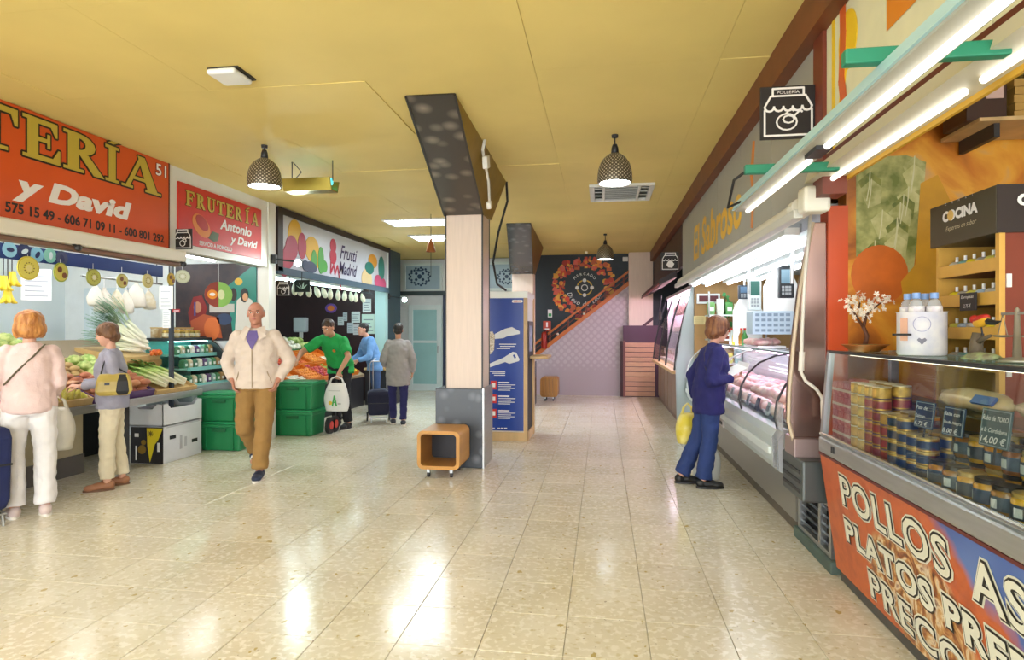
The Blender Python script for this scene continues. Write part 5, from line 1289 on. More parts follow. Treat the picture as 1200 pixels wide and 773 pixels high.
# ------------------------------------------------------------------ display stand with header box
sx0, sx1, sy0, sy1 = 1.76, 2.26, 3.04, 3.56
st = thing('display_stand', 'open wooden display stand with dark header box reading Cocina', 'display stand', ((sx0 + sx1) / 2, (sy0 + sy1) / 2, .9))
hz0 = on_x(1170, 273, sx0).z; hz1 = on_x(1168, 218, sx0).z
M_hb = mat('header_olive', '4a4230', .5); M_ply = mat('stand_ply', 'd0a048', .5, var=.08)
wpart(st, 'header_box', M_hb, lambda m: m.box(sx0 - .02, sx1, sy0 - .01, sy1 + .03, hz0, hz1), bevel=.003)
wpart(st, 'header_face', mat('header_dark', '241410', .5), lambda m: m.box(sx0 - .018, sx1, sy0 - .014, sy0 - .01, hz0, hz1))
wpart(st, 'side_panel', mat('stand_red', '7a2e12', .5, var=.08), lambda m: m.box(sx0, sx1, sy0, sy0 + .02, .9, hz0))
wpart(st, 'side_panel', M_ply, lambda m: m.box(sx0, sx1, sy1 - .015, sy1, .9, hz0))
wpart(st, 'front_edge', M_ply, lambda m: (m.box(sx0 - .004, sx0 + .02, sy0 - .004, sy0 + .024, .9, hz0), m.box(sx0 - .004, sx0 + .02, sy1 - .02, sy1, .9, hz0)))
wpart(st, 'back_panel', mat('stand_back', '6a2a14', .5), lambda m: m.box(sx1 - .02, sx1, sy0, sy1, .9, hz0))
FH = FR(sx0 - .021, sy1, hz0)
text('COCINA', FH, .10, .115, .055, M_sw, st, w=.30, bold=.06)
wpart(st, 'logo_dot', mat('logo_yellow', 'd8b060', .45), lambda m: m.disc(FH, .176, .142, .026, .004, .006, 16))
text('Expertos en sabor', FH, .13, .06, .03, mat('script_cream', 'c8bc9c', .5), st, w=.26, shear=.35)
for k in range(5): text('CANAL'[k], FH, .125 + k * .058, .20, .012, M_sw, st)
FH2 = FF(sx0, sy0 - .015, hz0)
text('COCINA', FH2, .06, .115, .055, M_sw, st, w=.30, bold=.06)
wpart(st, 'logo_dot', MATS['logo_yellow'], lambda m: m.disc(FH2, .136, .142, .026, .004, .006, 16))
text('Expertos en sabor', FH2, .10, .06, .03, MATS['script_cream'], st, w=.26, shear=.35)
lv5 = [on_x(1135, y, sx0).z for y in (313, 350, 389, 425)]
sc_ = ['b8b0a0', '7aa8a0', 'd8c01c', '9c9488', 'c8c050', 'a0b0c0']
cn2 = ['grey', 'teal', 'yellow', 'taupe', 'lime', 'pale blue']
for i, z in enumerate(lv5):
    wpart(st, 'shelf_lip', M_ply, lambda m: m.box(sx0 - .004, sx0 + .012, sy0 + .02, sy1 - .015, z - .035, z + .025), bevel=.002)
    wpart(st, 'shelf', MATS['stand_back'], lambda m: m.box(sx0 + .012, sx1 - .02, sy0 + .02, sy1 - .015, z - .035, z - .02))
    for k in range(6):
        y = sy1 - .07 - k * .075; ci = (k + i * 2) % 6
        t = thing('dip_tub', '%s dip tub on the %s shelf of the Cocina stand, %s from far side' % (cn2[ci], ('top', 'second', 'third', 'lowest')[i], ('first', 'second', 'third', 'fourth', 'fifth', 'sixth')[k]), 'tub', (sx0 + .06, y, z - .02), 'tubs on the display stand')
        MB().lathe([(.001, 0), (.026, 0), (.033, .05), (.034, .055), (.02, .066), (.001, .066)], n=16).build('tub_body', mat('tub_' + sc_[ci], sc_[ci], .4), t, local=True, smooth=True)
        MB().lathe([(.007, .066), (.007, .092), (.001, .092)], n=10).build('stopper', M_sw, t, local=True)
        MB().box(-.036, -.034, -.012, .012, .02, .045).build('label', M_sw, t, local=True)
for z in (lv5[1] + .07, lv5[3] - .02):
    wpart(st, 'hinge', M_sw, lambda m: m.box(sx0 + .025, sx0 + .045, sy0 - .008, sy0, z - .03, z + .03))
q = on_x(1137, 354, sx0 - .02)
es_ = thing('chalk_label', 'small black chalk label hung on the second shelf of the display stand', 'price tag', q)
Fe_ = FR(sx0 - .03, q.y, q.z)
wpart(es_, 'board', M_sb, lambda m: m.rect(Fe_, -.065, .065, -.04, .045, -.004, .002))
text('Europeas', Fe_, 0, .015, .018, M_sw, es_, align='CENTER', w=.1, shear=.2, c=.002)
text('2,75 €', Fe_, 0, -.028, .02, M_sw, es_, align='CENTER', w=.06, shear=.2, c=.002)
tag(MB().box(1.74, 2.8, 1.2, 3.9, 0, .898).build('back_counter', mat('back_counter_brown', '6a3a22', .5, var=.1), bevel=.01), 'brown back counter carrying the display stand behind the glass case', 'counter')
# coloured shapes of the big food print on the partition (roast and cabbage)
FP = FF(0, 4.22, 0)
def pp_(x, y): q = on_y(x, y, 4.22); return (q.x, q.z)
fp = thing('food_print', 'wall print of green cabbage leaves and roast poultry beside the red partition', 'print', (1.9, 4.2, 1.4))
wpart(fp, 'cabbage', mat('cabbage_print', '6a7430', .5, second='b0ac6c', vscale=9, detail=6, world_co=True), lambda m: m.poly(FP, [pp_(1003, 195), pp_(1020, 184), pp_(1062, 182), pp_(1085, 190), pp_(1078, 250), pp_(1070, 318), pp_(1052, 325), pp_(1003, 300)], .001, .004))
rk = random.Random(2)
for k in range(13):
    cx_ = 1012 + rk.uniform(0, 58); cy_ = 195 + k * 9; q_ = [pp_(cx_ - 10, cy_), pp_(cx_ + 4, cy_ - 12), pp_(cx_ + 17, cy_ - 2), pp_(cx_ + 15, cy_ + 16), pp_(cx_, cy_ + 22)]
    wpart(fp, 'leaf', mat('leaf_tone%d' % (k % 3), ('8a8c4a', 'a8a668', '5a6628')[k % 3], .5, second=('b4b078', 'c4c088', '86883c')[k % 3], vscale=14, world_co=True), lambda m: m.poly(FP, q_, .004 + k * .0001, .0048 + k * .0001))
    wpart(fp, 'vein', mat('vein_pale', 'c8c69c', .5), lambda m: m.stroke(FP, [q_[4], pp_(cx_ + 3, cy_ + 5), q_[1]], .006, .0048 + k * .0001, .0052 + k * .0001))
wpart(fp, 'roast_shape', mat('roast_orange', 'c8641c', .45, var=.15, vscale=6, world_co=True), lambda m: m.disc(FP, *pp_(1030, 322), .17, .0066, .0074, 24, ry=.19))
wpart(fp, 'golden_shape', mat('golden_print', 'c8921c', .45, var=.12, vscale=6, world_co=True), lambda m: m.poly(FP, [pp_(1078, 215), pp_(1098, 205), pp_(1115, 240), pp_(1100, 320), pp_(1095, 375), pp_(1060, 365), pp_(1055, 330), pp_(1072, 310)], .0075, .0084))
# boxes on a high shelf
hs_ = thing('high_shelf', 'wooden board shelf high above the food print', 'shelf', (2.2, 4.0, 2.3))
q0 = on_y(1150, 150, 4.0)
wpart(hs_, 'board', M_wood, lambda m: m.box(q0.x - .12, 3.1, 3.8, 4.2, q0.z - .02, q0.z + .0))
wpart(hs_, 'bracket', M_dark, lambda m: m.box(2.2, 2.23, 3.85, 4.2, q0.z - .1, q0.z - .02))
q1 = on_y(1150, 118, 4.0)
t = thing('carton', 'dark brown carton with a pale label on the high shelf', 'box', (q1.x, 4.0, q0.z))
wpart(t, 'box_body', mat('carton_dark', '3a2018', .5), lambda m: m.box(q1.x - .16, q1.x + .05, 3.85, 4.1, q0.z, q0.z + .22), bevel=.005)
wpart(t, 'label', mat('pink_label', 'c8a8a0', .5), lambda m: m.box(q1.x - .06, q1.x + .03, 3.846, 3.85, q0.z + .12, q0.z + .2))
t = thing('carton', 'stack of flat tan cartons at the right on the high shelf', 'box', (q1.x + .4, 4.0, q0.z))
for k in range(5):
    wpart(t, 'sheet', mat('carton_tan', 'b8904a', .6, var=.1), lambda m: m.box(q1.x + .08 + .005 * (k % 2), q1.x + .75, 3.84, 4.15, q0.z + k * .045, q0.z + k * .045 + .042))
# ------------------------------------------------------------------ serif letters for the fruit stall signs
def serif_polys(ch):
    S = []
    def r(a0, a1, b0, b1): S.append([(a0, b0), (a1, b0), (a1, b1), (a0, b1)])
    if ch in 'EFTI' or ch == 'Í':
        if ch == 'T':
            r(.37, .63, 0, 1); r(0, 1, .87, 1); S.append([(0, .62), (.06, .62), (.14, .87), (0, .87)]); S.append([(1, .62), (.94, .62), (.86, .87), (1, .87)]); r(.2, .8, 0, .08)
        elif ch in 'IÍ':
            r(.25, .75, 0, 1); r(0, 1, 0, .08); r(0, 1, .92, 1)
            if ch == 'Í': S.append([(.15, 1.06), (.6, 1.06), (1.5, 1.24), (.9, 1.24)])
        else:
            r(.12, .40, 0, 1); r(0, .12, .92, 1); r(0, .12, 0, .08); r(.40, .92, .88, 1); S.append([(.92, .88), (.92, .66), (.87, .66), (.74, .88)])
            r(.40, .64, .46, .56); r(.64, .72, .34, .68)
            if ch == 'E': r(.40, 1, 0, .12); S.append([(1, .12), (1, .36), (.95, .36), (.8, .12)])
            else: r(.40, .58, 0, .08)
    elif ch == 'R':
        r(.10, .36, 0, 1); r(0, .10, .92, 1); r(0, .48, 0, .08)
        n = 8; o = [(.36 + .40 * math.sin(PI * k / n), .73 + .27 * math.cos(PI * k / n)) for k in range(n + 1)]; i = [(.36 + .16 * math.sin(PI * k / n), .73 + .15 * math.cos(PI * k / n)) for k in range(n + 1)]
        for k in range(n): S.append([o[k], o[k + 1], i[k + 1], i[k]])
        S.append([(.36, .46), (.58, .50), (1.0, .0), (.72, .0)])
    elif ch == 'A':
        S.append([(.08, 0), (.18, 0), (.52, .9), (.46, 1)]); S.append([(.40, 1), (.58, 1), (.95, 0), (.68, 0)]); r(.26, .74, .28, .37); r(0, .28, 0, .07); r(.6, 1.03, 0, .07)
    elif ch == 'U':
        r(.12, .36, .25, 1); r(.74, .88, .25, 1); r(0, .48, .92, 1); r(.62, 1, .92, 1)
        n = 8; o = [(.5 - .38 * math.cos(PI * k / n), .28 - .28 * math.sin(PI * k / n)) for k in range(n + 1)]; i = [(.55 - .19 * math.cos(PI * k / n), .28 - .16 * math.sin(PI * k / n)) for k in range(n + 1)]
        for k in range(n): S.append([o[k], o[k + 1], i[k + 1], i[k]])
    return S
def serif_letter(ch, F, a, b, w, h, m_fill, m_out, parent, ow, c=.001):
    mo = MB(); mf = MB()
    for po in serif_polys(ch):
        q = [(a + x * w, b + y * h) for x, y in po]
        mo.poly(F, q, c, c + .002); mo.stroke(F, q + [q[0]], ow, c, c + .002); mf.poly(F, q, c + .002, c + .005)
    o = mf.build('letter', m_fill, parent); mo.build('letter_outline', m_out, o)

LX = -4.5
def lp(x, y, X=LX): q = on_x(x, y, X); return q.y, q.z
# ------------------------------------------------------------------ sign of the near fruit stall
s1 = thing('shop_sign', 'long orange Frutería sign with gold serif letters and phone numbers, number 51', 'sign', (LX - .03, 4.0, 2.34))
Fs = FL(LX, 0, 0)
M_so = mat('sign_orange', 'cb4f16', .45, var=.06, vscale=1.5)
wpart(s1, 'board', M_so, lambda m: m.box(LX - .03, LX, 2.1, 5.86, 2.34, 3.245), bevel=.003)
wpart(s1, 'end_edge', mat('sign_edge_brown', '5a2410', .5), lambda m: m.box(LX - .032, LX + .004, 5.845, 5.862, 2.338, 3.247))
M_sg = mat('sign_gold', 'b8a23a', .45); M_sk = mat('sign_letter_dark', '231a10', .5)
zb = lp(48, 188)[1]; zt_ = lp(48, 140)[1]
lets = [('E', 26, 70), ('R', 74, 122), ('Í', 123, 139), ('A', 142, 187)]
for ch, x0, x1 in lets:
    y0 = lp(x0, 200)[0]; y1 = lp(x1, 200)[0]; serif_letter(ch, Fs, y0, zb, y1 - y0, zt_ - zb, M_sg, M_sk, s1, .03)
yT1 = lp(23, 170)[0]; wL = .42
for k, ch in enumerate('TURF'):
    serif_letter(ch, Fs, yT1 - wL - k * (wL + .05), zb, wL - .02, zt_ - zb, M_sg, M_sk, s1, .03)
yd0 = lp(14, 215)[0]; yd1 = lp(154, 240)[0]
text('y David', Fs, yd0, 2.50, .22, M_sw, s1, w=yd1 - yd0, bold=.05, shear=.2)
text('Antonio', Fs, yd0 - 1.25, 2.56, .2, M_sw, s1, w=1.1, bold=.05, shear=.2)
yp1 = lp(192, 280)[0]; yp0 = lp(0, 240)[0]
text('91 575 15 49 - 606 71 09 11 - 600 801 292', Fs, yp0 - .1, 2.40, .085, M_sk, s1, w=yp1 - yp0 + .1, bold=.03)
y51 = lp(184, 200)[0]
text('51', Fs, y51 - .03, 3.075, .13, mat('dark_red_num', '7a1c10', .5), s1, w=.17, bold=.06, c=.0)
text('51', Fs, y51 - .02, 3.08, .12, M_sw, s1, w=.15, bold=.015, c=.002)
# ------------------------------------------------------------------ red sign of the second bay
s2 = thing('shop_sign', 'red Frutería Antonio y David sign with a glowing fruit picture', 'sign', (LX, 6.8, 2.4))
a0, a1 = 6.0, 7.62
wpart(s2, 'board', mat('sign_red2', 'c22a1c', .45, var=.05), lambda m: m.box(LX - .03, LX, a0, a1, 2.44, 3.10), bevel=.003)
for k, ch in enumerate('FRUTERÍA'):
    w_ = .17; x = a0 + .11 + k * .182
    serif_letter(ch, Fs, x if ch != 'Í' else x + .04, 2.865, w_ * (.45 if ch == 'Í' else .9), .165, M_sg, mat('brown_outline', '5a2c10', .5), s2, .012)
text('Antonio', Fs, a0 + .72, 2.70, .125, M_sw, s2, w=.66, bold=.03, shear=.2)
text('y David', Fs, a0 + .92, 2.535, .13, M_sw, s2, w=.6, bold=.03, shear=.2)
text('SERVICIO A DOMICILIO', Fs, a0 + .34, 2.46, .05, M_sw, s2, w=.62, bold=.03)
wpart(s2, 'fruit_glow', mat('fruit_orange', 'd8802a', .45), lambda m: (m.disc(Fs, a0 + .38, 2.68, .17, .001, .003, 20, ry=.11, rot=-.5),))
wpart(s2, 'fruit_flesh', mat('fruit_red', 'a82418', .45), lambda m: (m.disc(Fs, a0 + .39, 2.715, .12, .003, .005, 20, ry=.07, rot=-.5),))
wpart(s2, 'leaf_print', mat('leaf_print', '4a5a30', .5), lambda m: m.poly(Fs, [(a0 + .5, 2.56), (a0 + .58, 2.65), (a0 + .7, 2.64), (a0 + .68, 2.55), (a0 + .6, 2.53)], .001, .004))
# ------------------------------------------------------------------ sign of the far fruit stall
s3 = thing('shop_sign', 'long pale grey sign with painted fruit and purple script Frutti Madrid', 'sign', (LX, 10.2, 2.35))
b0, b1, c0_, c1_ = 8.02, 12.52, 2.33, 3.14
wpart(s3, 'board', mat('sign_pale', 'bfc3cc', .4, var=.04, vscale=1), lambda m: m.box(LX - .04, LX - .005, b0, b1, c0_, c1_))
wpart(s3, 'sign_frame', mat('frame_brown', '2a1a14', .5), lambda m: (m.box(LX - .05, LX + .02, b0, b1, c1_, c1_ + .09), m.box(LX - .05, LX + .02, b0 - .01, b0 + .13, c0_, c1_)))
wpart(s3, 'lower_band', mat('band_slate', '3c5464', .4), lambda m: m.box(LX - .05, LX + .02, b0, b1, c0_ - .04, c0_ + .06))
wpart(s3, 'end_strip', M_fixw, lambda m: m.box(LX - .05, LX + .01, b1 - .05, b1, c0_, c1_))
def sp(x, y): return lp(x, y, LX)
def prints(name, hexc, discs, c=.0):
    def f(m):
        for (x, y, rx, ry) in discs:
            A = sp(x, y); B = sp(x + rx, y); m.disc(Fs, A[0], A[1], max(.04, B[0] - A[0]), c - .005, c + .001, 18, ry=ry)
    wpart(s3, name, mat('print_' + hexc, hexc, .45), f)
prints('yellow_fruit', 'd8a81c', [(346, 276, 8, .24), (366, 292, 8, .2), (371, 303, 5, .15)], .0)
prints('red_fruit', 'a82440', [(342, 290, 7, .18), (354, 288, 5, .2), (333, 308, 6, .2), (338, 300, 6, .18)], .003)
prints('green_leaf', '4a9a3c', [(368, 306, 3.4, .18), (376, 305, 3.5, .22), (380, 312, 3.5, .1)], .004)
prints('navy_fruit', '34405a', [(364, 313, 7, .09), (358, 311, 4, .08)], .006)
prints('orange_fruit', 'd09030', [(437, 306, 5, .14)], .0)
prints('cream_melon', 'd0b888', [(430, 327, 6, .2)], .002)
prints('teal_vegetable', '2f7a70', [(433, 314, 5, .12), (447, 315, 3.4, .26)], .003)
prints('pink_radish', 'b8446a', [(443, 330, 4, .14), (449, 333, 3, .12)], .005)
M_pu = mat('script_purple', '3c2c58', .5)
yA = sp(394, 300)[0]; yB = sp(416, 300)[0]
text('Frutti', Fs, yA + .15, 2.74, .24, M_pu, s3, w=.75, shear=.4, bold=.01, c=.0)
text('Madrid', Fs, yA + .1, 2.47, .22, M_pu, s3, w=.8, shear=.4, bold=.01, c=.0)
wpart(s3, 'red_ornament', mat('ornament_red', 'b4243c', .45), lambda m: (m.disc(Fs, yA - .12, 2.92, .12, 0, .003), m.disc(Fs, yA - .12, 2.74, .13, 0, .003), m.stroke(Fs, [(yA - .2, 2.7), (yA - .22, 2.45), (yA - .1, 2.6), (yA - .05, 2.45), (yA + .05, 2.6), (yA + .2, 2.2)], .04, 0, .003)))
# ------------------------------------------------------------------ awning of the near stall
aw = thing('awning_box', 'white rolled awning housing with folding arms under the orange sign', 'awning', (-4.4, 4.1, 2.2))
wpart(aw, 'housing', M_awn, lambda m: m.box(-4.58, -4.36, 2.1, 5.95, 2.215, 2.335), bevel=.02)
wpart(aw, 'front_bar', mat('awning_brown', '7a5a48', .4), lambda m: m.box(-4.54, -4.42, 2.1, 5.98, 2.175, 2.213), bevel=.01)
for y in (4.6, 5.92):
    wpart(aw, 'arm', M_dark, lambda m: m.tube([(-4.40, y - .22, 2.31), (-4.38, y, 2.2)], .014, 6))
    wpart(aw, 'elbow', M_dark, lambda m: m.ell((-4.38, y, 2.195), .03, 8, 6))
va = thing('valance', 'blue fabric valance with round fruit stickers below the white awning', 'valance', (-4.7, 4.1, 2.06))
wpart(va, 'fabric', mat('valance_blue', '1e3a78', .6, var=.1, vscale=3), lambda m: m.box(-4.72, -4.70, 2.1, 6.02, 2.07, 2.19))
Fv = FL(-4.70, 0, 0)
for k, (x, y, c) in enumerate(((11, 291, '8cc4dc'), (28, 293, '22305c'), (43, 297, '7ab8d4'), (58.5, 298, '7cc0b4'), (72, 301, '3a4668'))):
    q = on_x(x, y, -4.70)
    o = wpart(va, 'sticker', mat('sticker_' + c, c, .5), lambda m: m.disc(Fv, q.y, q.z - .01, .062, .001, .004, 20))
    wpart(o, 'sticker_print', mat('stick_print%d' % (k % 2), ('22305c', 'c8dce4')[k % 2], .5), lambda m: m.disc(Fv, q.y + .005, q.z - .01, .032, .004, .006, 14, ry=.018, rot=.5 * k))
# ------------------------------------------------------------------ hanging fruit-slice discs
def fruit_disc(label, x, y, r, rim, flesh, core, X=-4.69, ell_=1.0, tilt=0.0, hang=2.12):
    q = on_x(x, y, X); t = thing('fruit_disc', label, 'decoration', q, 'hanging fruit slice discs')
    n = Vector((math.cos(tilt), math.sin(tilt), 0)); F = Frame((0, 0, 0), (-n.y, n.x, 0))
    MB().disc(F, 0, 0, r * ell_, 0, .01, 28, ry=r).build('rim', mat('fd_' + rim, rim, .5), t, local=True)
    MB().disc(F, 0, 0, r * .88 * ell_, .01, .013, 28, ry=r * .88).build('flesh', mat('fd_' + flesh, flesh, .5), t, local=True)
    if core == 'pits':
        MB().disc(F, -.25 * r, .25 * r, r * .22, .013, .022, 14, ry=r * .3).disc(F, .28 * r, -.3 * r, r * .22, .013, .022, 14, ry=r * .3).build('pits', mat('fd_pit', '6a3c1c', .5), t, local=True)
    else:
        MB().disc(F, 0, 0, r * .28, .013, .016, 14).build('core', mat('fd_' + core, core, .5), t, local=True)
        m_ = MB()
        for k in range(12): m_.disc(F, r * .45 * math.cos(k * PI / 6), r * .45 * math.sin(k * PI / 6), r * .06, .013, .016, 6)
        m_.build('seeds', mat('fd_seed', '8a7a30', .5), t, local=True)
    MB().tube([(0, 0, r), (0, 0, hang - q.z)], .002, 4).build('thread', M_pw, t, local=True)
fruit_disc('large yellow fruit slice disc hanging at the left of the near stall', 32.5, 314, .098, 'c8b83c', 'd8cc5a', 'e0d484')
fruit_disc('avocado slice disc with two pits hanging right of the yellow disc', 70.7, 319, .085, '8a9a2c', 'c4bc54', 'pits', ell_=.85)
fruit_disc('green kiwi slice disc with white core above the woman in grey', 109, 325, .08, '8a8c3c', 'b4b44c', 'd8d4b0')
fruit_disc('avocado slice disc with two pits above the net bags', 142.7, 329, .07, '9a9a40', 'c0b468', 'pits')
fruit_disc('pale lemon slice disc hanging above the white bags', 172.5, 329, .073, 'c4bc74', 'd0c88a', 'e0dcb8')
fruit_disc('orange-yellow papaya disc hanging beside the awning end', 200, 327, .07, 'a08c1c', 'c8a82c', 'pits', ell_=.8, X=-4.6, hang=2.37)
fruit_disc('translucent pale disc turned sideways at the awning end', 214, 324, .075, 'a8ac90', 'c4c8ac', 'd8d8c8', tilt=-.9, X=-4.6, hang=2.37)
q = on_x(256, 345, -4.75)
kd = thing('fruit_disc', 'large half tomato half kiwi disc hanging in the second bay', 'decoration', q, 'hanging fruit slice discs')
Fk = Frame((0, 0, 0), (0.75, .66, 0))
def half(m, s): m.poly(Fk, [(0, -.16)] + [(s * .16 * math.sin(k * PI / 10), -.16 * math.cos(k * PI / 10)) for k in range(1, 10)] + [(0, .16)], 0, .012)
m = MB(); half(m, -1); m.build('tomato_half', mat('kd_red', '8a3424', .5), kd, local=True)
m = MB(); half(m, 1); m.build('kiwi_half', mat('kd_green', '86b85a', .5), kd, local=True)
MB().disc(Fk, .03, 0, .04, .012, .015, 12, ry=.06).build('kiwi_core', mat('kd_core', 'd0d8a8', .5), kd, local=True)
MB().disc(Fk, -.07, 0, .058, .012, .015, 18).build('sticker', mat('kd_orange', 'e08a1c', .5), kd, local=True)
MB().disc(Fk, -.07, 0, .032, .015, .018, 14, ry=.02).build('sticker_print', M_sw, kd, local=True)
MB().tube([(0, 0, .16), (0, 0, CZ - 0.9 - q.z + .0)], .002, 4).build('thread', M_pw, kd, local=True)

# ------------------------------------------------------------------ lights of the left stalls
def tube_row(label, x, z, segs, m=M_tubec, hx=.05, top=None):
    y0 = min(a for a, b in segs) - .05; y1 = max(b for a, b in segs) + .05
    s = thing('strip_light', label, 'strip light', (x, (y0 + y1) / 2, z), 'tube rows of the fruit stalls')
    wpart(s, 'housing', M_fixw, lambda m_: m_.box(x - hx, x + hx, y0, y1, z + .02, z + .06))
    for a, b in segs: wpart(s, 'tube', m, lambda m_: m_.cyl((x, a, z), (x, b, z), .016, n=10))
    if top: wpart(s, 'hanger', M_dark, lambda m_: [m_.cyl((x, y, z + .06), (x, y, top), .006, n=6) for y in (y0 + .2, y1 - .2)])
M_tubel = emat('tube_left', 'f8faff', 26.0)
tube_row('front tube row under the blue valance of the near fruit stall', -4.95, 2.30, [(2.4, 3.6), (3.7, 4.9), (5.0, 6.2)], M_tubel, top=CZ)
tube_row('rear tube row above the leeks of the near fruit stall', -6.3, 2.5, [(2.4, 3.6), (3.7, 4.9), (5.0, 6.2), (6.4, 7.4)], M_tubel, top=CZ)
tube_row('single tube under the roof of the second bay', -5.1, 2.42, [(6.5, 7.5)], M_tubel, top=CZ)
M_tubet = emat('tube_teal', 'e0faff', 18.0)
tube_row('front tube row of the far fruit stall', -5.0, 2.30, [(8.4, 9.6), (9.9, 11.1), (11.2, 12.2)], M_tubet, top=CZ)
tube_row('rear tube row of the far fruit stall', -6.2, 2.45, [(8.4, 9.6), (9.9, 11.1)], M_tubet, top=CZ)
def spot(label, arm0, arm1, head, aim, power):
    t = thing('spot_lamp', label, 'lamp', arm0, 'small arm spot lamps')
    wpart(t, 'mount', M_dark, lambda m: m.cbox(arm0, (.06, .06, .12)))
    wpart(t, 'arm', M_dark, lambda m: m.tube([arm0, arm1], .012, 6))
    wpart(t, 'head', M_dark, lambda m: m.cyl(head, Vector(head) - Vector(aim).normalized() * .1, .05, .035, n=14))
    wpart(t, 'lens', emat('spot_lens', 'e4ffff', power * 5), lambda m: m.cyl(Vector(head) + Vector(aim).normalized() * .004, head, .045, n=14))
h = on_y(349, 308, 7.95)
spot('bright arm spot lamp in front of the painted fruit sign', Vector((-4.46, 7.88, h.z + .05)), Vector((h.x - .02, 7.98, h.z + .02)), h, (.25, -1, -.35), 60)
h = on_y(474, 351, 12.5)
spot('bright arm spot lamp on the dark teal wall near the glass door', Vector((-4.52, 12.6, h.z + .08)), Vector((h.x, 12.6, h.z + .03)), h, (.3, -1, -.3), 60)
# trade signs left
q = on_y(214, 280, 5.98); trade_sign('square black trade sign between the orange and the red fruit stall signs', FF(q.x, 5.98, q.z), .22, 'fruit', arm=(LX, q.x - .1, 5.99, 6.01, q.z - .01, q.z + .01))
q = on_y(332, 338, 8.15); trade_sign('square black trade sign under the left end of the painted fruit sign', FF(q.x, 8.15, q.z), .21, 'fruit', arm=(LX - .1, q.x, 8.16, 8.18, q.z + .105, q.z + .125))
q = on_y(354, 335, 8.6)
ls = thing('trade_sign', 'dark wide sign with a white leaf drawing inside the far fruit stall', 'sign', (q.x, 8.6, q.z - .1))
Fq = FF(q.x, 8.6, q.z)
wpart(ls, 'board', mat('sign_dkgreen', '12201c', .5), lambda m: m.rect(Fq, -.12, .12, -.09, .09, -.012, 0))
wpart(ls, 'leaf_drawing', mat('leaf_mint', 'b8d8cc', .5), lambda m: [m.poly(Fq, [(0, -.05), (.05 * math.sin(a) - .012 * math.cos(a), .05 * math.cos(a) - .03), (.1 * math.sin(a), .08 * math.cos(a) - .02), (.05 * math.sin(a) + .012 * math.cos(a), .05 * math.cos(a) - .05)], 0, .004) for a in (-1.2, -.5, .3, 1.0)])
wpart(ls, 'hanger', M_dark, lambda m: m.tube([(q.x, 8.59, q.z + .09), (q.x, 8.6, 2.36)], .005, 5))

# ------------------------------------------------------------------ near stall interior
pn = thing('interior_door', 'pale blue panelled door in the wall behind the near fruit stall', 'door', (-6.6, 7.86, 0))
Fi = FF(0, 7.842, 0)
def pi_(x, y): q = on_y(x, y, 7.86); return q.x, q.z
M_dp = mat('door_pale', 'bccbd2', .4)
(x0, z1), (x1, z0) = pi_(102, 310), pi_(152, 390)
wpart(pn, 'leaf', M_dp, lambda m: m.rect(Fi, x0, x1, 0.02, 2.1, 0, .04), bevel=.004)
for za, zb2 in ((.15, .9), (1.0, 1.55), (1.62, 2.0)):
    wpart(pn, 'panel', mat('door_panel', 'c8d6dc', .4), lambda m: m.rect(Fi, x0 + .1, x1 - .1, za, zb2, .04, .052), bevel=.006)
wpart(pn, 'handle', M_steel, lambda m: m.box(x1 - .09, x1 - .03, 7.78, 7.82, 1.0, 1.03))
def sheet(name, label, cat, F, a0, a1, b0, b1, col='e4e4e0', lines=5, lcol='a8b0b8', c=0.0):
    t = thing(name, label, cat, F.p((a0 + a1) / 2, b0, 0)); 
    wpart(t, 'sheet', mat('paper_' + col, col, .7), lambda m: m.rect(F, a0, a1, b0, b1, c, c + .004))
    hh = (b1 - b0) / (lines + 1.5)
    wpart(t, 'print', mat('print_' + lcol, lcol, .7), lambda m: [m.rect(F, a0 + (a1 - a0) * .12, a1 - (a1 - a0) * (.12 + .1 * (k % 3)), b0 + hh * (k + .8), b0 + hh * (k + 1.1), c + .004, c + .006) for k in range(lines)])
    return t
po = thing('post', 'slim dark post at the end of the produce table carrying paper sheets', 'post', (-4.8, 6.25, 0))
pq = on_x(198, 345, -4.95)
wpart(po, 'pole', mat('post_dark', '2c3440', .5), lambda m: m.box(-4.97, -4.93, pq.y + .02, pq.y + .06, 0, 2.36))
Fp = FF(0, pq.y, 0)
A = on_y(187, 362, pq.y); B = on_y(203, 335, pq.y); sheet('paper_sheet', 'blank white paper sheet on the post beside the leeks', 'paper', Fp, A.x, B.x, A.z, B.z, c=.002)
A = on_y(191, 384, pq.y); B = on_y(200, 363, pq.y); sheet('price_list', 'narrow white price list below the blank sheet on the post', 'paper', Fp, A.x, B.x, A.z, B.z, 'dcdee0', 8, c=.002)
A = on_y(203, 366, pq.y + .03); B = on_y(211, 362, pq.y + .03)
t = thing('card_reader_sign', 'small red card sign beside the post', 'sign', (A.x, pq.y + .03, A.z)); Fr_ = FF(0, pq.y + .03, 0)
wpart(t, 'plate', mat('card_red', 'a82430', .45), lambda m: m.rect(Fr_, A.x - .02, B.x, A.z, B.z, 0, .004)); wpart(t, 'print', M_pw, lambda m: m.rect(Fr_, A.x + .01, B.x - .01, (A.z + B.z) / 2 - .004, (A.z + B.z) / 2 + .004, .004, .006))
pz = on_x(45, 340, -5.3); Fw = Frame((-5.3, pz.y, 0), (.6, .8, 0))
t = sheet('paper_sheet', 'white printed sheet hanging behind the yellow fruit disc', 'paper', Fw, -.13, .10, 1.78, 2.08, 'e8eaec', 5)
wpart(t, 'thread', M_pw, lambda m: m.tube([Fw.p(0, 2.08, 0), Fw.p(0, CZ, 0)], .003, 4))
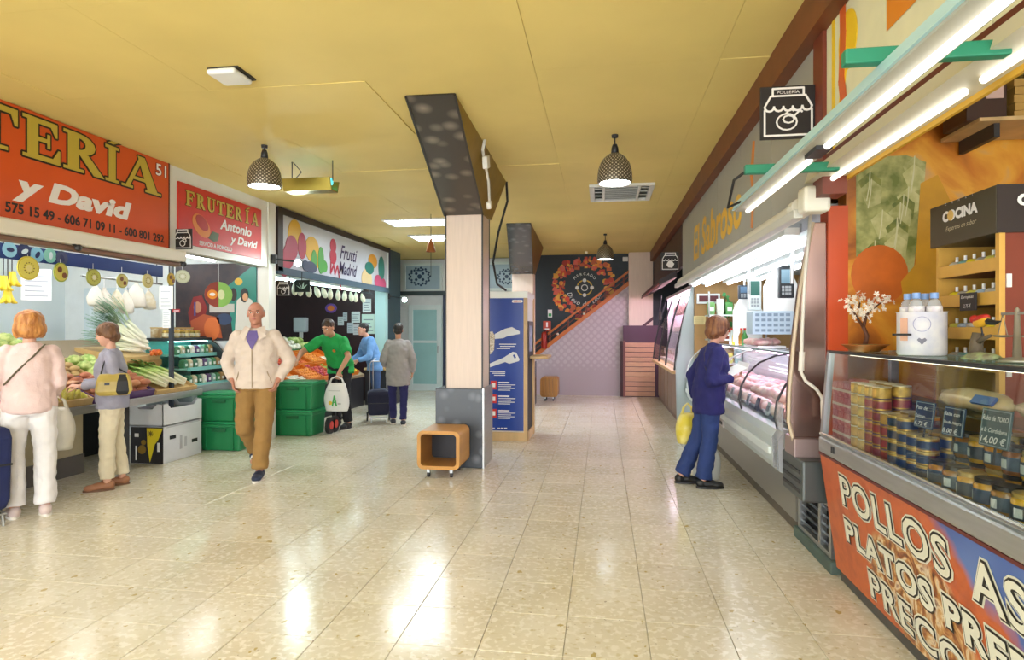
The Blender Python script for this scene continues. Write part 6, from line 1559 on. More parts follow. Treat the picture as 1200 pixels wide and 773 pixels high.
# dark framed photo on the pale wall, green round sign
(x0, z0), (x1, z1) = pi_(46, 381), pi_(61, 363)
ga = on_y(112, 371, 7.8)
t = thing('round_sign', 'small round green sign on the pale wall above the woman in grey', 'sign', (ga.x, 7.86, ga.z)); Fg = FF(ga.x, 7.86, ga.z)
wpart(t, 'plate', mat('round_green', '2a7a5a', .5), lambda m: m.disc(Fg, 0, 0, .055, .05, .06)); wpart(t, 'print', M_pw, lambda m: m.rect(Fg, -.03, .03, -.006, .006, .06, .062))
# net and paper bags hanging from a rail
ral = thing('hanging_rail', 'steel rail hanging over the leeks carrying white bags', 'rail', (-5.9, 6.4, 2.1))
R0 = on_x(95, 315, -5.9); R1 = on_x(190, 330, -5.9)
wpart(ral, 'rail_bar', M_steel, lambda m: m.cyl((-5.9, R0.y, 2.12), (-5.9, R1.y, 2.12), .012, n=8))
wpart(ral, 'rail_hanger', M_dark, lambda m: [m.cyl((-5.9, y, 2.12), (-5.9, y, CZ), .006, n=6) for y in (R0.y + .1, R1.y - .1)])
bagm = {'w': mat('bag_white', 'e6e0d4', .55, var=.06, vscale=14, bump=.25, bscale=25), 'c': mat('bag_cream', 'dccfae', .6, second='e6e0d0', vscale=20, bump=.3)}
for k, (x, y, w, h, c, nm) in enumerate(((112, 346, 9, 26, 'w', 'tilted white paper bag at the left end'), (122, 352, 10, 30, 'w', 'wide white paper bag above the leek tips'), (137, 350, 7, 24, 'c', 'small cream garlic net'), (148, 354, 8, 28, 'w', 'slim white bag with pointed top'), (160, 346, 10, 30, 'w', 'tall white bag in the centre'), (175, 351, 7, 24, 'c', 'cream garlic net near the post'))):
    p0 = on_x(x, y + h / 2, -5.9); p1 = on_x(x, y - h / 2, -5.9); sc = (p1.z - p0.z) / h; r = w * sc
    t = thing('hanging_bag', nm + ' on the rail of the near stall', 'bag', p0, 'bags on the rail')
    prof = [(.001, 0), (r * .7, .01), (r, .1 * h * sc), (r * .95, .4 * h * sc), (r * .6, .75 * h * sc), (r * .15, .95 * h * sc), (r * .22, h * sc)]
    b = MB().lathe(prof, n=16)
    for v in b.v: v += Vector((noise.noise(v * 14 + Vector((k, 0, 0))), noise.noise(v * 14 + Vector((0, k, 5))), 0)) * .018
    b.build('bag_body', bagm[c], t, smooth=True, local=True)
    MB().tube([(0, 0, h * sc * .95), (0, 0, 2.12 - p0.z)], .004, 5).build('string', M_pw, t, local=True)
# yellow banana bunches hanging at the frame edge
def banana_mesh():
    b = MB()
    pts = [Vector((.0, .075 * math.sin(a) - .075, .10 * (1 - math.cos(a)))) for a in [k * .22 for k in range(9)]]
    b.tube(pts, [.006, .013, .018, .02, .02, .02, .017, .012, .005], 7); return b
bme_ = banana_mesh().mesh('banana', True); bme_.materials.append(mat('banana_yellow', 'd8c024', .5, var=.1, vscale=20, rnd=.08))
for k, (x, y) in enumerate(((4, 325), (14, 320), (9, 340))):
    q = on_x(x, y, -5.35); t = thing('banana_bunch', 'yellow banana bunch hanging at the left edge, %s of three' % ('left', 'right', 'lowest')[k], 'fruit', q, 'hanging banana bunches')
    for j in range(6):
        o = bpy.data.objects.new('banana', bme_); COL.objects.link(o); o.parent = t; o.rotation_euler = (.2, 0, j * PI / 3); o.location = (0, 0, -.1)
    MB().tube([(0, 0, -.1), (0, 0, 2.36 - q.z)], .005, 5).build('string', M_dark, t, local=True)
# ------------------------------------------------------------------ produce table
TX0, TZ0, TX1, TZ1 = -4.85, .77, -6.35, 1.38
def tp_(s, y, up=0.0):
    k = math.atan2(TZ1 - TZ0, TX0 - TX1); return Vector((TX0 + (TX1 - TX0) * s + math.sin(k) * up, y, TZ0 + (TZ1 - TZ0) * s + math.cos(k) * up))
SLOPE = math.atan2(TZ1 - TZ0, TX0 - TX1)
TY0, TY1 = 2.3, 6.86
tb = thing('produce_table', 'long sloping produce table with steel front edge in the near fruit stall', 'table', (-5.6, 4.5, 0))
wpart(tb, 'deck', mat('deck_wood', '8a7a60', .6), lambda m: m.hexa([Vector(q) for q in [(TX1, TY0, TZ1 - .05), (TX0, TY0, TZ0 - .05), (TX0, TY1, TZ0 - .05), (TX1, TY1, TZ1 - .05), (TX1, TY0, TZ1), (TX0, TY0, TZ0), (TX0, TY1, TZ0), (TX1, TY1, TZ1)]]))
wpart(tb, 'front_edge', M_steel, lambda m: m.box(TX0, TX0 + .03, TY0, TY1, TZ0 - .06, TZ0 + .015), bevel=.005)
wpart(tb, 'front_panel', mat('panel_beige', 'c4b896', .5, var=.08, vscale=6), lambda m: m.box(-5.46, -5.42, TY0, 5.75, .2, .72))
wpart(tb, 'kick_panel', mat('kick_steel', '6c6a66', .4, metal=.5), lambda m: m.box(-5.44, -5.40, TY0, 5.75, 0, .2))
wpart(tb, 'leg', M_dark, lambda m: m.box(-4.95, -4.90, 5.72, 5.78, 0, .71))
wpart(tb, 'leg', M_dark, lambda m: m.box(-6.3, -6.25, TY1 - .1, TY1 - .04, 0, 1.3))
wpart(tb, 'back_panel', M_black, lambda m: m.box(-6.1, -6.05, 5.75, TY1, 0, 1.2))
# produce kinds
rp = random.Random(21)
def kmesh(name, mb, m): me = mb.mesh(name, True); me.materials.append(m); return me
def ball(r, sq=1.0, dent=0.0, n=12, mm=8):
    b = MB().ell((0, 0, 0), 1, n, mm)
    for v in b.v:
        rad = math.hypot(v.x, v.y); v.z = v.z * sq - (dent * max(0, 1 - rad * 2.2) if v.z > 0 else 0)
    b.v = [v * r for v in b.v]; return b
def carrot():
    return MB().tube([(0, -.09, 0), (0, -.085, 0), (0, -.03, .002), (0, .05, 0), (0, .1, -.003)], [.004, .017, .016, .01, .002], 8)
def lettuce(seed, r):
    b = MB().ell((0, 0, 0), 1, 18, 12)
    for v in b.v: v *= 1 + .28 * noise.noise(v * 3.2 + Vector((seed * 7, 0, 0))) + .12 * noise.noise(v * 8)
    b.v = [Vector((v.x * r, v.y * r, v.z * r * .8)) for v in b.v]; return b
KM = {
 'tomato': (kmesh('tomato', ball(.036, .82, .12), mat('tomato_red', 'c83a1c', .25, rnd=.15, coat=.3)), .03),
 'orange': (kmesh('orange', ball(.038, .95), mat('orange_skin', 'd8801c', .45, rnd=.1, bump=.1, bscale=200)), .036),
 'lemon': (kmesh('lemon', MB().lathe([(.001, -.046), (.008, -.04), (.024, -.022), (.028, 0), (.024, .022), (.008, .04), (.001, .046)], n=12), mat('lemon_skin', 'd8c430', .4, rnd=.08)), .028),
 'apple': (kmesh('apple', ball(.036, .9, .18), mat('apple_green', '9cae3c', .3, rnd=.2, coat=.3)), .033),
 'potato': (kmesh('potato', (lambda b: (setattr(b, 'v', [Vector((v.x * .036, v.y * .058, v.z * .032)) for v in b.v]), b)[1])(lump(31, 12, 8)), mat('potato_skin', 'b89a68', .6, rnd=.12)), .03),
 'sweet_potato': (kmesh('sweet_potato', (lambda b: (setattr(b, 'v', [Vector((v.x * .034, v.y * .085, v.z * .032)) for v in b.v]), b)[1])(lump(37, 12, 8)), mat('sweet_skin', 'b4704e', .55, rnd=.14)), .03),
 'carrot': (kmesh('carrot', carrot(), mat('carrot_skin', 'd86a20', .45, rnd=.1)), .016),
 'lettuce': (kmesh('lettuce', lettuce(2, .085), mat('lettuce_leaf', '7fa044', .5, second='c4cf84', vscale=16, rnd=.12)), .06),
 'cauliflower': (kmesh('cauliflower', lettuce(5, .07), mat('cauli_white', 'd8d4bc', .6, second='e8e4d4', vscale=25, rnd=.06)), .065),
 'pear': (kmesh('pear', MB().lathe([(.001, -.04), (.022, -.036), (.034, -.012), (.03, .015), (.016, .035), (.012, .05), (.001, .054)], n=12), mat('pear_skin', 'c0b44c', .4, rnd=.12)), .032),
 'banana': (bme_, .02),
 'pepper': (kmesh('pepper', (lambda b: (setattr(b, 'v', [Vector((v.x * .036 * (1 + .12 * math.cos(3 * math.atan2(v.y, v.x))), v.y * .036, v.z * .048)) for v in b.v]), b)[1])(MB().ell((0, 0, 0), 1, 15, 8)), mat('pepper_red', 'b4241c', .2, rnd=.2, coat=.4)), .036),
 'aubergine': (kmesh('aubergine', MB().tube([(0, -.08, 0), (0, -.07, 0), (0, -.02, 0), (0, .04, 0), (0, .09, 0)], [.005, .03, .034, .024, .008], 10), mat('aubergine_skin', '2c1c34', .2, coat=.4)), .03),
 'broccoli': (kmesh('broccoli', lettuce(8, .062), mat('broccoli_green', '3c7a34', .6, second='5a9a4a', vscale=40, rnd=.1)), .05),
 'mushroom': (kmesh('mushroom', MB().lathe([(.001, -.025), (.011, -.025), (.012, 0), (.03, .002), (.028, .018), (.015, .028), (.001, .03)], n=12), mat('mushroom_cap', 'ded6c4', .6, rnd=.08)), .025),
}
adj = {'tomato': 'ripe red tomato', 'orange': 'round orange', 'lemon': 'yellow lemon', 'apple': 'green apple', 'potato': 'brown potato', 'sweet_potato': 'reddish sweet potato', 'carrot': 'orange carrot', 'lettuce': 'green lettuce', 'cauliflower': 'white cauliflower', 'pear': 'yellow-green pear', 'banana': 'yellow banana', 'pepper': 'red bell pepper', 'aubergine': 'dark aubergine', 'broccoli': 'green broccoli', 'mushroom': 'white mushroom'}
catn = {'tomato': 'tomato', 'orange': 'orange', 'lemon': 'lemon', 'apple': 'apple', 'pear': 'pear', 'banana': 'banana'}
def put(kind, loc, where, rot=None, s=1.0):
    me, r = KM[kind]; o = bpy.data.objects.new(kind, me); COL.objects.link(o); o.location = loc
    o.rotation_euler = rot or (rp.uniform(-.4, .4), rp.uniform(-.4, .4), rp.uniform(0, 6.28)); o.scale = (s, s, s)
    tag(o, '%s %s' % (adj[kind], where), catn.get(kind, 'vegetable'), '%ss %s' % (kind.replace('_', ' '), where)); return o
def crate(label, fn, s0, s1, y0, y1, hgt, m, group):
    """low open crate lying on a slope; fn(s, y, up) gives the point"""
    t = thing('produce_crate', label, 'crate', fn((s0 + s1) / 2, (y0 + y1) / 2, 0), group)
    e = .012
    def slab(m_, a, b, c, d, u0, u1): m_.hexa([fn(a, c, u0), fn(b, c, u0), fn(b, d, u0), fn(a, d, u0), fn(a, c, u1), fn(b, c, u1), fn(b, d, u1), fn(a, d, u1)])
    ds = .012
    wpart(t, 'crate_floor', m, lambda m_: slab(m_, s0, s1, y0, y1, .001, .012))
    wpart(t, 'crate_side', m, lambda m_: slab(m_, s0, s0 + ds, y0, y1, .012, hgt)); wpart(t, 'crate_side', m, lambda m_: slab(m_, s1 - ds, s1, y0, y1, .012, hgt))
    wpart(t, 'crate_side', m, lambda m_: slab(m_, s0 + ds, s1 - ds, y0, y0 + e, .012, hgt)); wpart(t, 'crate_side', m, lambda m_: slab(m_, s0 + ds, s1 - ds, y1 - e, y1, .012, hgt))
    return t
M_cw = mat('crate_wood', 'c8a870', .6, var=.1); M_cp = mat('crate_purple', '5a3a70', .5); M_cor = mat('crate_orange', 'd8761c', .45); M_cgr = mat('crate_green_p', '2f7a4a', .5)
def fill(kind, fn, s0, s1, y0, y1, L_depth, base, where, nmax=40, layers=1):
    r = KM[kind][1]; step = {'sweet_potato': .075, 'lettuce': .15, 'cauliflower': .145, 'banana': .06, 'carrot': .045, 'aubergine': .07, 'potato': .08, 'broccoli': .115}.get(kind, r * 2.05)
    sl_ = {'sweet_potato': .15, 'carrot': .15, 'banana': .13, 'aubergine': .15, 'potato': .10}.get(kind, step)
    na = max(1, int((s1 - s0) * L_depth / step)); nb = max(1, int((y1 - y0 - .03) / sl_)); c = 0
    for lay in range(layers):
        for a in range(na):
            for b in range(nb):
                if c >= nmax: return
                s = s0 + (a + .5 + (lay % 2) * .3) / na * (s1 - s0); y = y0 + .015 + (b + .5 + rp.uniform(-.08, .08)) / nb * (y1 - y0 - .03)
                if s > s1: continue
                rot = (rp.uniform(-.15, .15), SLOPE + rp.uniform(-.15, .15), rp.uniform(-.2, .2)) if kind in ('sweet_potato', 'carrot', 'banana', 'aubergine', 'potato') else None
                put(kind, fn(s, y, base + r * .9 + lay * r * 1.5), where, rot, rp.uniform(.9, 1.06)); c += 1
LD = math.hypot(TX1 - TX0, TZ1 - TZ0)
plan = [  # (y0, y1, front, middle, back)
 (2.95, 3.40, 'orange', 'lemon', 'banana'), (3.42, 3.87, 'lemon', 'pear', 'apple'), (3.89, 4.34, 'apple', 'banana', 'lemon'),
 (4.36, 4.81, 'tomato', 'pear', 'pear'), (4.83, 5.28, 'pear', 'lemon', 'cauliflower'), (5.30, 5.72, 'sweet_potato', 'potato', 'lettuce')]
cw = {'front': (0.02, .32), 'middle': (.34, .64), 'back': (.66, .98)}
for y0, y1, *ks in plan:
    for (rn, (s0, s1)), kd_ in zip(cw.items(), ks):
        crate('wooden crate of %ss in the %s row of the near produce table' % (kd_.replace('_', ' '), rn) + ', %s column' % ORD[plan.index((y0, y1, *ks))], tp_, s0, s1, y0, y1, .07, M_cp if kd_ == 'sweet_potato' else M_cw, 'crates on the near produce table')
        fill(kd_, tp_, s0 + .02, s1 - .02, y0, y1, LD, .02, 'in the %s row crate of the %s column of the near table' % (rn, ORD[plan.index((y0, y1, *ks))]), 30, 2 if kd_ not in ('lettuce', 'cauliflower') else 1)
# sweet potatoes, wrapped lettuce, celery and leeks at the far end
crate('purple crate of sweet potatoes at the front edge below the wrapped lettuce', tp_, .02, .26, 5.74, 6.10, .075, M_cp, 'crates on the near produce table')
fill('sweet_potato', tp_, .04, .25, 5.74, 6.10, LD, .02, 'in the purple crate at the front edge of the table', 24, 3)
crate('wooden crate of bagged lettuce behind the sweet potatoes', tp_, .28, .60, 5.74, 6.12, .07, M_cw, 'crates on the near produce table')
fill('lettuce', tp_, .30, .58, 5.74, 6.12, LD, .02, 'in a film bag behind the sweet potatoes', 8)
crate('wide wooden crate of celery at the far end of the produce table', tp_, .02, .33, 6.14, 6.82, .05, M_cw, 'crates on the near produce table')
M_lw = bpy.data.materials.new('leek_skin'); M_lw.use_nodes = True
def grad(m, stops, axis='Y', lo=0., hi=1., rough=.45):
    nt = m.node_tree; N = nt.nodes; L = nt.links; b = N['Principled BSDF']; b.inputs['Roughness'].default_value = rough
    tc = N.new('ShaderNodeTexCoord'); sp_ = N.new('ShaderNodeSeparateXYZ'); L.new(tc.outputs['Object'], sp_.inputs[0])
    mr = N.new('ShaderNodeMapRange'); mr.inputs['From Min'].default_value = lo; mr.inputs['From Max'].default_value = hi; L.new(sp_.outputs[axis], mr.inputs['Value'])
    r = N.new('ShaderNodeValToRGB'); cr = r.color_ramp; cr.elements[0].position = stops[0][0]; cr.elements[0].color = lin(stops[0][1]); cr.elements[1].position = stops[-1][0]; cr.elements[1].color = lin(stops[-1][1])
    for p, c in stops[1:-1]: e = cr.elements.new(p); e.color = lin(c)
    L.new(mr.outputs['Result'], r.inputs['Fac']); L.new(r.outputs['Color'], b.inputs['Base Color'])
grad(M_lw, [(0, 'ebe8da'), (.38, 'e2e6cc'), (.52, 'b8d09c'), (.7, '7fae84'), (1, '5f9474')], 'Y', 0, .75)
def leek_mesh(seed):
    r = random.Random(seed); b = MB().tube([(0, 0, 0), (0, .02, 0), (0, .25, 0), (0, .33, 0)], [.008, .02, .018, .02], 8)
    for k in range(5):
        a = r.uniform(-.25, .25); z = r.uniform(-.02, .10); L_ = r.uniform(.36, .46); w = .02
        pts = [Vector((a * t * .5, .30 + L_ * t, z * t + .03 * math.sin(t * 3) + .004 * k)) for t in (0, .35, .7, 1)]
        for p, q, w0, w1 in zip(pts[:-1], pts[1:], (.018, .02, .014), (.02, .014, .003)):
            n = Vector((0, 0, .004)); b.add([p - Vector((w0, 0, 0)), p + n, p + Vector((w0, 0, 0)), q + Vector((w1, 0, 0)), q + n, q - Vector((w1, 0, 0))], [(0, 1, 4, 5), (1, 2, 3, 4)])
    me = b.mesh('leek', True); me.materials.append(M_lw); return me
lk = [leek_mesh(k) for k in range(3)]
rc = thing('produce_riser', 'upturned wooden box raising the leeks at the end of the produce table', 'box', (-5.75, 6.6, 1.0))
wpart(rc, 'box_body', M_cw, lambda m: m.hexa([tp_(.35, 6.30, .002), tp_(.35, 6.84, .002), tp_(.80, 6.84, .002), tp_(.80, 6.30, .002), Vector((-5.375, 6.30, 1.19)), Vector((-5.375, 6.84, 1.19)), Vector((-6.05, 6.84, 1.30)), Vector((-6.05, 6.30, 1.30))]))
wpart(rc, 'slat', mat('slat_tan', 'a8864c', .6), lambda m: m.box(-5.37, -5.355, 6.30, 6.84, 1.08, 1.14))
c_ = Vector((-5.45, 6.70, 1.22))
for k in range(24):
    o = bpy.data.objects.new('leek', lk[k % 3]); COL.objects.link(o)
    ang = -.35 + 1.5 * (k % 12) / 12 + rp.uniform(-.06, .06)
    # fan of leeks: roots to the right front, leaves up and to the left
    ang = .05 + 1.0 * (k % 12) / 12 + rp.uniform(-.06, .06); d = Vector((-.78 * math.cos(ang) - .1, -.62 * math.cos(ang), math.sin(ang) * .8 + .05)).normalized()
    o.rotation_mode = 'QUATERNION'; o.rotation_quaternion = d.to_track_quat('Y', 'Z')
    o.location = c_ + Vector((rp.uniform(-.05, .05), rp.uniform(-.10, .10), .02 + (k // 12) * .035 + (k % 12) * .012)); o.scale = (.92, .86, .92)
    tag(o, 'long green and white leek in the fanned bundle on the table', 'leek', 'leeks fanned on the near produce table')
M_ce = bpy.data.materials.new('celery_skin'); M_ce.use_nodes = True
grad(M_ce, [(0, 'e8e4cc'), (.3, 'd8dcae'), (.6, 'a8c068'), (1, '6f9a3c')], 'Y', 0, .45)
def celery_mesh(seed):
    r = random.Random(seed); b = MB()
    for k in range(6):
        a = r.uniform(-.05, .05); z = r.uniform(0, .05)
        b.tube([(a * .3, 0, z * .4), (a * .7, .15, z), (a, .3, z * 1.2), (a * 1.6, .42, z)], [.016, .015, .012, .006], 6)
    for k in range(8):
        x, y, z = r.uniform(-.08, .08), r.uniform(.36, .5), r.uniform(.0, .08)
        b.add([(x, y, z), (x + .035, y + .03, z + .01), (x, y + .07, z), (x - .035, y + .03, z + .015)], [(0, 1, 2, 3)])
    me = b.mesh('celery', True); me.materials.append(M_ce); return me
cl = [celery_mesh(40 + k) for k in range(3)]
for k in range(9):
    o = bpy.data.objects.new('celery', cl[k % 3]); COL.objects.link(o)
    d = Vector((-.75, -.55 + .05 * (k % 3), .38)).normalized(); o.rotation_mode = 'QUATERNION'; o.rotation_quaternion = d.to_track_quat('Y', 'Z')
    o.location = tp_(.05 + .02 * (k % 3), 6.34 + .05 * k, .055 + .03 * (k % 2)); tag(o, 'pale green celery bunch leaning in the end crate', 'celery', 'celery bunches in the end crate')
for k in range(14):
    put('carrot', Vector((-5.36, 6.66 + .013 * k, 1.215 + .012 * (k % 4))), 'in the bunch beside the leeks', (0.3, SLOPE + .9, 1.2 + rp.uniform(-.2, .2)))

# ------------------------------------------------------------------ cartons and green crates on the floor
wc = thing('fruit_carton', 'white and black fruit carton with yellow star print on the floor', 'box', (-5.05, 6.55, 0))
wpart(wc, 'carton_body', mat('carton_white', 'd2d4d8', .5, var=.03), lambda m: m.box(-5.25, -4.85, 6.22, 6.88, 0, .42), bevel=.006)
wpart(wc, 'dark_face', mat('carton_black', '1c1a20', .5), lambda m: m.box(-5.252, -4.852, 6.214, 6.222, .005, .41))
Fc = FF(-5.25, 6.214, 0)
wpart(wc, 'yellow_print', mat('carton_yellow', 'd8c41c', .5), lambda m: m.poly(Fc, [(.2, .40), (.398, .40), (.34, .27), (.30, .22), (.24, .02), (.21, .2)], 0, .003))
wpart(wc, 'star_print', mat('star_brown', '6a5a10', .5), lambda m: [m.stroke(Fc, [(.25 + .03 * math.cos(a), .34 + .03 * math.sin(a)), (.25 - .03 * math.cos(a), .34 - .03 * math.sin(a))], .008, .003, .005) for a in (0, .8, 1.57, 2.36)])
wpart(wc, 'fruit_print', mat('fruit_gold', '8a6a1c', .5), lambda m: (m.disc(Fc, .14, .16, .05, 0, .003), m.disc(Fc, .16, .24, .03, 0, .003)))
wpart(wc, 'white_marks', M_pw, lambda m: (m.rect(Fc, .06, .075, .04, .2, 0, .003), m.rect(Fc, .33, .36, .14, .24, 0, .003), m.rect(Fc, .05, .1, .3, .34, 0, .003)))
Fcr = FL(-4.85, 6.22, 0)
wpart(wc, 'hand_hole', M_black, lambda m: (m.rect(Fcr, .10, .20, .26, .30, 0, .003), m.rect(Fcr, .48, .58, .16, .20, 0, .003)))
wpart(wc, 'faint_print', mat('faint_grey', 'b0b2b8', .5), lambda m: (m.rect(Fcr, .27, .31, .12, .28, 0, .002), m.rect(Fcr, .35, .39, .14, .25, 0, .002), m.rect(Fcr, .05, .62, .395, .41, 0, .002)))
wt = thing('fruit_tray', 'white open fruit tray with raised corners stacked on the starred carton', 'box', (-5.05, 6.52, .42))
M_ct = MATS['carton_white']
def wall_(m, F, L_, c0=-.008, c1=0):
    m.poly(F, [(0, 0), (L_, 0), (L_, .24), (L_ - .07, .25), (L_ - .13, .19), (.13, .19), (.07, .25), (0, .24)], c0, c1)
wpart(wt, 'tray_floor', M_ct, lambda m: m.box(-5.27, -4.84, 6.2, 6.86, .424, .434))
for F, L_ in ((FL(-4.84, 6.2, .424), .66), (FF(-5.27, 6.2, .424), .43)): wpart(wt, 'tray_wall', M_ct, lambda m: wall_(m, F, L_))
for F, L_ in ((FL(-5.262, 6.2, .424), .66), (FF(-5.27, 6.86, .424), .43)): wpart(wt, 'tray_wall', M_ct, lambda m: wall_(m, F, L_))
wpart(wt, 'liner', mat('tray_liner', '1c3c34', .4), lambda m: m.box(-5.25, -4.86, 6.22, 6.84, .44, .58))
M_gcr = mat('crate_green', '1c7a48', .4, var=.06, vscale=3)
def green_crate(label, x0, x1, y0, y1, z, h, lid=True):
    t = thing('green_crate', label, 'crate', ((x0 + x1) / 2, (y0 + y1) / 2, z), 'green plastic crates')
    e = .025
    wpart(t, 'tub', M_gcr, lambda m: m.hexa([Vector(q) for q in [(x0 + e, y0 + e, z), (x1 - e, y0 + e, z), (x1 - e, y1 - e, z), (x0 + e, y1 - e, z), (x0 + .005, y0 + .005, z + h - .05), (x1 - .005, y0 + .005, z + h - .05), (x1 - .005, y1 - .005, z + h - .05), (x0 + .005, y1 - .005, z + h - .05)]]), bevel=.02)
    wpart(t, 'rim', M_gcr, lambda m: m.box(x0 - .01, x1 + .01, y0 - .01, y1 + .01, z + h - .07, z + h - .03), bevel=.01)
    if lid: wpart(t, 'lid', mat('crate_green_lid', '24905a', .4), lambda m: (m.box(x0 + .005, x1 - .005, y0 + .005, y1 - .005, z + h - .03, z + h),), bevel=.01)
    for y, yy_ in ((y0, -1),):
        wpart(t, 'handle', mat('crate_handle', '166038', .4), lambda m: m.box((x0 + x1) / 2 - .09, (x0 + x1) / 2 + .09, y0 - .016, y0 + .005, z + h - .12, z + h - .08), bevel=.006)
        for fx in (.18, .82):
            xx = x0 + (x1 - x0) * fx; wpart(t, 'rib', M_gcr, lambda m: m.box(xx - .012, xx + .012, y0 - .002, y0 + .02, z + .02, z + h - .07))
X_ = -5.0
green_crate('lower green crate standing behind the white fruit carton', -4.98, -4.42, 7.0, 7.38, 0, .36)
green_crate('upper green crate with lid stacked behind the white fruit carton', -4.98, -4.42, 7.0, 7.38, .36, .36)
gx0, gx1 = on_z(318, 511).x, on_z(378, 508).x
green_crate('lower green crate before the far fruit stall beside the man in green', gx0, gx1 - .02, 8.12, 8.56, 0, .37)
green_crate('upper green crate with lid before the far fruit stall', gx0, gx1 - .02, 8.12, 8.56, .37, .40)
pbag = thing('plastic_bag', 'crumpled green plastic bag hanging over the crates behind the walking man', 'bag', (-4.36, 7.15, .3))
b = MB(); R = []
for i in range(8):
    t_ = i / 7; w = .05 + .05 * math.sin(PI * t_); R.append([Vector((-4.36 + w * .35 * math.cos(a), 7.12 + w * math.sin(a) * (1 + .3 * math.sin(5 * a + i)), .28 + .42 * t_)) for a in [2 * PI * j / 12 for j in range(12)]])
b.rings(R).build('bag_body', mat('bag_green', '2a8a4c', .35, bump=.4, bscale=20), pbag, smooth=True)
wpart(pbag, 'bag_handle', MATS['bag_green'], lambda m: m.tube([(-4.36, 7.08, .69), (-4.38, 7.1, .74), (-4.36, 7.16, .69)], .008, 5))

# ------------------------------------------------------------------ open fridge of the second bay
fx0, fx1, fy0, fy1 = -5.65, -5.02, 6.93, 7.75
fr = thing('open_fridge', 'low open refrigerated shelf unit with teal light in the second bay', 'fridge', (-5.3, 7.15, 0))
M_fg = mat('fridge_grey', '8c9a9c', .4)
wpart(fr, 'base', M_fg, lambda m: m.box(fx0, fx1, fy0, fy1, 0, .80), bevel=.01)
wpart(fr, 'back', mat('fridge_back', '5cae ae'.replace(' ', ''), .4), lambda m: m.box(fx0, fx0 + .05, fy0, fy1, .80, 1.38))
wpart(fr, 'roof', mat('fridge_dark', '2c3438', .4), lambda m: m.box(fx0, fx1 - .28, fy0, fy1, 1.36, 1.40), bevel=.01)
side = [(0, .8), (.60, .8), (.62, .95), (.56, 1.15), (.44, 1.3), (.32, 1.38), (0, 1.38)]
wpart(fr, 'end_panel', MATS['fridge_dark'], lambda m: m.poly(FF(fx0, fy1 - .03, 0), side, -.03, 0))
wpart(fr, 'end_pane', M_glass, lambda m: m.poly(FF(fx0, fy0 + .012, 0), side, -.01, 0))
wpart(fr, 'lamp', emat('fridge_teal', 'b8fff4', 6.0), lambda m: m.box(fx1 - .36, fx1 - .32, fy0 + .05, fy1 - .05, 1.345, 1.358))
fk = 0
fcol = ['3f7a5c', 'c8b89a', '2f6a50', 'd8d8c8', '5a3a70', '8ab0a8', '4a8a5a', 'b08a5a']
for sx, sz in ((fx1 - .03, .80), (fx1 - .09, 1.0), (fx1 - .2, 1.17)):
    wpart(fr, 'shelf', mat('fridge_shelf', 'a8d8d4', .3), lambda m: m.box(fx0 + .05, sx, fy0 + .04, fy1 - .04, sz, sz + .018))
    wpart(fr, 'price_rail', mat('fridge_rail', '7cc4c4', .35), lambda m: m.box(sx, sx + .012, fy0 + .04, fy1 - .04, sz - .015, sz + .03))
    for k in range(8):
        y = fy0 + .08 + k * .094; c = fcol[fk % 8]; fk += 1
        t = thing('chilled_pack', 'chilled pack on the %s shelf of the teal fridge, %s from its near end' % ({.80: 'lowest', 1.0: 'middle', 1.17: 'top'}[sz], ('first', 'second', 'third', 'fourth', 'fifth', 'sixth', 'seventh', 'eighth')[k]), 'packet', (sx - .07, y, sz + .018), 'packs in the teal fridge')
        wpart(t, 'pack', mat('chill_' + c, c, .35, var=.2, vscale=30), lambda m: m.rings([[Vector((sx - .08 + a_ * w_, y + b_ * w_, sz + .018 + zz)) for a_, b_ in ((-1, -1), (1, -1), (1, 1), (-1, 1))] for w_, zz in ((.036, 0), (.042, .03), (.038, .09), (.02, .115))]), bevel=.008)
        wpart(t, 'label', M_pw, lambda m: m.box(sx - .04, sx - .036, y - .02, y + .02, sz + .045, sz + .08))
# jars on the fridge roof
for k in range(7):
    for lv_ in range(1):
        j = jar('b09a5c', 'd0c8a8', 'c8a84a', .04, .09) if k % 2 == 0 else jar('7a6a34', 'c0b490', 'b8983a', .04, .09)
        j.location = (fx0 + .2, fy0 + .1 + k * .1, 1.40); j.rotation_euler = (0, 0, PI); tag(j, 'preserve jar with gold lid on the roof of the teal fridge', 'jar', 'jars on the fridge roof')
t = thing('spice_box', 'long cream box with printed fruit standing behind the jars on the fridge', 'box', (fx0 + .08, 7.1, 1.40))
wpart(t, 'box_body', mat('spice_cream', 'd4ccb4', .5, second='a88a5c', vscale=12), lambda m: m.box(fx0 + .03, fx0 + .13, fy0 + .05, fy1 - .1, 1.401, 1.52)); wpart(t, 'lid', M_cw, lambda m: m.box(fx0 + .025, fx0 + .135, fy0 + .045, fy1 - .095, 1.52, 1.535))
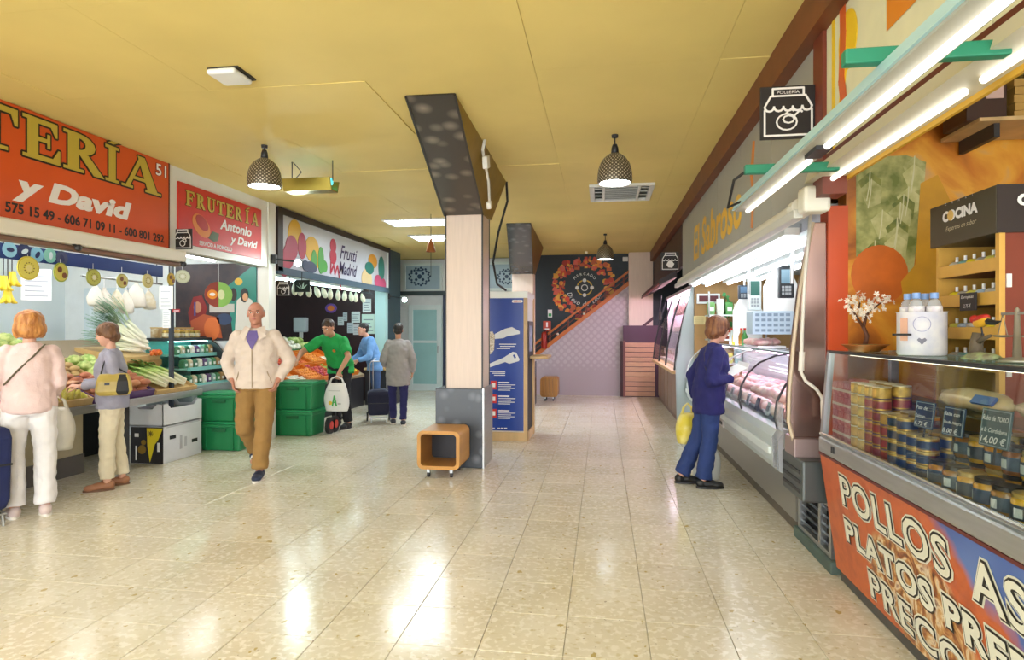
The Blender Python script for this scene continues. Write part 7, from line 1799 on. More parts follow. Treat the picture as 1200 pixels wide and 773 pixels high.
# poster on the partition (dark market collage and teal panel)
ps = thing('poster', 'large dark poster with red and teal figures on the second bay wall', 'poster', (-5.2, 7.84, 1.4))
(x0, z1), (x1, z0) = pi_(207, 312), pi_(312, 399)
(xm, _z) = pi_(271, 350)
x1 = min(x1, -4.7)
wpart(ps, 'sheet', mat('poster_dark', '241c24', .45, second='3a2a2c', vscale=5), lambda m: m.rect(Fi, x0, x1, z0, 2.42, 0, .006))
wpart(ps, 'teal_field', mat('poster_teal', '1f7a6c', .45), lambda m: m.poly(Fi, [(xm + .05, z0), (x1, z0), (x1, 2.38), (xm + .3, 2.36), (xm - .05, 2.1)], .006, .008))
def shp(name, col, pts, c=.008): wpart(ps, name, mat('poster_' + col, col, .45), lambda m: m.poly(Fi, [pi_(*p) for p in pts], c, c + .002))
def dsc(name, col, x, y, r, ry=None, c=.008): A = pi_(x, y); wpart(ps, name, mat('poster_' + col, col, .45), lambda m: m.disc(Fi, A[0], A[1], r, c, c + .002, 18, ry=ry))
shp('red_garment', '7a1c1c', [(222, 366), (228, 348), (238, 346), (244, 360), (240, 380), (224, 380)]); dsc('face_patch', 'b07a5c', 233, 360, .06, .08, .010); shp('blue_strip', '3a4a8a', [(229, 354), (231, 354), (231, 370), (229, 370)], .012)
shp('orange_meat', 'a8502c', [(225, 376), (240, 368), (258, 372), (262, 396), (226, 392)], .010); dsc('orange_round', 'c86a34', 250, 385, .12, .16, .012); dsc('yellow_round', 'c8a030', 281, 330, .06, .05, .010)
shp('white_cloth', 'd0ccc4', [(279, 352), (287, 345), (297, 352), (300, 399), (276, 399)], .010); dsc('hair_patch', '1a1214', 288, 346, .06, .1, .012); dsc('face_patch', 'c8946c', 289, 348, .04, .055, .014); dsc('second_hair', '241414', 275, 345, .05, .09, .010)
shp('bottle_row', 'b8b4ac', [(247, 356), (276, 356), (276, 366), (247, 366)], .010); dsc('plate_patch', '2c3c5c', 264, 374, .12, .08, .010)
struct(MB().box(-5.95, -4.66, 7.80, 7.86, 0, z0 - .01).build('wainscot', mat('wainscot_white', 'd4d6da', .45)))
struct(MB().box(-4.72, -4.62, 6.0, 7.8, 2.36, 2.44).build('trim_13', M_fixw))

# ------------------------------------------------------------------ far fruit stall
UX0, UZ0, UX1, UZ1 = -4.70, .62, -6.1, 1.30
def up_(s, y, up=0.0):
    k = math.atan2(UZ1 - UZ0, UX0 - UX1); return Vector((UX0 + (UX1 - UX0) * s + math.sin(k) * up, y, UZ0 + (UZ1 - UZ0) * s + math.cos(k) * up))
t2 = thing('produce_table', 'sloping produce table full of colourful vegetables in the far fruit stall', 'table', (-5.4, 10.2, 0))
wpart(t2, 'deck', MATS['deck_wood'], lambda m: m.hexa([Vector(q) for q in [(UX1, 8.3, UZ1 - .05), (UX0, 8.3, UZ0 - .05), (UX0, 11.7, UZ0 - .05), (UX1, 11.7, UZ1 - .05), (UX1, 8.3, UZ1), (UX0, 8.3, UZ0), (UX0, 11.7, UZ0), (UX1, 11.7, UZ1)]]))
wpart(t2, 'front_panel', M_dark, lambda m: m.box(UX0 - .06, UX0 - .02, 8.3, 11.7, 0, UZ0 - .05))
wpart(t2, 'back_panel', M_dark, lambda m: m.box(UX1, UX1 + .04, 8.3, 11.7, 0, UZ1 - .05))
LD2 = math.hypot(UX1 - UX0, UZ1 - UZ0)
plan2 = [(8.35, 8.85, 'carrot', 'tomato', 'lettuce'), (8.87, 9.37, 'mushroom', 'pepper', 'broccoli'), (9.39, 9.89, 'orange', 'tomato', 'lettuce'), (9.91, 10.41, 'pepper', 'carrot', 'broccoli'), (10.43, 10.93, 'apple', 'orange', 'cauliflower'), (10.95, 11.45, 'lemon', 'mushroom', 'lettuce')]
for y0, y1, *ks in plan2:
    for (rn, (s0, s1)), kd_ in zip(cw.items(), ks):
        crate('crate of %ss in the %s row of the far produce table, %s column' % (kd_, rn, ORD[plan2.index((y0, y1, *ks))]), up_, s0, s1, y0, y1, .08, M_cor if rn != 'back' else M_cgr, 'crates on the far produce table')
        fill(kd_, up_, s0 + .02, s1 - .02, y0, y1, LD2, .02, 'in the %s row crate of the %s column of the far table' % (rn, ORD[plan2.index((y0, y1, *ks))]), 26, 2 if kd_ not in ('lettuce', 'cauliflower', 'broccoli') else 1)
# small stand of mixed fruit right of the green man
t3 = thing('produce_stand', 'small stepped stand of mixed fruit behind the person in the grey cardigan', 'stand', (-4.6, 11.9, 0))
wpart(t3, 'stand_body', M_dark, lambda m: m.box(-4.70, -4.15, 11.75, 12.3, 0, .70)); wpart(t3, 'stand_top', M_cw, lambda m: m.box(-4.72, -4.13, 11.73, 12.32, .70, .74))
for k in range(30):
    put(('apple', 'lemon', 'orange', 'mushroom', 'tomato')[k % 5], Vector((-4.64 + .1 * (k % 6), 11.82 + .09 * ((k // 6) % 5), .776 + .02 * ((k // 6) % 5))), 'on the small stand by the grey cardigan')
for k in range(8):
    put('lettuce', Vector((-4.62 + .13 * (k % 4), 12.2, .83 + .13 * (k // 4))), 'on the small stand by the grey cardigan')
# hanging pale lamps like drops along the stall front
dm = MB().lathe([(.001, -.17), (.03, -.155), (.045, -.11), (.042, -.05), (.022, .0), (.012, .02), (.001, .02)], n=14)
dme = dm.mesh('paper_drop', True); dme.materials.append(mat('drop_white', 'e4e4cc', .5, second='c8d4b8', vscale=14))
rl = thing('hanging_rail', 'thin rail along the far stall front carrying pale paper drops', 'rail', (-4.72, 9.9, 2.2))
wpart(rl, 'rail_bar', M_dark, lambda m: m.cyl((-4.62, 8.5, 2.235), (-4.62, 11.9, 2.235), .01, n=6)); wpart(rl, 'rail_hanger', M_dark, lambda m: [m.cyl((-4.62, y, 2.235), (-4.62, y, 2.37), .005, n=5) for y in (8.6, 11.8)])
dx = [345, 352, 362, 370, 378, 387, 396, 404, 411, 417, 424]
for k, x in enumerate(dx):
    q = on_x(x, 350, -4.62); t = thing('paper_drop', 'pale drop-shaped paper ornament, %s from the left along the far stall front' % ('first', 'second', 'third', 'fourth', 'fifth', 'sixth', 'seventh', 'eighth', 'ninth', 'tenth', 'eleventh')[k], 'ornament', (-4.62, q.y, 2.19), 'paper drops on the far stall front')
    o = bpy.data.objects.new('drop_body', dme); COL.objects.link(o); o.parent = t; o.rotation_euler = (rp.uniform(-.3, .3), rp.uniform(-.3, .3), 0)
    MB().tube([(0, 0, .01), (0, 0, .04)], .003, 4).build('string', M_dark, t, local=True)
# dispenser and papers on the plum wall
PY = 12.42; Fw2 = FF(0, PY, 0)
def pw_(x, y): q = on_y(x, y, PY); return q.x, q.z
A = pw_(347, 389); B = pw_(362, 372)
pd = thing('paper_dispenser', 'white paper towel dispenser on the plum coloured wall', 'dispenser', (A[0], PY, A[1]))
wpart(pd, 'housing', mat('disp_white', 'ccd8dc', .35), lambda m: m.rect(Fw2, A[0], B[0], A[1], B[1], 0, .14), bevel=.03, seg=3)
wpart(pd, 'paper', M_pw, lambda m: m.rect(Fw2, (A[0] + B[0]) / 2 - .04, (A[0] + B[0]) / 2 + .04, A[1] - .13, A[1], .05, .07))
nn = 0
for (xa, ya, xb, yb, col) in ((396, 381, 403, 371, 'c8d4d8'), (402, 376, 407, 366, 'b8c4cc'), (412, 378, 422, 365, 'c4d4d4'), (407, 390, 414, 378, 'a8b4bc'), (414, 392, 421, 380, 'b8bcc0'), (384, 383, 390, 379, 'd0d4cc'), (424, 391, 439, 368, 'b8d4c8'), (425, 366, 435, 350, 'cfdcdc')):
    A = pw_(xa, ya); B = pw_(xb, yb); ordn = ('first', 'second', 'third', 'fourth', 'fifth', 'sixth', 'seventh', 'eighth')[nn]; nn += 1
    sheet('notice', 'paper notice on the dark wall of the far stall, %s of the pinned group' % ordn, 'notice', Fw2, A[0], B[0], A[1], B[1], col, 4, '7a8a90')
A = pw_(388, 361)
t = thing('round_sign', 'round orange and purple neon-like sticker on the dark wall', 'sign', (A[0], PY, A[1]))
wpart(t, 'plate', mat('rs_purple', '6a4aa8', .4), lambda m: m.disc(Fw2, A[0], A[1], .13, 0, .01, 20, ry=.10)); wpart(t, 'centre', mat('rs_orange', 'd8782c', .4), lambda m: m.disc(Fw2, A[0], A[1], .08, .01, .014, 16, ry=.06))
# ------------------------------------------------------------------ people
def bake(o, voxel, smooth=4, fac=.5):
    m = o.modifiers.new('remesh', 'REMESH'); m.mode = 'VOXEL'; m.voxel_size = voxel; m.use_smooth_shade = True
    s = o.modifiers.new('smooth', 'SMOOTH'); s.factor = fac; s.iterations = smooth
    me = evaluated_mesh(o)
    o.modifiers.clear(); old = o.data; o.data = me; bpy.data.meshes.remove(old)
    for p in me.polygons: p.use_smooth = True
    return o
def ripple(me, fn):
    co = [Vector(v.co) for v in me.vertices]; no = [Vector(n.vector) for n in me.vertex_normals]
    flat = []
    for c, n in zip(co, no): flat += list(c + n * fn(c))
    me.vertices.foreach_set('co', flat); me.update()
def capsule(b, p0, p1, r0, r1, n=12):
    b.cyl(p0, p1, r0, r1, n); b.ell(p0, r0, n, 8); b.ell(p1, r1, n, 8)
def chain(b, pts, rs, n=12, flat_end=False):
    for i in range(len(pts) - 1):
        b.cyl(pts[i], pts[i + 1], rs[i], rs[i + 1], n)
        b.ell(pts[i], rs[i], n, 8)
    if not flat_end: b.ell(pts[-1], rs[-1], n, 8)
def hand(b, wrist, d, n, side, curl=.5, k=1.0, spread=.0):
    """palm and five fingers; d along the hand, n palm normal (fingers curl towards it), side=+1/-1 thumb side along s"""
    d = Vector(d).normalized(); n = Vector(n); n = (n - d * n.dot(d)).normalized(); s = d.cross(n) * side
    w = Vector(wrist)
    for t in (-.026, -.009, .009, .026):
        capsule(b, w + d * .012 * k + s * t * .6 * k, w + d * .082 * k + s * t * k, .0135 * k, .0115 * k, 8)
    for i, (t, L_) in enumerate(((.031, .070), (.0105, .078), (-.0105, .072), (-.031, .056))):
        p = w + d * .086 * k + s * t * k; a = 0.15
        for j, f in enumerate((.46, .32, .24)):
            a += curl * (1.0 if j else .7); dd = d * math.cos(a) + n * math.sin(a) + s * (t * spread * 6)
            q = p + dd.normalized() * L_ * f * k; capsule(b, p, q, (.0088 - .0008 * j) * k, (.0082 - .0009 * j) * k, 8); p = q
    p = w + d * .028 * k + s * .026 * k
    for j, f in enumerate((.036, .032, .026)):
        dd = (d * (.65 + .18 * j) + s * (.75 - .3 * j) + n * (.25 + .2 * curl + .15 * j)).normalized(); q = p + dd * f * k
        capsule(b, p, q, (.0115 - .0012 * j) * k, (.0103 - .0012 * j) * k, 8); p = q
M_skin = mat('skin_light', 'd2a088', .5, var=.05, vscale=12, sss=.05)
M_skin2 = mat('skin_tan', 'c08e72', .5, var=.05, vscale=12, sss=.05)
M_eye = mat('eye_white', 'e4e0da', .3); M_iris = mat('iris_dark', '2a1c14', .2); M_lip = mat('lip', 'a8605a', .5); M_brow = mat('brow', '4a3424', .8)
class Body: pass
def person(label, loc, face, H, pose, wear, voxel=.006, cvox=.010):
    t = thing('person', label, 'person', (loc[0], loc[1], 0)); k = H / 1.70
    fem = wear.get('fem', False); g = 1.0 + wear.get('girth', 0.0)
    P = pose.get; lean = P('lean', 0.0); piv = Vector((0, 0, .95)); RL = Matrix.Rotation(lean, 3, 'X'); twist = Matrix.Rotation(P('twist', 0), 3, 'Z')
    roll = Matrix.Rotation(P('roll', 0), 3, 'Y')
    def U(p): return piv + twist @ (roll @ (RL @ (Vector(p) - piv)))
    def V(*p): return Vector(p)
    sw = .150 if fem else .168
    hipw = .09
    J = {}
    J['fL'] = V(*P('footL', (.10, .0, 0))); J['fR'] = V(*P('footR', (-.10, .0, 0)))
    for s, q in (('L', 1), ('R', -1)):
        f = J['f' + s]; J['hip' + s] = V(hipw * q, 0, .92); J['ank' + s] = f + V(0, .03, .085)
        J['kn' + s] = V(*P('knee' + s)) if P('knee' + s) else (J['hip' + s] + J['ank' + s]) / 2 + V(.01 * q, -.02, .02)
        J['sh' + s] = U((sw * q, .01, 1.362)); J['el' + s] = V(*P('elbow' + s, (.25 * q, .04, 1.12))); J['wr' + s] = V(*P('wrist' + s, (.27 * q, -.03, .87)))
    neck = U((0, .015, 1.44)); HR = Matrix.Rotation(P('head_yaw', 0), 3, 'Z') @ Matrix.Rotation(P('head_pitch', 0), 3, 'X')
    hc = U((0, -.015, 1.585)) + V(*P('head_off', (0, 0, 0)))
    def Hd(x, y, z): return hc + HR @ Vector((x, y, z))
    # ---- body: one continuous skin
    b = MB()
    R3 = HR
    b.ell(Hd(0, .012, .022), (.074, .092, .095), 18, 14, R3); b.ell(Hd(0, -.018, -.035), (.058, .066, .075), 16, 12, R3); b.ell(Hd(0, -.045, -.075), (.034, .035, .032), 12, 8, R3)
    b.ell(Hd(0, -.086, -.012), (.0135, .02, .013), 10, 8, R3); b.cyl(Hd(0, -.078, .022), Hd(0, -.092, -.012), .008, .011, 8)
    b.ell(Hd(0, -.072, .034), (.05, .02, .011), 12, 8, R3)
    b.ell(Hd(0, -.075, -.048), (.026, .014, .008), 10, 8, R3)
    for q in (-1, 1): b.ell(Hd(.076 * q, .012, .0), (.009, .02, .032), 10, 8, R3)
    capsule(b, neck, Hd(0, .018, -.05), .054 if not fem else .047, .05 if not fem else .045)
    tors = [((0, 0, .88), .155, .105), ((0, .0, .98), .145 * g, .105 * g), ((0, .0, 1.10), .130 * g, .098 * g), ((0, .0, 1.24), .145 * g, .105 * g), ((0, .005, 1.35), .150, .095), ((0, .01, 1.42), .09, .065)]
    def loft(mb, rings, n=20):
        R = []
        for c, rx, ry in rings:
            ring = []
            for j in range(n):
                a = 2 * PI * j / n; p = (c[0] + rx * math.cos(a), c[1] + ry * math.sin(a), c[2]); ring.append(U(p) if c[2] > .93 else Vector(p))
            R.append(ring)
        mb.rings(R)
    loft(b, tors)
    for s, q in (('L', 1), ('R', -1)):
        chain(b, [J['hip' + s], J['kn' + s], J['ank' + s]], [.078, .052, .036]); capsule(b, J['ank' + s], J['f' + s] + V(0, .04, .04), .036, .035); capsule(b, J['f' + s] + V(0, .04, .035), J['f' + s] + V(.01 * q, -.13, .03), .035, .028)
        chain(b, [J['sh' + s], J['el' + s], J['wr' + s]], [.05 * (1 if not fem else .9), .040, .027])
        dft = (J['wr' + s] - J['el' + s]).normalized(); hd = P('hand' + s, None)
        if hd is None: hd = (tuple(dft), (-.9 * q, -.3, 0), .35)
        hand(b, J['wr' + s], hd[0], hd[1], q if True else 1, hd[2], 1.0 if not fem else .93)
    bodyo = b.build('body', wear.get('skin', M_skin), t, local=True); bake(bodyo, voxel, 3)
    # ---- face details
    if wear.get('face', True):
        for q in (-1, 1):
            e = MB().ell(Hd(.031 * q, -.073, .012), (.0125, .008, .0075), 10, 6, R3).build('eye', M_eye, t, smooth=True, local=True)
            MB().ell(Hd(.031 * q, -.0795, .012), (.0055, .003, .0058), 8, 6, R3).build('iris', M_iris, t, smooth=True, local=True, under=e)
            MB().ell(Hd(.032 * q, -.083, .034), (.019, .006, .004), 10, 6, R3).build('eyebrow', wear.get('brow', M_brow), t, smooth=True, local=True)
        MB().ell(Hd(0, -.0875, -.048), (.022, .006, .006), 10, 6, R3).build('mouth', M_lip, t, smooth=True, local=True)
    # ---- hair
    b = MB(); st = wear['hair']
    if st == 'bob':
        b.ell(Hd(0, .02, .045), (.105, .115, .095), 18, 12, R3); b.ell(Hd(0, .055, -.025), (.118, .085, .085), 18, 12, R3)
        for q in (-1, 1): b.ell(Hd(.082 * q, .02, -.03), (.034, .06, .075), 12, 10, R3)
    elif st == 'short_full':
        b.ell(Hd(0, .022, .045), (.096, .108, .088), 18, 12, R3); b.ell(Hd(0, .06, -.02), (.092, .062, .075), 16, 12, R3)
        for q in (-1, 1): b.ell(Hd(.075 * q, .025, .0), (.022, .05, .05), 12, 10, R3)
    elif st == 'curly':
        b.ell(Hd(0, .03, .05), (.108, .122, .098), 18, 12, R3); b.ell(Hd(0, .06, -.03), (.10, .08, .08), 16, 12, R3)
        for q in (-1, 1): b.ell(Hd(.082 * q, .02, -.005), (.034, .065, .065), 12, 10, R3)
    elif st == 'bald_sides':
        b.ell(Hd(0, .06, .0), (.074, .048, .05), 16, 10, R3)
        for q in (-1, 1): b.ell(Hd(.07 * q, .03, .015), (.012, .045, .035), 12, 10, R3)
    else:
        b.ell(Hd(0, .022, .052), (.083, .098, .078), 18, 12, R3); b.ell(Hd(0, .055, -.005), (.076, .055, .06), 16, 10, R3)
    ho = b.build('hair', wear['hair_m'], t, local=True); bake(ho, .009, 3)
    ripple(ho.data, lambda c: .007 * noise.noise(Vector((c.x * 55, c.y * 55, c.z * 14))))
    # ---- clothes
    add = wear.get('ease', .016); hem = wear.get('hem', .82)
    b = MB()
    tr_ = [((0, 0, hem), .172 * (1 if not fem else 1.0) * g + .01, .125 * g + .01)]
    if hem < .93: tr_.append(((0, 0, .94), .160 * g + add, .115 * g + add))
    tr_ += [((0, 0, 1.10), .142 * g + add, .106 * g + add), ((0, 0, 1.24), .155 * g + add, .113 * g + add), ((0, .005, 1.34), .162 + add * .8, .103 + add), ((0, .01, 1.395), .135 + add * .6, .085 + add * .6), ((0, .012, 1.425), .098, .072), ((0, .015, 1.445), .07, .062)]
    loft(b, tr_, 24)
    sl = wear.get('sleeve', 'long')
    for s in 'LR':
        a, e, w = J['sh' + s], J['el' + s], J['wr' + s]
        if sl == 'long': chain(b, [a, e, e + (w - e) * .93], [.058 + add * .45, .050 + add * .4, .038 + add * .3], flat_end=True)
        else: chain(b, [a, a + (e - a) * .78], [.060 + add * .45, .062 + add * .6], flat_end=True)
    to = b.build(wear.get('top_name', 'sweater'), wear['top_m'], t, local=True); bake(to, cvox, 3)
    def rumple(o, amp, fr):
        ripple(o.data, lambda c: amp * (noise.noise(Vector((c.x * fr, c.y * fr, c.z * fr * 1.6))) + .5 * noise.noise(c * fr * 2.3)))
    rumple(to, .012, 9)
    # trousers
    b = MB()
    b.rings([[Vector((rx * math.cos(2 * PI * j / 20), ry * math.sin(2 * PI * j / 20), z)) for j in range(20)] for rx, ry, z in ((.165 * g, .118 * g, .84), (.168 * g, .122 * g, .92), (.152 * g, .112 * g, 1.0))])
    lw = wear.get('leg', (.095, .073, .062))
    for s in 'LR':
        an = J['ank' + s]; kn = J['kn' + s]; chain(b, [J['hip' + s] - V(0, 0, .02), kn, kn + (an - kn) * wear.get('cuff', .97)], lw, flat_end=True)
    tz = b.build('trousers', wear['leg_m'], t, local=True); bake(tz, cvox, 3); rumple(tz, .010, 10)
    # shoes
    for s, q in (('L', 1), ('R', -1)):
        f = J['f' + s]; dirv = V(.06 * q, -1, 0).normalized(); RZ = Matrix.Rotation(math.atan2(-dirv.x, dirv.y) + PI, 3, 'Z')
        pit = Matrix.Rotation(P('pitch' + s, 0), 3, 'X')
        b = MB()
        def S(x, y, z): return f + pit @ Vector((x, y, z))
        b.ell(S(0, .045, .05), (.046, .056, .05), 12, 10); b.ell(S(.004 * q, -.03, .044), (.048, .09, .044), 12, 10); b.ell(S(.008 * q, -.105, .036), (.048, .07, .036), 12, 10)
        so = b.build('shoe', wear['shoe_m'], t, local=True); bake(so, .008, 2)
        pts = [(.044 * math.cos(a), .10 * math.sin(a)) for a in [2 * PI * j / 20 for j in range(20)]]
        m_ = MB(); R = []
        for z in (0.0, .02):
            R.append([S(x * (1.0 if y > 0 else 1.12) + .006 * q, (y * (1.0 if y > 0 else 1.78) - .0), z) for x, y in pts])
        m_.rings(R).build('sole', wear.get('sole_m', M_dark), t, local=True, under=so)
    t.rotation_euler = (0, 0, math.atan2(face[0], -face[1])); t.scale = (k, k, k)
    B = Body(); B.t = t; B.J = J; B.U = U; B.k = k; B.Hd = Hd
    M4 = Matrix.Translation(Vector((loc[0], loc[1], 0))) @ Matrix.Rotation(t.rotation_euler.z, 4, 'Z') @ Matrix.Scale(k, 4)
    B.W = lambda p: M4 @ Vector(p)
    return B
def fabric(key, c, var=.06, bump=.25): return mat(key, c, .85, var=var, vscale=10, bump=bump, bscale=90)
def hairm(key, c, c2): return mat(key, c, .5, second=c2, vscale=30, stretch=(1, 1, .25), bump=.5, bscale=90)
# bag helper: soft carrier bag hanging from a point
def carrier_bag(label, top, w, d, h, m, ax=(1, 0, 0), prints=None, logo=None, seed=0, handles=True):
    t = thing('carrier_bag', label, 'bag', Vector(top) - Vector((0, 0, h + .1))); ax = Vector(ax).normalized(); ay = Vector((-ax.y, ax.x, 0))
    R = []; n = 22
    for i in range(12):
        u = i / 11; z = u * h; wx = w / 2 * (.62 + .45 * math.sin(PI * min(1, .22 + u * .75))); wy = d / 2 * (.75 + .35 * math.sin(PI * min(1, .15 + u * .7))) * (1 - .45 * u ** 3)
        ring = []
        for j in range(n):
            a = 2 * PI * j / n; ca, sa = math.cos(a), math.sin(a); x = wx * math.copysign(abs(ca) ** .7, ca); y = wy * math.copysign(abs(sa) ** .8, sa)
            f = 1 + .10 * noise.noise(Vector((x * 9 + seed, y * 9, z * 6))); ring.append(ax * x * f + ay * y * f + Vector((0, 0, z)))
        R.append(ring)
    b = MB(); b.rings(R); b.build('bag_body', m, t, smooth=True, local=True)
    if handles:
        for q in (-1, 1):
            MB().tube([ax * (w * .3 * q) + Vector((0, 0, h - .01)), ax * (w * .22 * q) + Vector((0, 0, h + .06)), Vector((0, 0, h + .1))], [.016, .012, .008], 8).build('handle', m, t, smooth=True, local=True)
    if prints:
        F = Frame(-ay * (d * .56), ax)
        for nm, mm, fn in prints:
            q = MB(); fn(q, F); q.build(nm, mm, t, local=True)
    return t
# 1 woman in pink, back to us
W1 = person('woman in pink sweater and white trousers seen from behind at the stall', (-4.62, 4.38), (-.72, .62), 1.645,
  dict(lean=.02, footL=(.10, .02, 0), footR=(-.10, .08, 0), elbowL=(.215, .0, 1.11), wristL=(.17, -.17, .98), elbowR=(-.205, .03, 1.11), wristR=(-.18, -.18, .99), handR=((0, -1, -.1), (.2, 0, -1), .7), head_yaw=.1),
  dict(fem=True, hair='bob', hair_m=hairm('hair_ginger', '9a5c28', 'c88a48'), top_m=fabric('sweater_pink', 'd8bdb8'), top_name='sweater', hem=.86, ease=.026, leg_m=fabric('trousers_white', 'e0dcdc', .03), leg=(.105, .080, .080), shoe_m=mat('shoe_pink', 'd4c0bc', .6), sole_m=mat('sole_white', 'e0dad0', .6), girth=.04))
sj = W1.J
wpart_ = MB().tube([W1.U((-.10, .10, 1.43)), W1.U((-.02, .135, 1.33)), W1.U((.08, .14, 1.22)), W1.U((.17, .08, 1.10))], .008, 6).build('bag_strap', mat('strap_olive', '5a5038', .6), W1.t, local=True)
# 2 woman in grey, profile
W2 = person('woman in grey cardigan and cream trousers holding a wallet at the produce table', (-4.62, 5.24), (-.78, -.60), 1.56,
  dict(lean=.06, footL=(.09, -.07, 0), footR=(-.10, .05, 0), elbowL=(.25, .04, 1.12), wristL=(.12, -.26, 1.07), handL=((-.2, -1, .1), (-.4, 0, -1), .6), elbowR=(-.25, .02, 1.12), wristR=(-.10, -.27, 1.08), handR=((.2, -1, .1), (.4, 0, -1), .6), head_pitch=.25),
  dict(fem=True, hair='short_full', hair_m=hairm('hair_brown', '5a3a24', '7a5434'), top_m=fabric('cardigan_grey', '9a98a8', .08), top_name='cardigan', hem=.83, ease=.020, leg_m=fabric('trousers_cream', 'd8ccb0', .04), leg=(.105, .078, .070), shoe_m=mat('shoe_tan', '9a6848', .5), sole_m=mat('sole_brown', '6a4a34', .6), girth=.14, cuff=.93))
q = W2.W((.0, -.37, 1.09))
wl = thing('wallet', 'brown wallet held by the woman in grey', 'wallet', q)
MB().cbox((0, 0, 0), (.10, .20, .02), Euler((.1, .1, .1)).to_matrix()).build('cover', mat('wallet_brown', '8a4a30', .5), wl, local=True, bevel=.005)
MB().cbox((0, 0, .012), (.07, .16, .008), Euler((.1, .1, .1)).to_matrix()).build('notes', mat('wallet_inner', 'c8946c', .6), wl, local=True)
hb = thing('handbag', 'gold and black leather handbag on the hip of the woman in grey', 'bag', W2.W((.27, .03, .98)))
q = W2.W((.27, -.06, .90)); 
hb.rotation_euler = (0, 0, .655); MB().rings([[Vector((a_ * w_, b_ * d_, z_)) for a_, b_ in ((-1, -1), (1, -1), (1, 1), (-1, 1))] for w_, d_, z_ in ((.12, .05, 0), (.145, .06, .04), (.135, .05, .13), (.115, .022, .20))]).build('bag_body', mat('bag_gold', 'b09a4c', .4, var=.12), hb, local=True, bevel=.02, seg=3)
MB().rings([[Vector((.07 + a_ * w_, b_ * d_, z_)) for a_, b_ in ((-1, -1), (1, -1), (1, 1), (-1, 1))] for w_, d_, z_ in ((.04, .054, .005), (.055, .064, .04), (.045, .054, .13), (.03, .026, .195))]).build('black_panel', M_black, hb, local=True, bevel=.012)
MB().cbox((-.05, -.055, .11), (.04, .012, .022), None).build('clasp', M_dark, hb, local=True)
pa = Vector((0, 0, 0)); shp_ = Matrix.Rotation(-.655, 3, 'Z') @ (W2.W(W2.U((.13, .0, 1.425))) - Vector(hb.location))
MB().tube([Vector((-.10, 0, .2)), (shp_ - pa) * .6 + Vector((-.06, -.05, 0)), shp_ - pa + Vector((0, -.01, .01)), (shp_ - pa) * .6 + Vector((.06, -.02, 0)), Vector((.10, 0, .2))], .007, 6).build('strap', M_black, hb, local=True)
M_film = mat('bag_film', 'dcd8cc', .35, var=.05, vscale=12, bump=.35, bscale=30)
q = W2.W((.10, -.33, 1.03)); carrier_bag('thin white plastic bag hanging from the hand of the woman in grey', q + Vector((-.06, -.10, -.04)), .26, .16, .38, M_film, (.9, .3, 0), seed=3)
# 3 walking man
MN = person('elderly man in beige jacket and khaki trousers walking towards us', (-3.55, 5.92), (.30, -1), 1.785,
  dict(lean=.03, footL=(.07, -.20, .0), footR=(-.08, .34, .06), kneeL=(.10, -.13, .50), kneeR=(-.11, -.02, .47), pitchR=-.45, elbowL=(.30, .08, 1.12), wristL=(.21, -.05, .93), elbowR=(-.30, .08, 1.12), wristR=(-.21, -.05, .93), handL=((-.3, -.4, -1), (-1, 0, 0), .5), handR=((.3, -.4, -1), (1, 0, 0), .5), head_yaw=.05),
  dict(hair='bald_sides', hair_m=hairm('hair_grey', '8a8078', 'a89e94'), top_m=fabric('jacket_beige', 'd4c3b4', .05), top_name='jacket', hem=.86, ease=.036, leg_m=fabric('trousers_khaki', '94703c', .06), leg=(.104, .084, .074), shoe_m=mat('shoe_navy', '232c44', .6), sole_m=mat('sole_white', 'e0dad0', .6), skin=mat('skin_ruddy', 'b87e66', .5, var=.06, vscale=10), girth=.14))
def on_chest(B, x, z, out=.0):   # a point on the front of the jacket
    g = 1.14; ry = .108 * g + .036 + out; return B.U((x, -ry * math.sqrt(max(0, 1 - (x / .21) ** 2)), z))
MB().add([on_chest(MN, -.075, 1.425, -.05), on_chest(MN, .075, 1.425, -.05), on_chest(MN, .045, 1.33, .006), on_chest(MN, .0, 1.24, .010), on_chest(MN, -.045, 1.33, .006)], [(0, 4, 3, 2, 1)]).build('shirt', fabric('shirt_purple', '6a5a92'), MN.t, local=True)
for q_ in (-1, 1):
    MB().add([MN.U((.03 * q_, -.10, 1.45)), MN.U((.085 * q_, -.05, 1.47)), on_chest(MN, .12 * q_, 1.385, -.005), on_chest(MN, .065 * q_, 1.34, .012), MN.U((.035 * q_, -.108, 1.445)), MN.U((.095 * q_, -.055, 1.462)), on_chest(MN, .13 * q_, 1.375, .0), on_chest(MN, .068 * q_, 1.33, .016)], [(0, 1, 2, 3), (4, 7, 6, 5), (0, 3, 7, 4), (1, 5, 6, 2), (0, 4, 5, 1), (3, 2, 6, 7)]).build('collar', MATS['jacket_beige'], MN.t, local=True)
MB().tube([on_chest(MN, 0, z, .008) for z in (1.25, 1.15, 1.05, .95, .88)], .005, 6).build('zip', mat('zip_tan', 'a08a6c', .5), MN.t, local=True)
for q_ in (-1, 1): MB().tube([on_chest(MN, .13 * q_, 1.03, .004), on_chest(MN, .165 * q_, .92, .012)], .006, 6).build('pocket_edge', MATS['zip_tan'], MN.t, local=True)
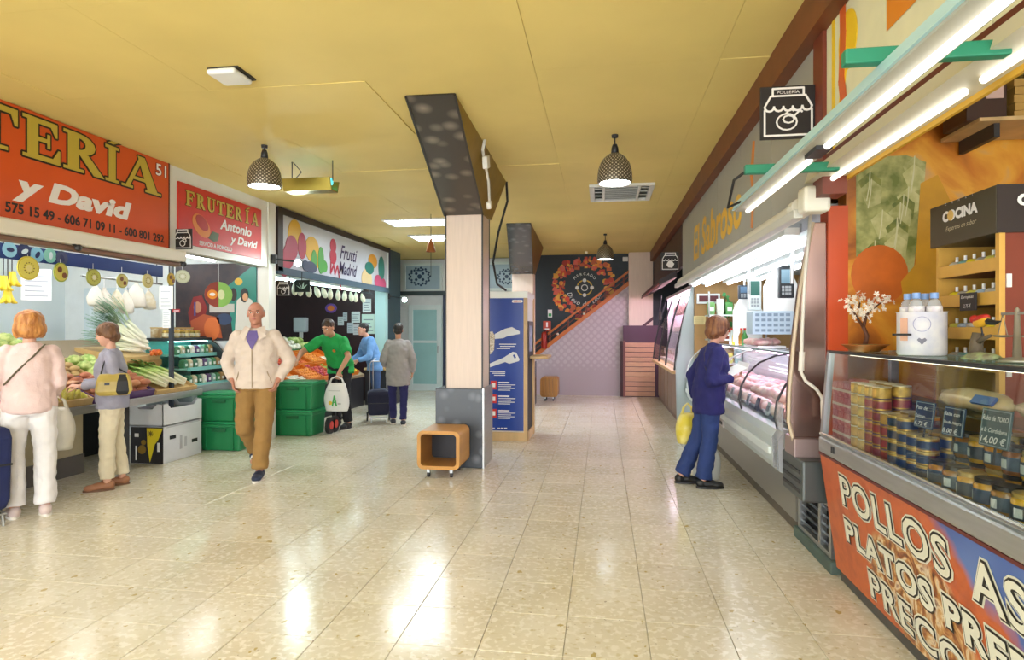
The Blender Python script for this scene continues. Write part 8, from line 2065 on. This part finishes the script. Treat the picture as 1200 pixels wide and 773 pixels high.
# 4 man in green, bending over crates with a bag
GM = person('man in green polo shirt bending forward and holding a white carrier bag', (-3.98, 8.95), (-.15, -1), 1.78,
  dict(lean=.62, footL=(.12, -.02, 0), footR=(-.14, .12, 0), kneeL=(.12, -.09, .50), kneeR=(-.13, .02, .49), elbowL=(.34, -.34, 1.06), wristL=(.28, -.46, .86), handL=((-.2, -.2, -1), (-.5, .5, 0), 1.0), elbowR=(-.36, -.42, 1.12), wristR=(-.30, -.60, 1.02), handR=((.4, -1, -.3), (0, 0, -1), .6), head_pitch=.35, roll=.08),
  dict(hair='short', hair_m=hairm('hair_dkbrown', '2e2018', '48362a'), top_m=fabric('polo_green', '1f9a4a'), top_name='polo_shirt', hem=.80, ease=.022, sleeve='short', leg_m=fabric('trousers_black', '17171c', .1), leg=(.104, .078, .07), shoe_m=mat('shoe_black', '18181a', .5), sole_m=M_dark, girth=.16, skin=M_skin2), voxel=.008, cvox=.011)
MB().disc(Frame(GM.U((.09, -.152, 1.30)), (1, 0, 0), tuple(Matrix.Rotation(.62, 3, 'X') @ Vector((0, 0, 1)))), 0, 0, .024, 0, .004, 14).build('badge', mat('badge_orange', 'd8762c', .5), GM.t, local=True)
M_bagw = mat('bag_white_plastic', 'd8d8d4', .4, var=.03, bump=.2, bscale=20)
carrier_bag('white carrier bag with green letter print held by the man in green', GM.W((.26, -.50, .80)), .36, .14, .40, M_bagw, (1, 0, 0), seed=8, prints=[
  ('green_print', mat('bagprint_green', '3f9a4c', .5), lambda m, F: (m.stroke(F, [(-.03, .08), (.0, .22), (.03, .08)], .022, .0, .006), m.stroke(F, [(-.015, .13), (.02, .13)], .018, 0, .006))),
  ('yellow_print', mat('bagprint_yellow', 'd8b43c', .5), lambda m, F: m.disc(F, -.06, .12, .028, 0, .006)),
  ('grey_print', mat('bagprint_grey', 'a8a8a4', .5), lambda m, F: (m.rect(F, -.09, .09, .29, .298, 0, .006), m.rect(F, .05, .1, .1, .12, 0, .006)))])
# 5 person in blue behind
BL = person('person in pale blue shirt and jeans partly hidden behind the man in green', (-4.12, 10.75), (-.75, -.65), 1.66,
  dict(lean=.35, elbowL=(.28, -.2, 1.05), wristL=(.22, -.40, .98), elbowR=(-.28, -.2, 1.05), wristR=(-.22, -.40, .98), footL=(.1, 0, 0), footR=(-.1, .1, 0)),
  dict(hair='short', hair_m=hairm('hair_black', '17130f', '2a2420'), top_m=fabric('shirt_blue', '6a98cc'), top_name='shirt', hem=.78, ease=.024, leg_m=fabric('jeans_blue', '3f5a86'), shoe_m=mat('shoe_black', '18181a', .5), girth=.05), voxel=.009, cvox=.012)
# 6 person in grey cardigan, back view
CG = person('person in long grey cardigan and navy trousers seen from behind with a trolley', (-3.22, 9.42), (-.35, 1), 1.60,
  dict(lean=.04, footL=(.08, -.06, 0), footR=(-.08, .12, 0), elbowL=(.25, .02, 1.10), wristL=(.22, -.20, .98), elbowR=(-.25, .04, 1.10), wristR=(-.24, -.06, .86)),
  dict(hair='short', fem=True, hair_m=hairm('hair_black', '17130f', '2a2420'), top_m=fabric('cardigan_long', '94908e', .06), top_name='cardigan', hem=.66, ease=.030, leg_m=fabric('trousers_navy', '1e1e50'), leg=(.096, .07, .06), shoe_m=mat('shoe_white_navy', '2a2c3a', .5), sole_m=mat('sole_white', 'e0dad0', .6), girth=.10, skin=M_skin2), voxel=.009, cvox=.012)
# 7 woman in navy at the poultry counter
NV = person('woman in navy jacket and blue jeans reading at the poultry counter', (1.01, 6.14), (1, .10), 1.615,
  dict(lean=.15, footL=(.09, .22, 0), footR=(-.10, .05, 0), kneeL=(.10, .07, .50), kneeR=(-.10, .01, .50), elbowR=(-.25, .04, 1.08), wristR=(-.16, -.19, 1.10), handR=((.25, -1, .25), (.3, 0, 1), .55), elbowL=(.25, .10, 1.10), wristL=(.26, .06, .84), head_pitch=.22, head_yaw=.1),
  dict(fem=True, hair='curly', hair_m=hairm('hair_auburn', '5c3220', '8a5a34'), top_m=fabric('jacket_navy', '1d1e5c', .08), top_name='jacket', hem=.74, ease=.034, leg_m=fabric('jeans_dark', '24386c', .10), leg=(.102, .078, .082), shoe_m=mat('shoe_black', '18181a', .5), sole_m=M_dark, girth=.10))
q = NV.W((-.12, -.24, 1.19)); t = thing('paper_sheet', 'white folded paper held by the woman in navy', 'paper', q)
Rq = Euler((.2, -.5, .1)).to_matrix()
MB().cbox((0, 0, 0), (.16, .20, .004), Rq).build('sheet', M_pw, t, local=True)
MB().cbox((.06, 0, .03), (.08, .20, .004), Euler((.2, -1.2, .1)).to_matrix()).build('flap', M_pw, t, local=True)
MB().tube([NV.U((-.06, .10, 1.43)), NV.U((-.10, .125, 1.33)), NV.U((-.145, .11, 1.2)), NV.U((-.17, .06, 1.1))], .006, 6).build('bag_strap', mat('strap_dark', '3a3448', .6), NV.t, local=True)
carrier_bag('yellow plastic carrier bag hanging from the arm of the woman in navy', NV.W((.27, .10, .80)) + Vector((-.04, .02, 0)), .22, .18, .30, mat('bag_yellow', 'd8c43c', .4, second='e4d890', vscale=6, bump=.3, bscale=20), (.8, .5, 0), seed=5)
carrier_bag('white plastic carrier bag on the floor beside the woman in navy', Vector((1.04, 6.42, .44)), .26, .20, .34, M_bagw, (.9, .4, 0), seed=12)
# ------------------------------------------------------------------ trolleys
def shop_trolley(label, x, y, rz, col, h=.58, hl=.98, wcol=None):
    t = thing('shopping_trolley', label, 'trolley', (x, y, 0))
    m = mat('trolley_' + col, col, .8, var=.1, bump=.2)
    b = MB(); b.rings([[Vector((a * w, c * d_, z)) for a, c in ((-1, -1), (1, -1), (1, 1), (-1, 1))] for w, d_, z in ((.15, .11, .12), (.17, .13, .2), (.18, .14, h * .9), (.17, .12, h), (.10, .08, h + .03))])
    b.build('bag', m, t, local=True, bevel=.025, seg=3)
    MB().box(-.175, .175, -.142, -.136, h * .62, h * .64).build('flap_edge', M_dark, t, local=True)
    MB().tube([(-.14, .15, .08), (-.14, .16, hl - .05), (-.11, .17, hl), (.11, .17, hl), (.14, .16, hl - .05), (.14, .15, .08)], .010, 8).build('frame', M_steel, t, local=True)
    MB().tube([(-.14, .15, .10), (-.14, -.12, .09), (.14, -.12, .09), (.14, .15, .10)], .009, 8).build('base_frame', M_steel, t, local=True)
    for q in (-1, 1):
        w = MB().cyl((.165 * q, .15, .075), (.19 * q, .15, .075), .075, n=24).build('wheel', mat('wheel_' + (wcol or '1c1c1e'), wcol or '1c1c1e', .6), t, local=True)
        MB().cyl((.16 * q, .15, .075), (.195 * q, .15, .075), .035, n=16).build('hub', M_steel, t, local=True, under=w)
    MB().tube([(-.12, -.11, .09), (-.12, -.13, .0)], .009, 6).tube([(.12, -.11, .09), (.12, -.13, .0)], .009, 6).build('feet', M_steel, t, local=True)
    t.rotation_euler = (0, 0, rz); return t
shop_trolley('navy shopping trolley at the left edge beside the woman in pink', -4.70, 4.02, 1.2, '182250', .74)
shop_trolley('dark navy shopping trolley pushed by the person in grey cardigan', -3.62, 9.62, .4, '1a1c34', .50)
shop_trolley('black folding trolley by the person in pale blue', -3.86, 10.55, .9, '22242a', .42)
ht = thing('hand_truck', 'small hand truck with red wheel hubs beside the green crates', 'hand truck', (-3.86, 8.55, 0))
for yq in (-.0, .16):
    w = MB().cyl((-3.93, 8.42 + yq, .12), (-3.88, 8.42 + yq, .12), .12, n=24).build('wheel', M_black, ht)
    MB().cyl((-3.935, 8.42 + yq, .12), (-3.875, 8.42 + yq, .12), .06, n=16).build('hub', mat('hub_red', 'b83024', .4), w)
MB().tube([(-3.905, 8.42, .12), (-3.905, 8.6, .12), (-3.905, 8.66, .9)], .012, 8).build('frame', M_dark, ht)
bpy.data.scenes.remove(WORK)
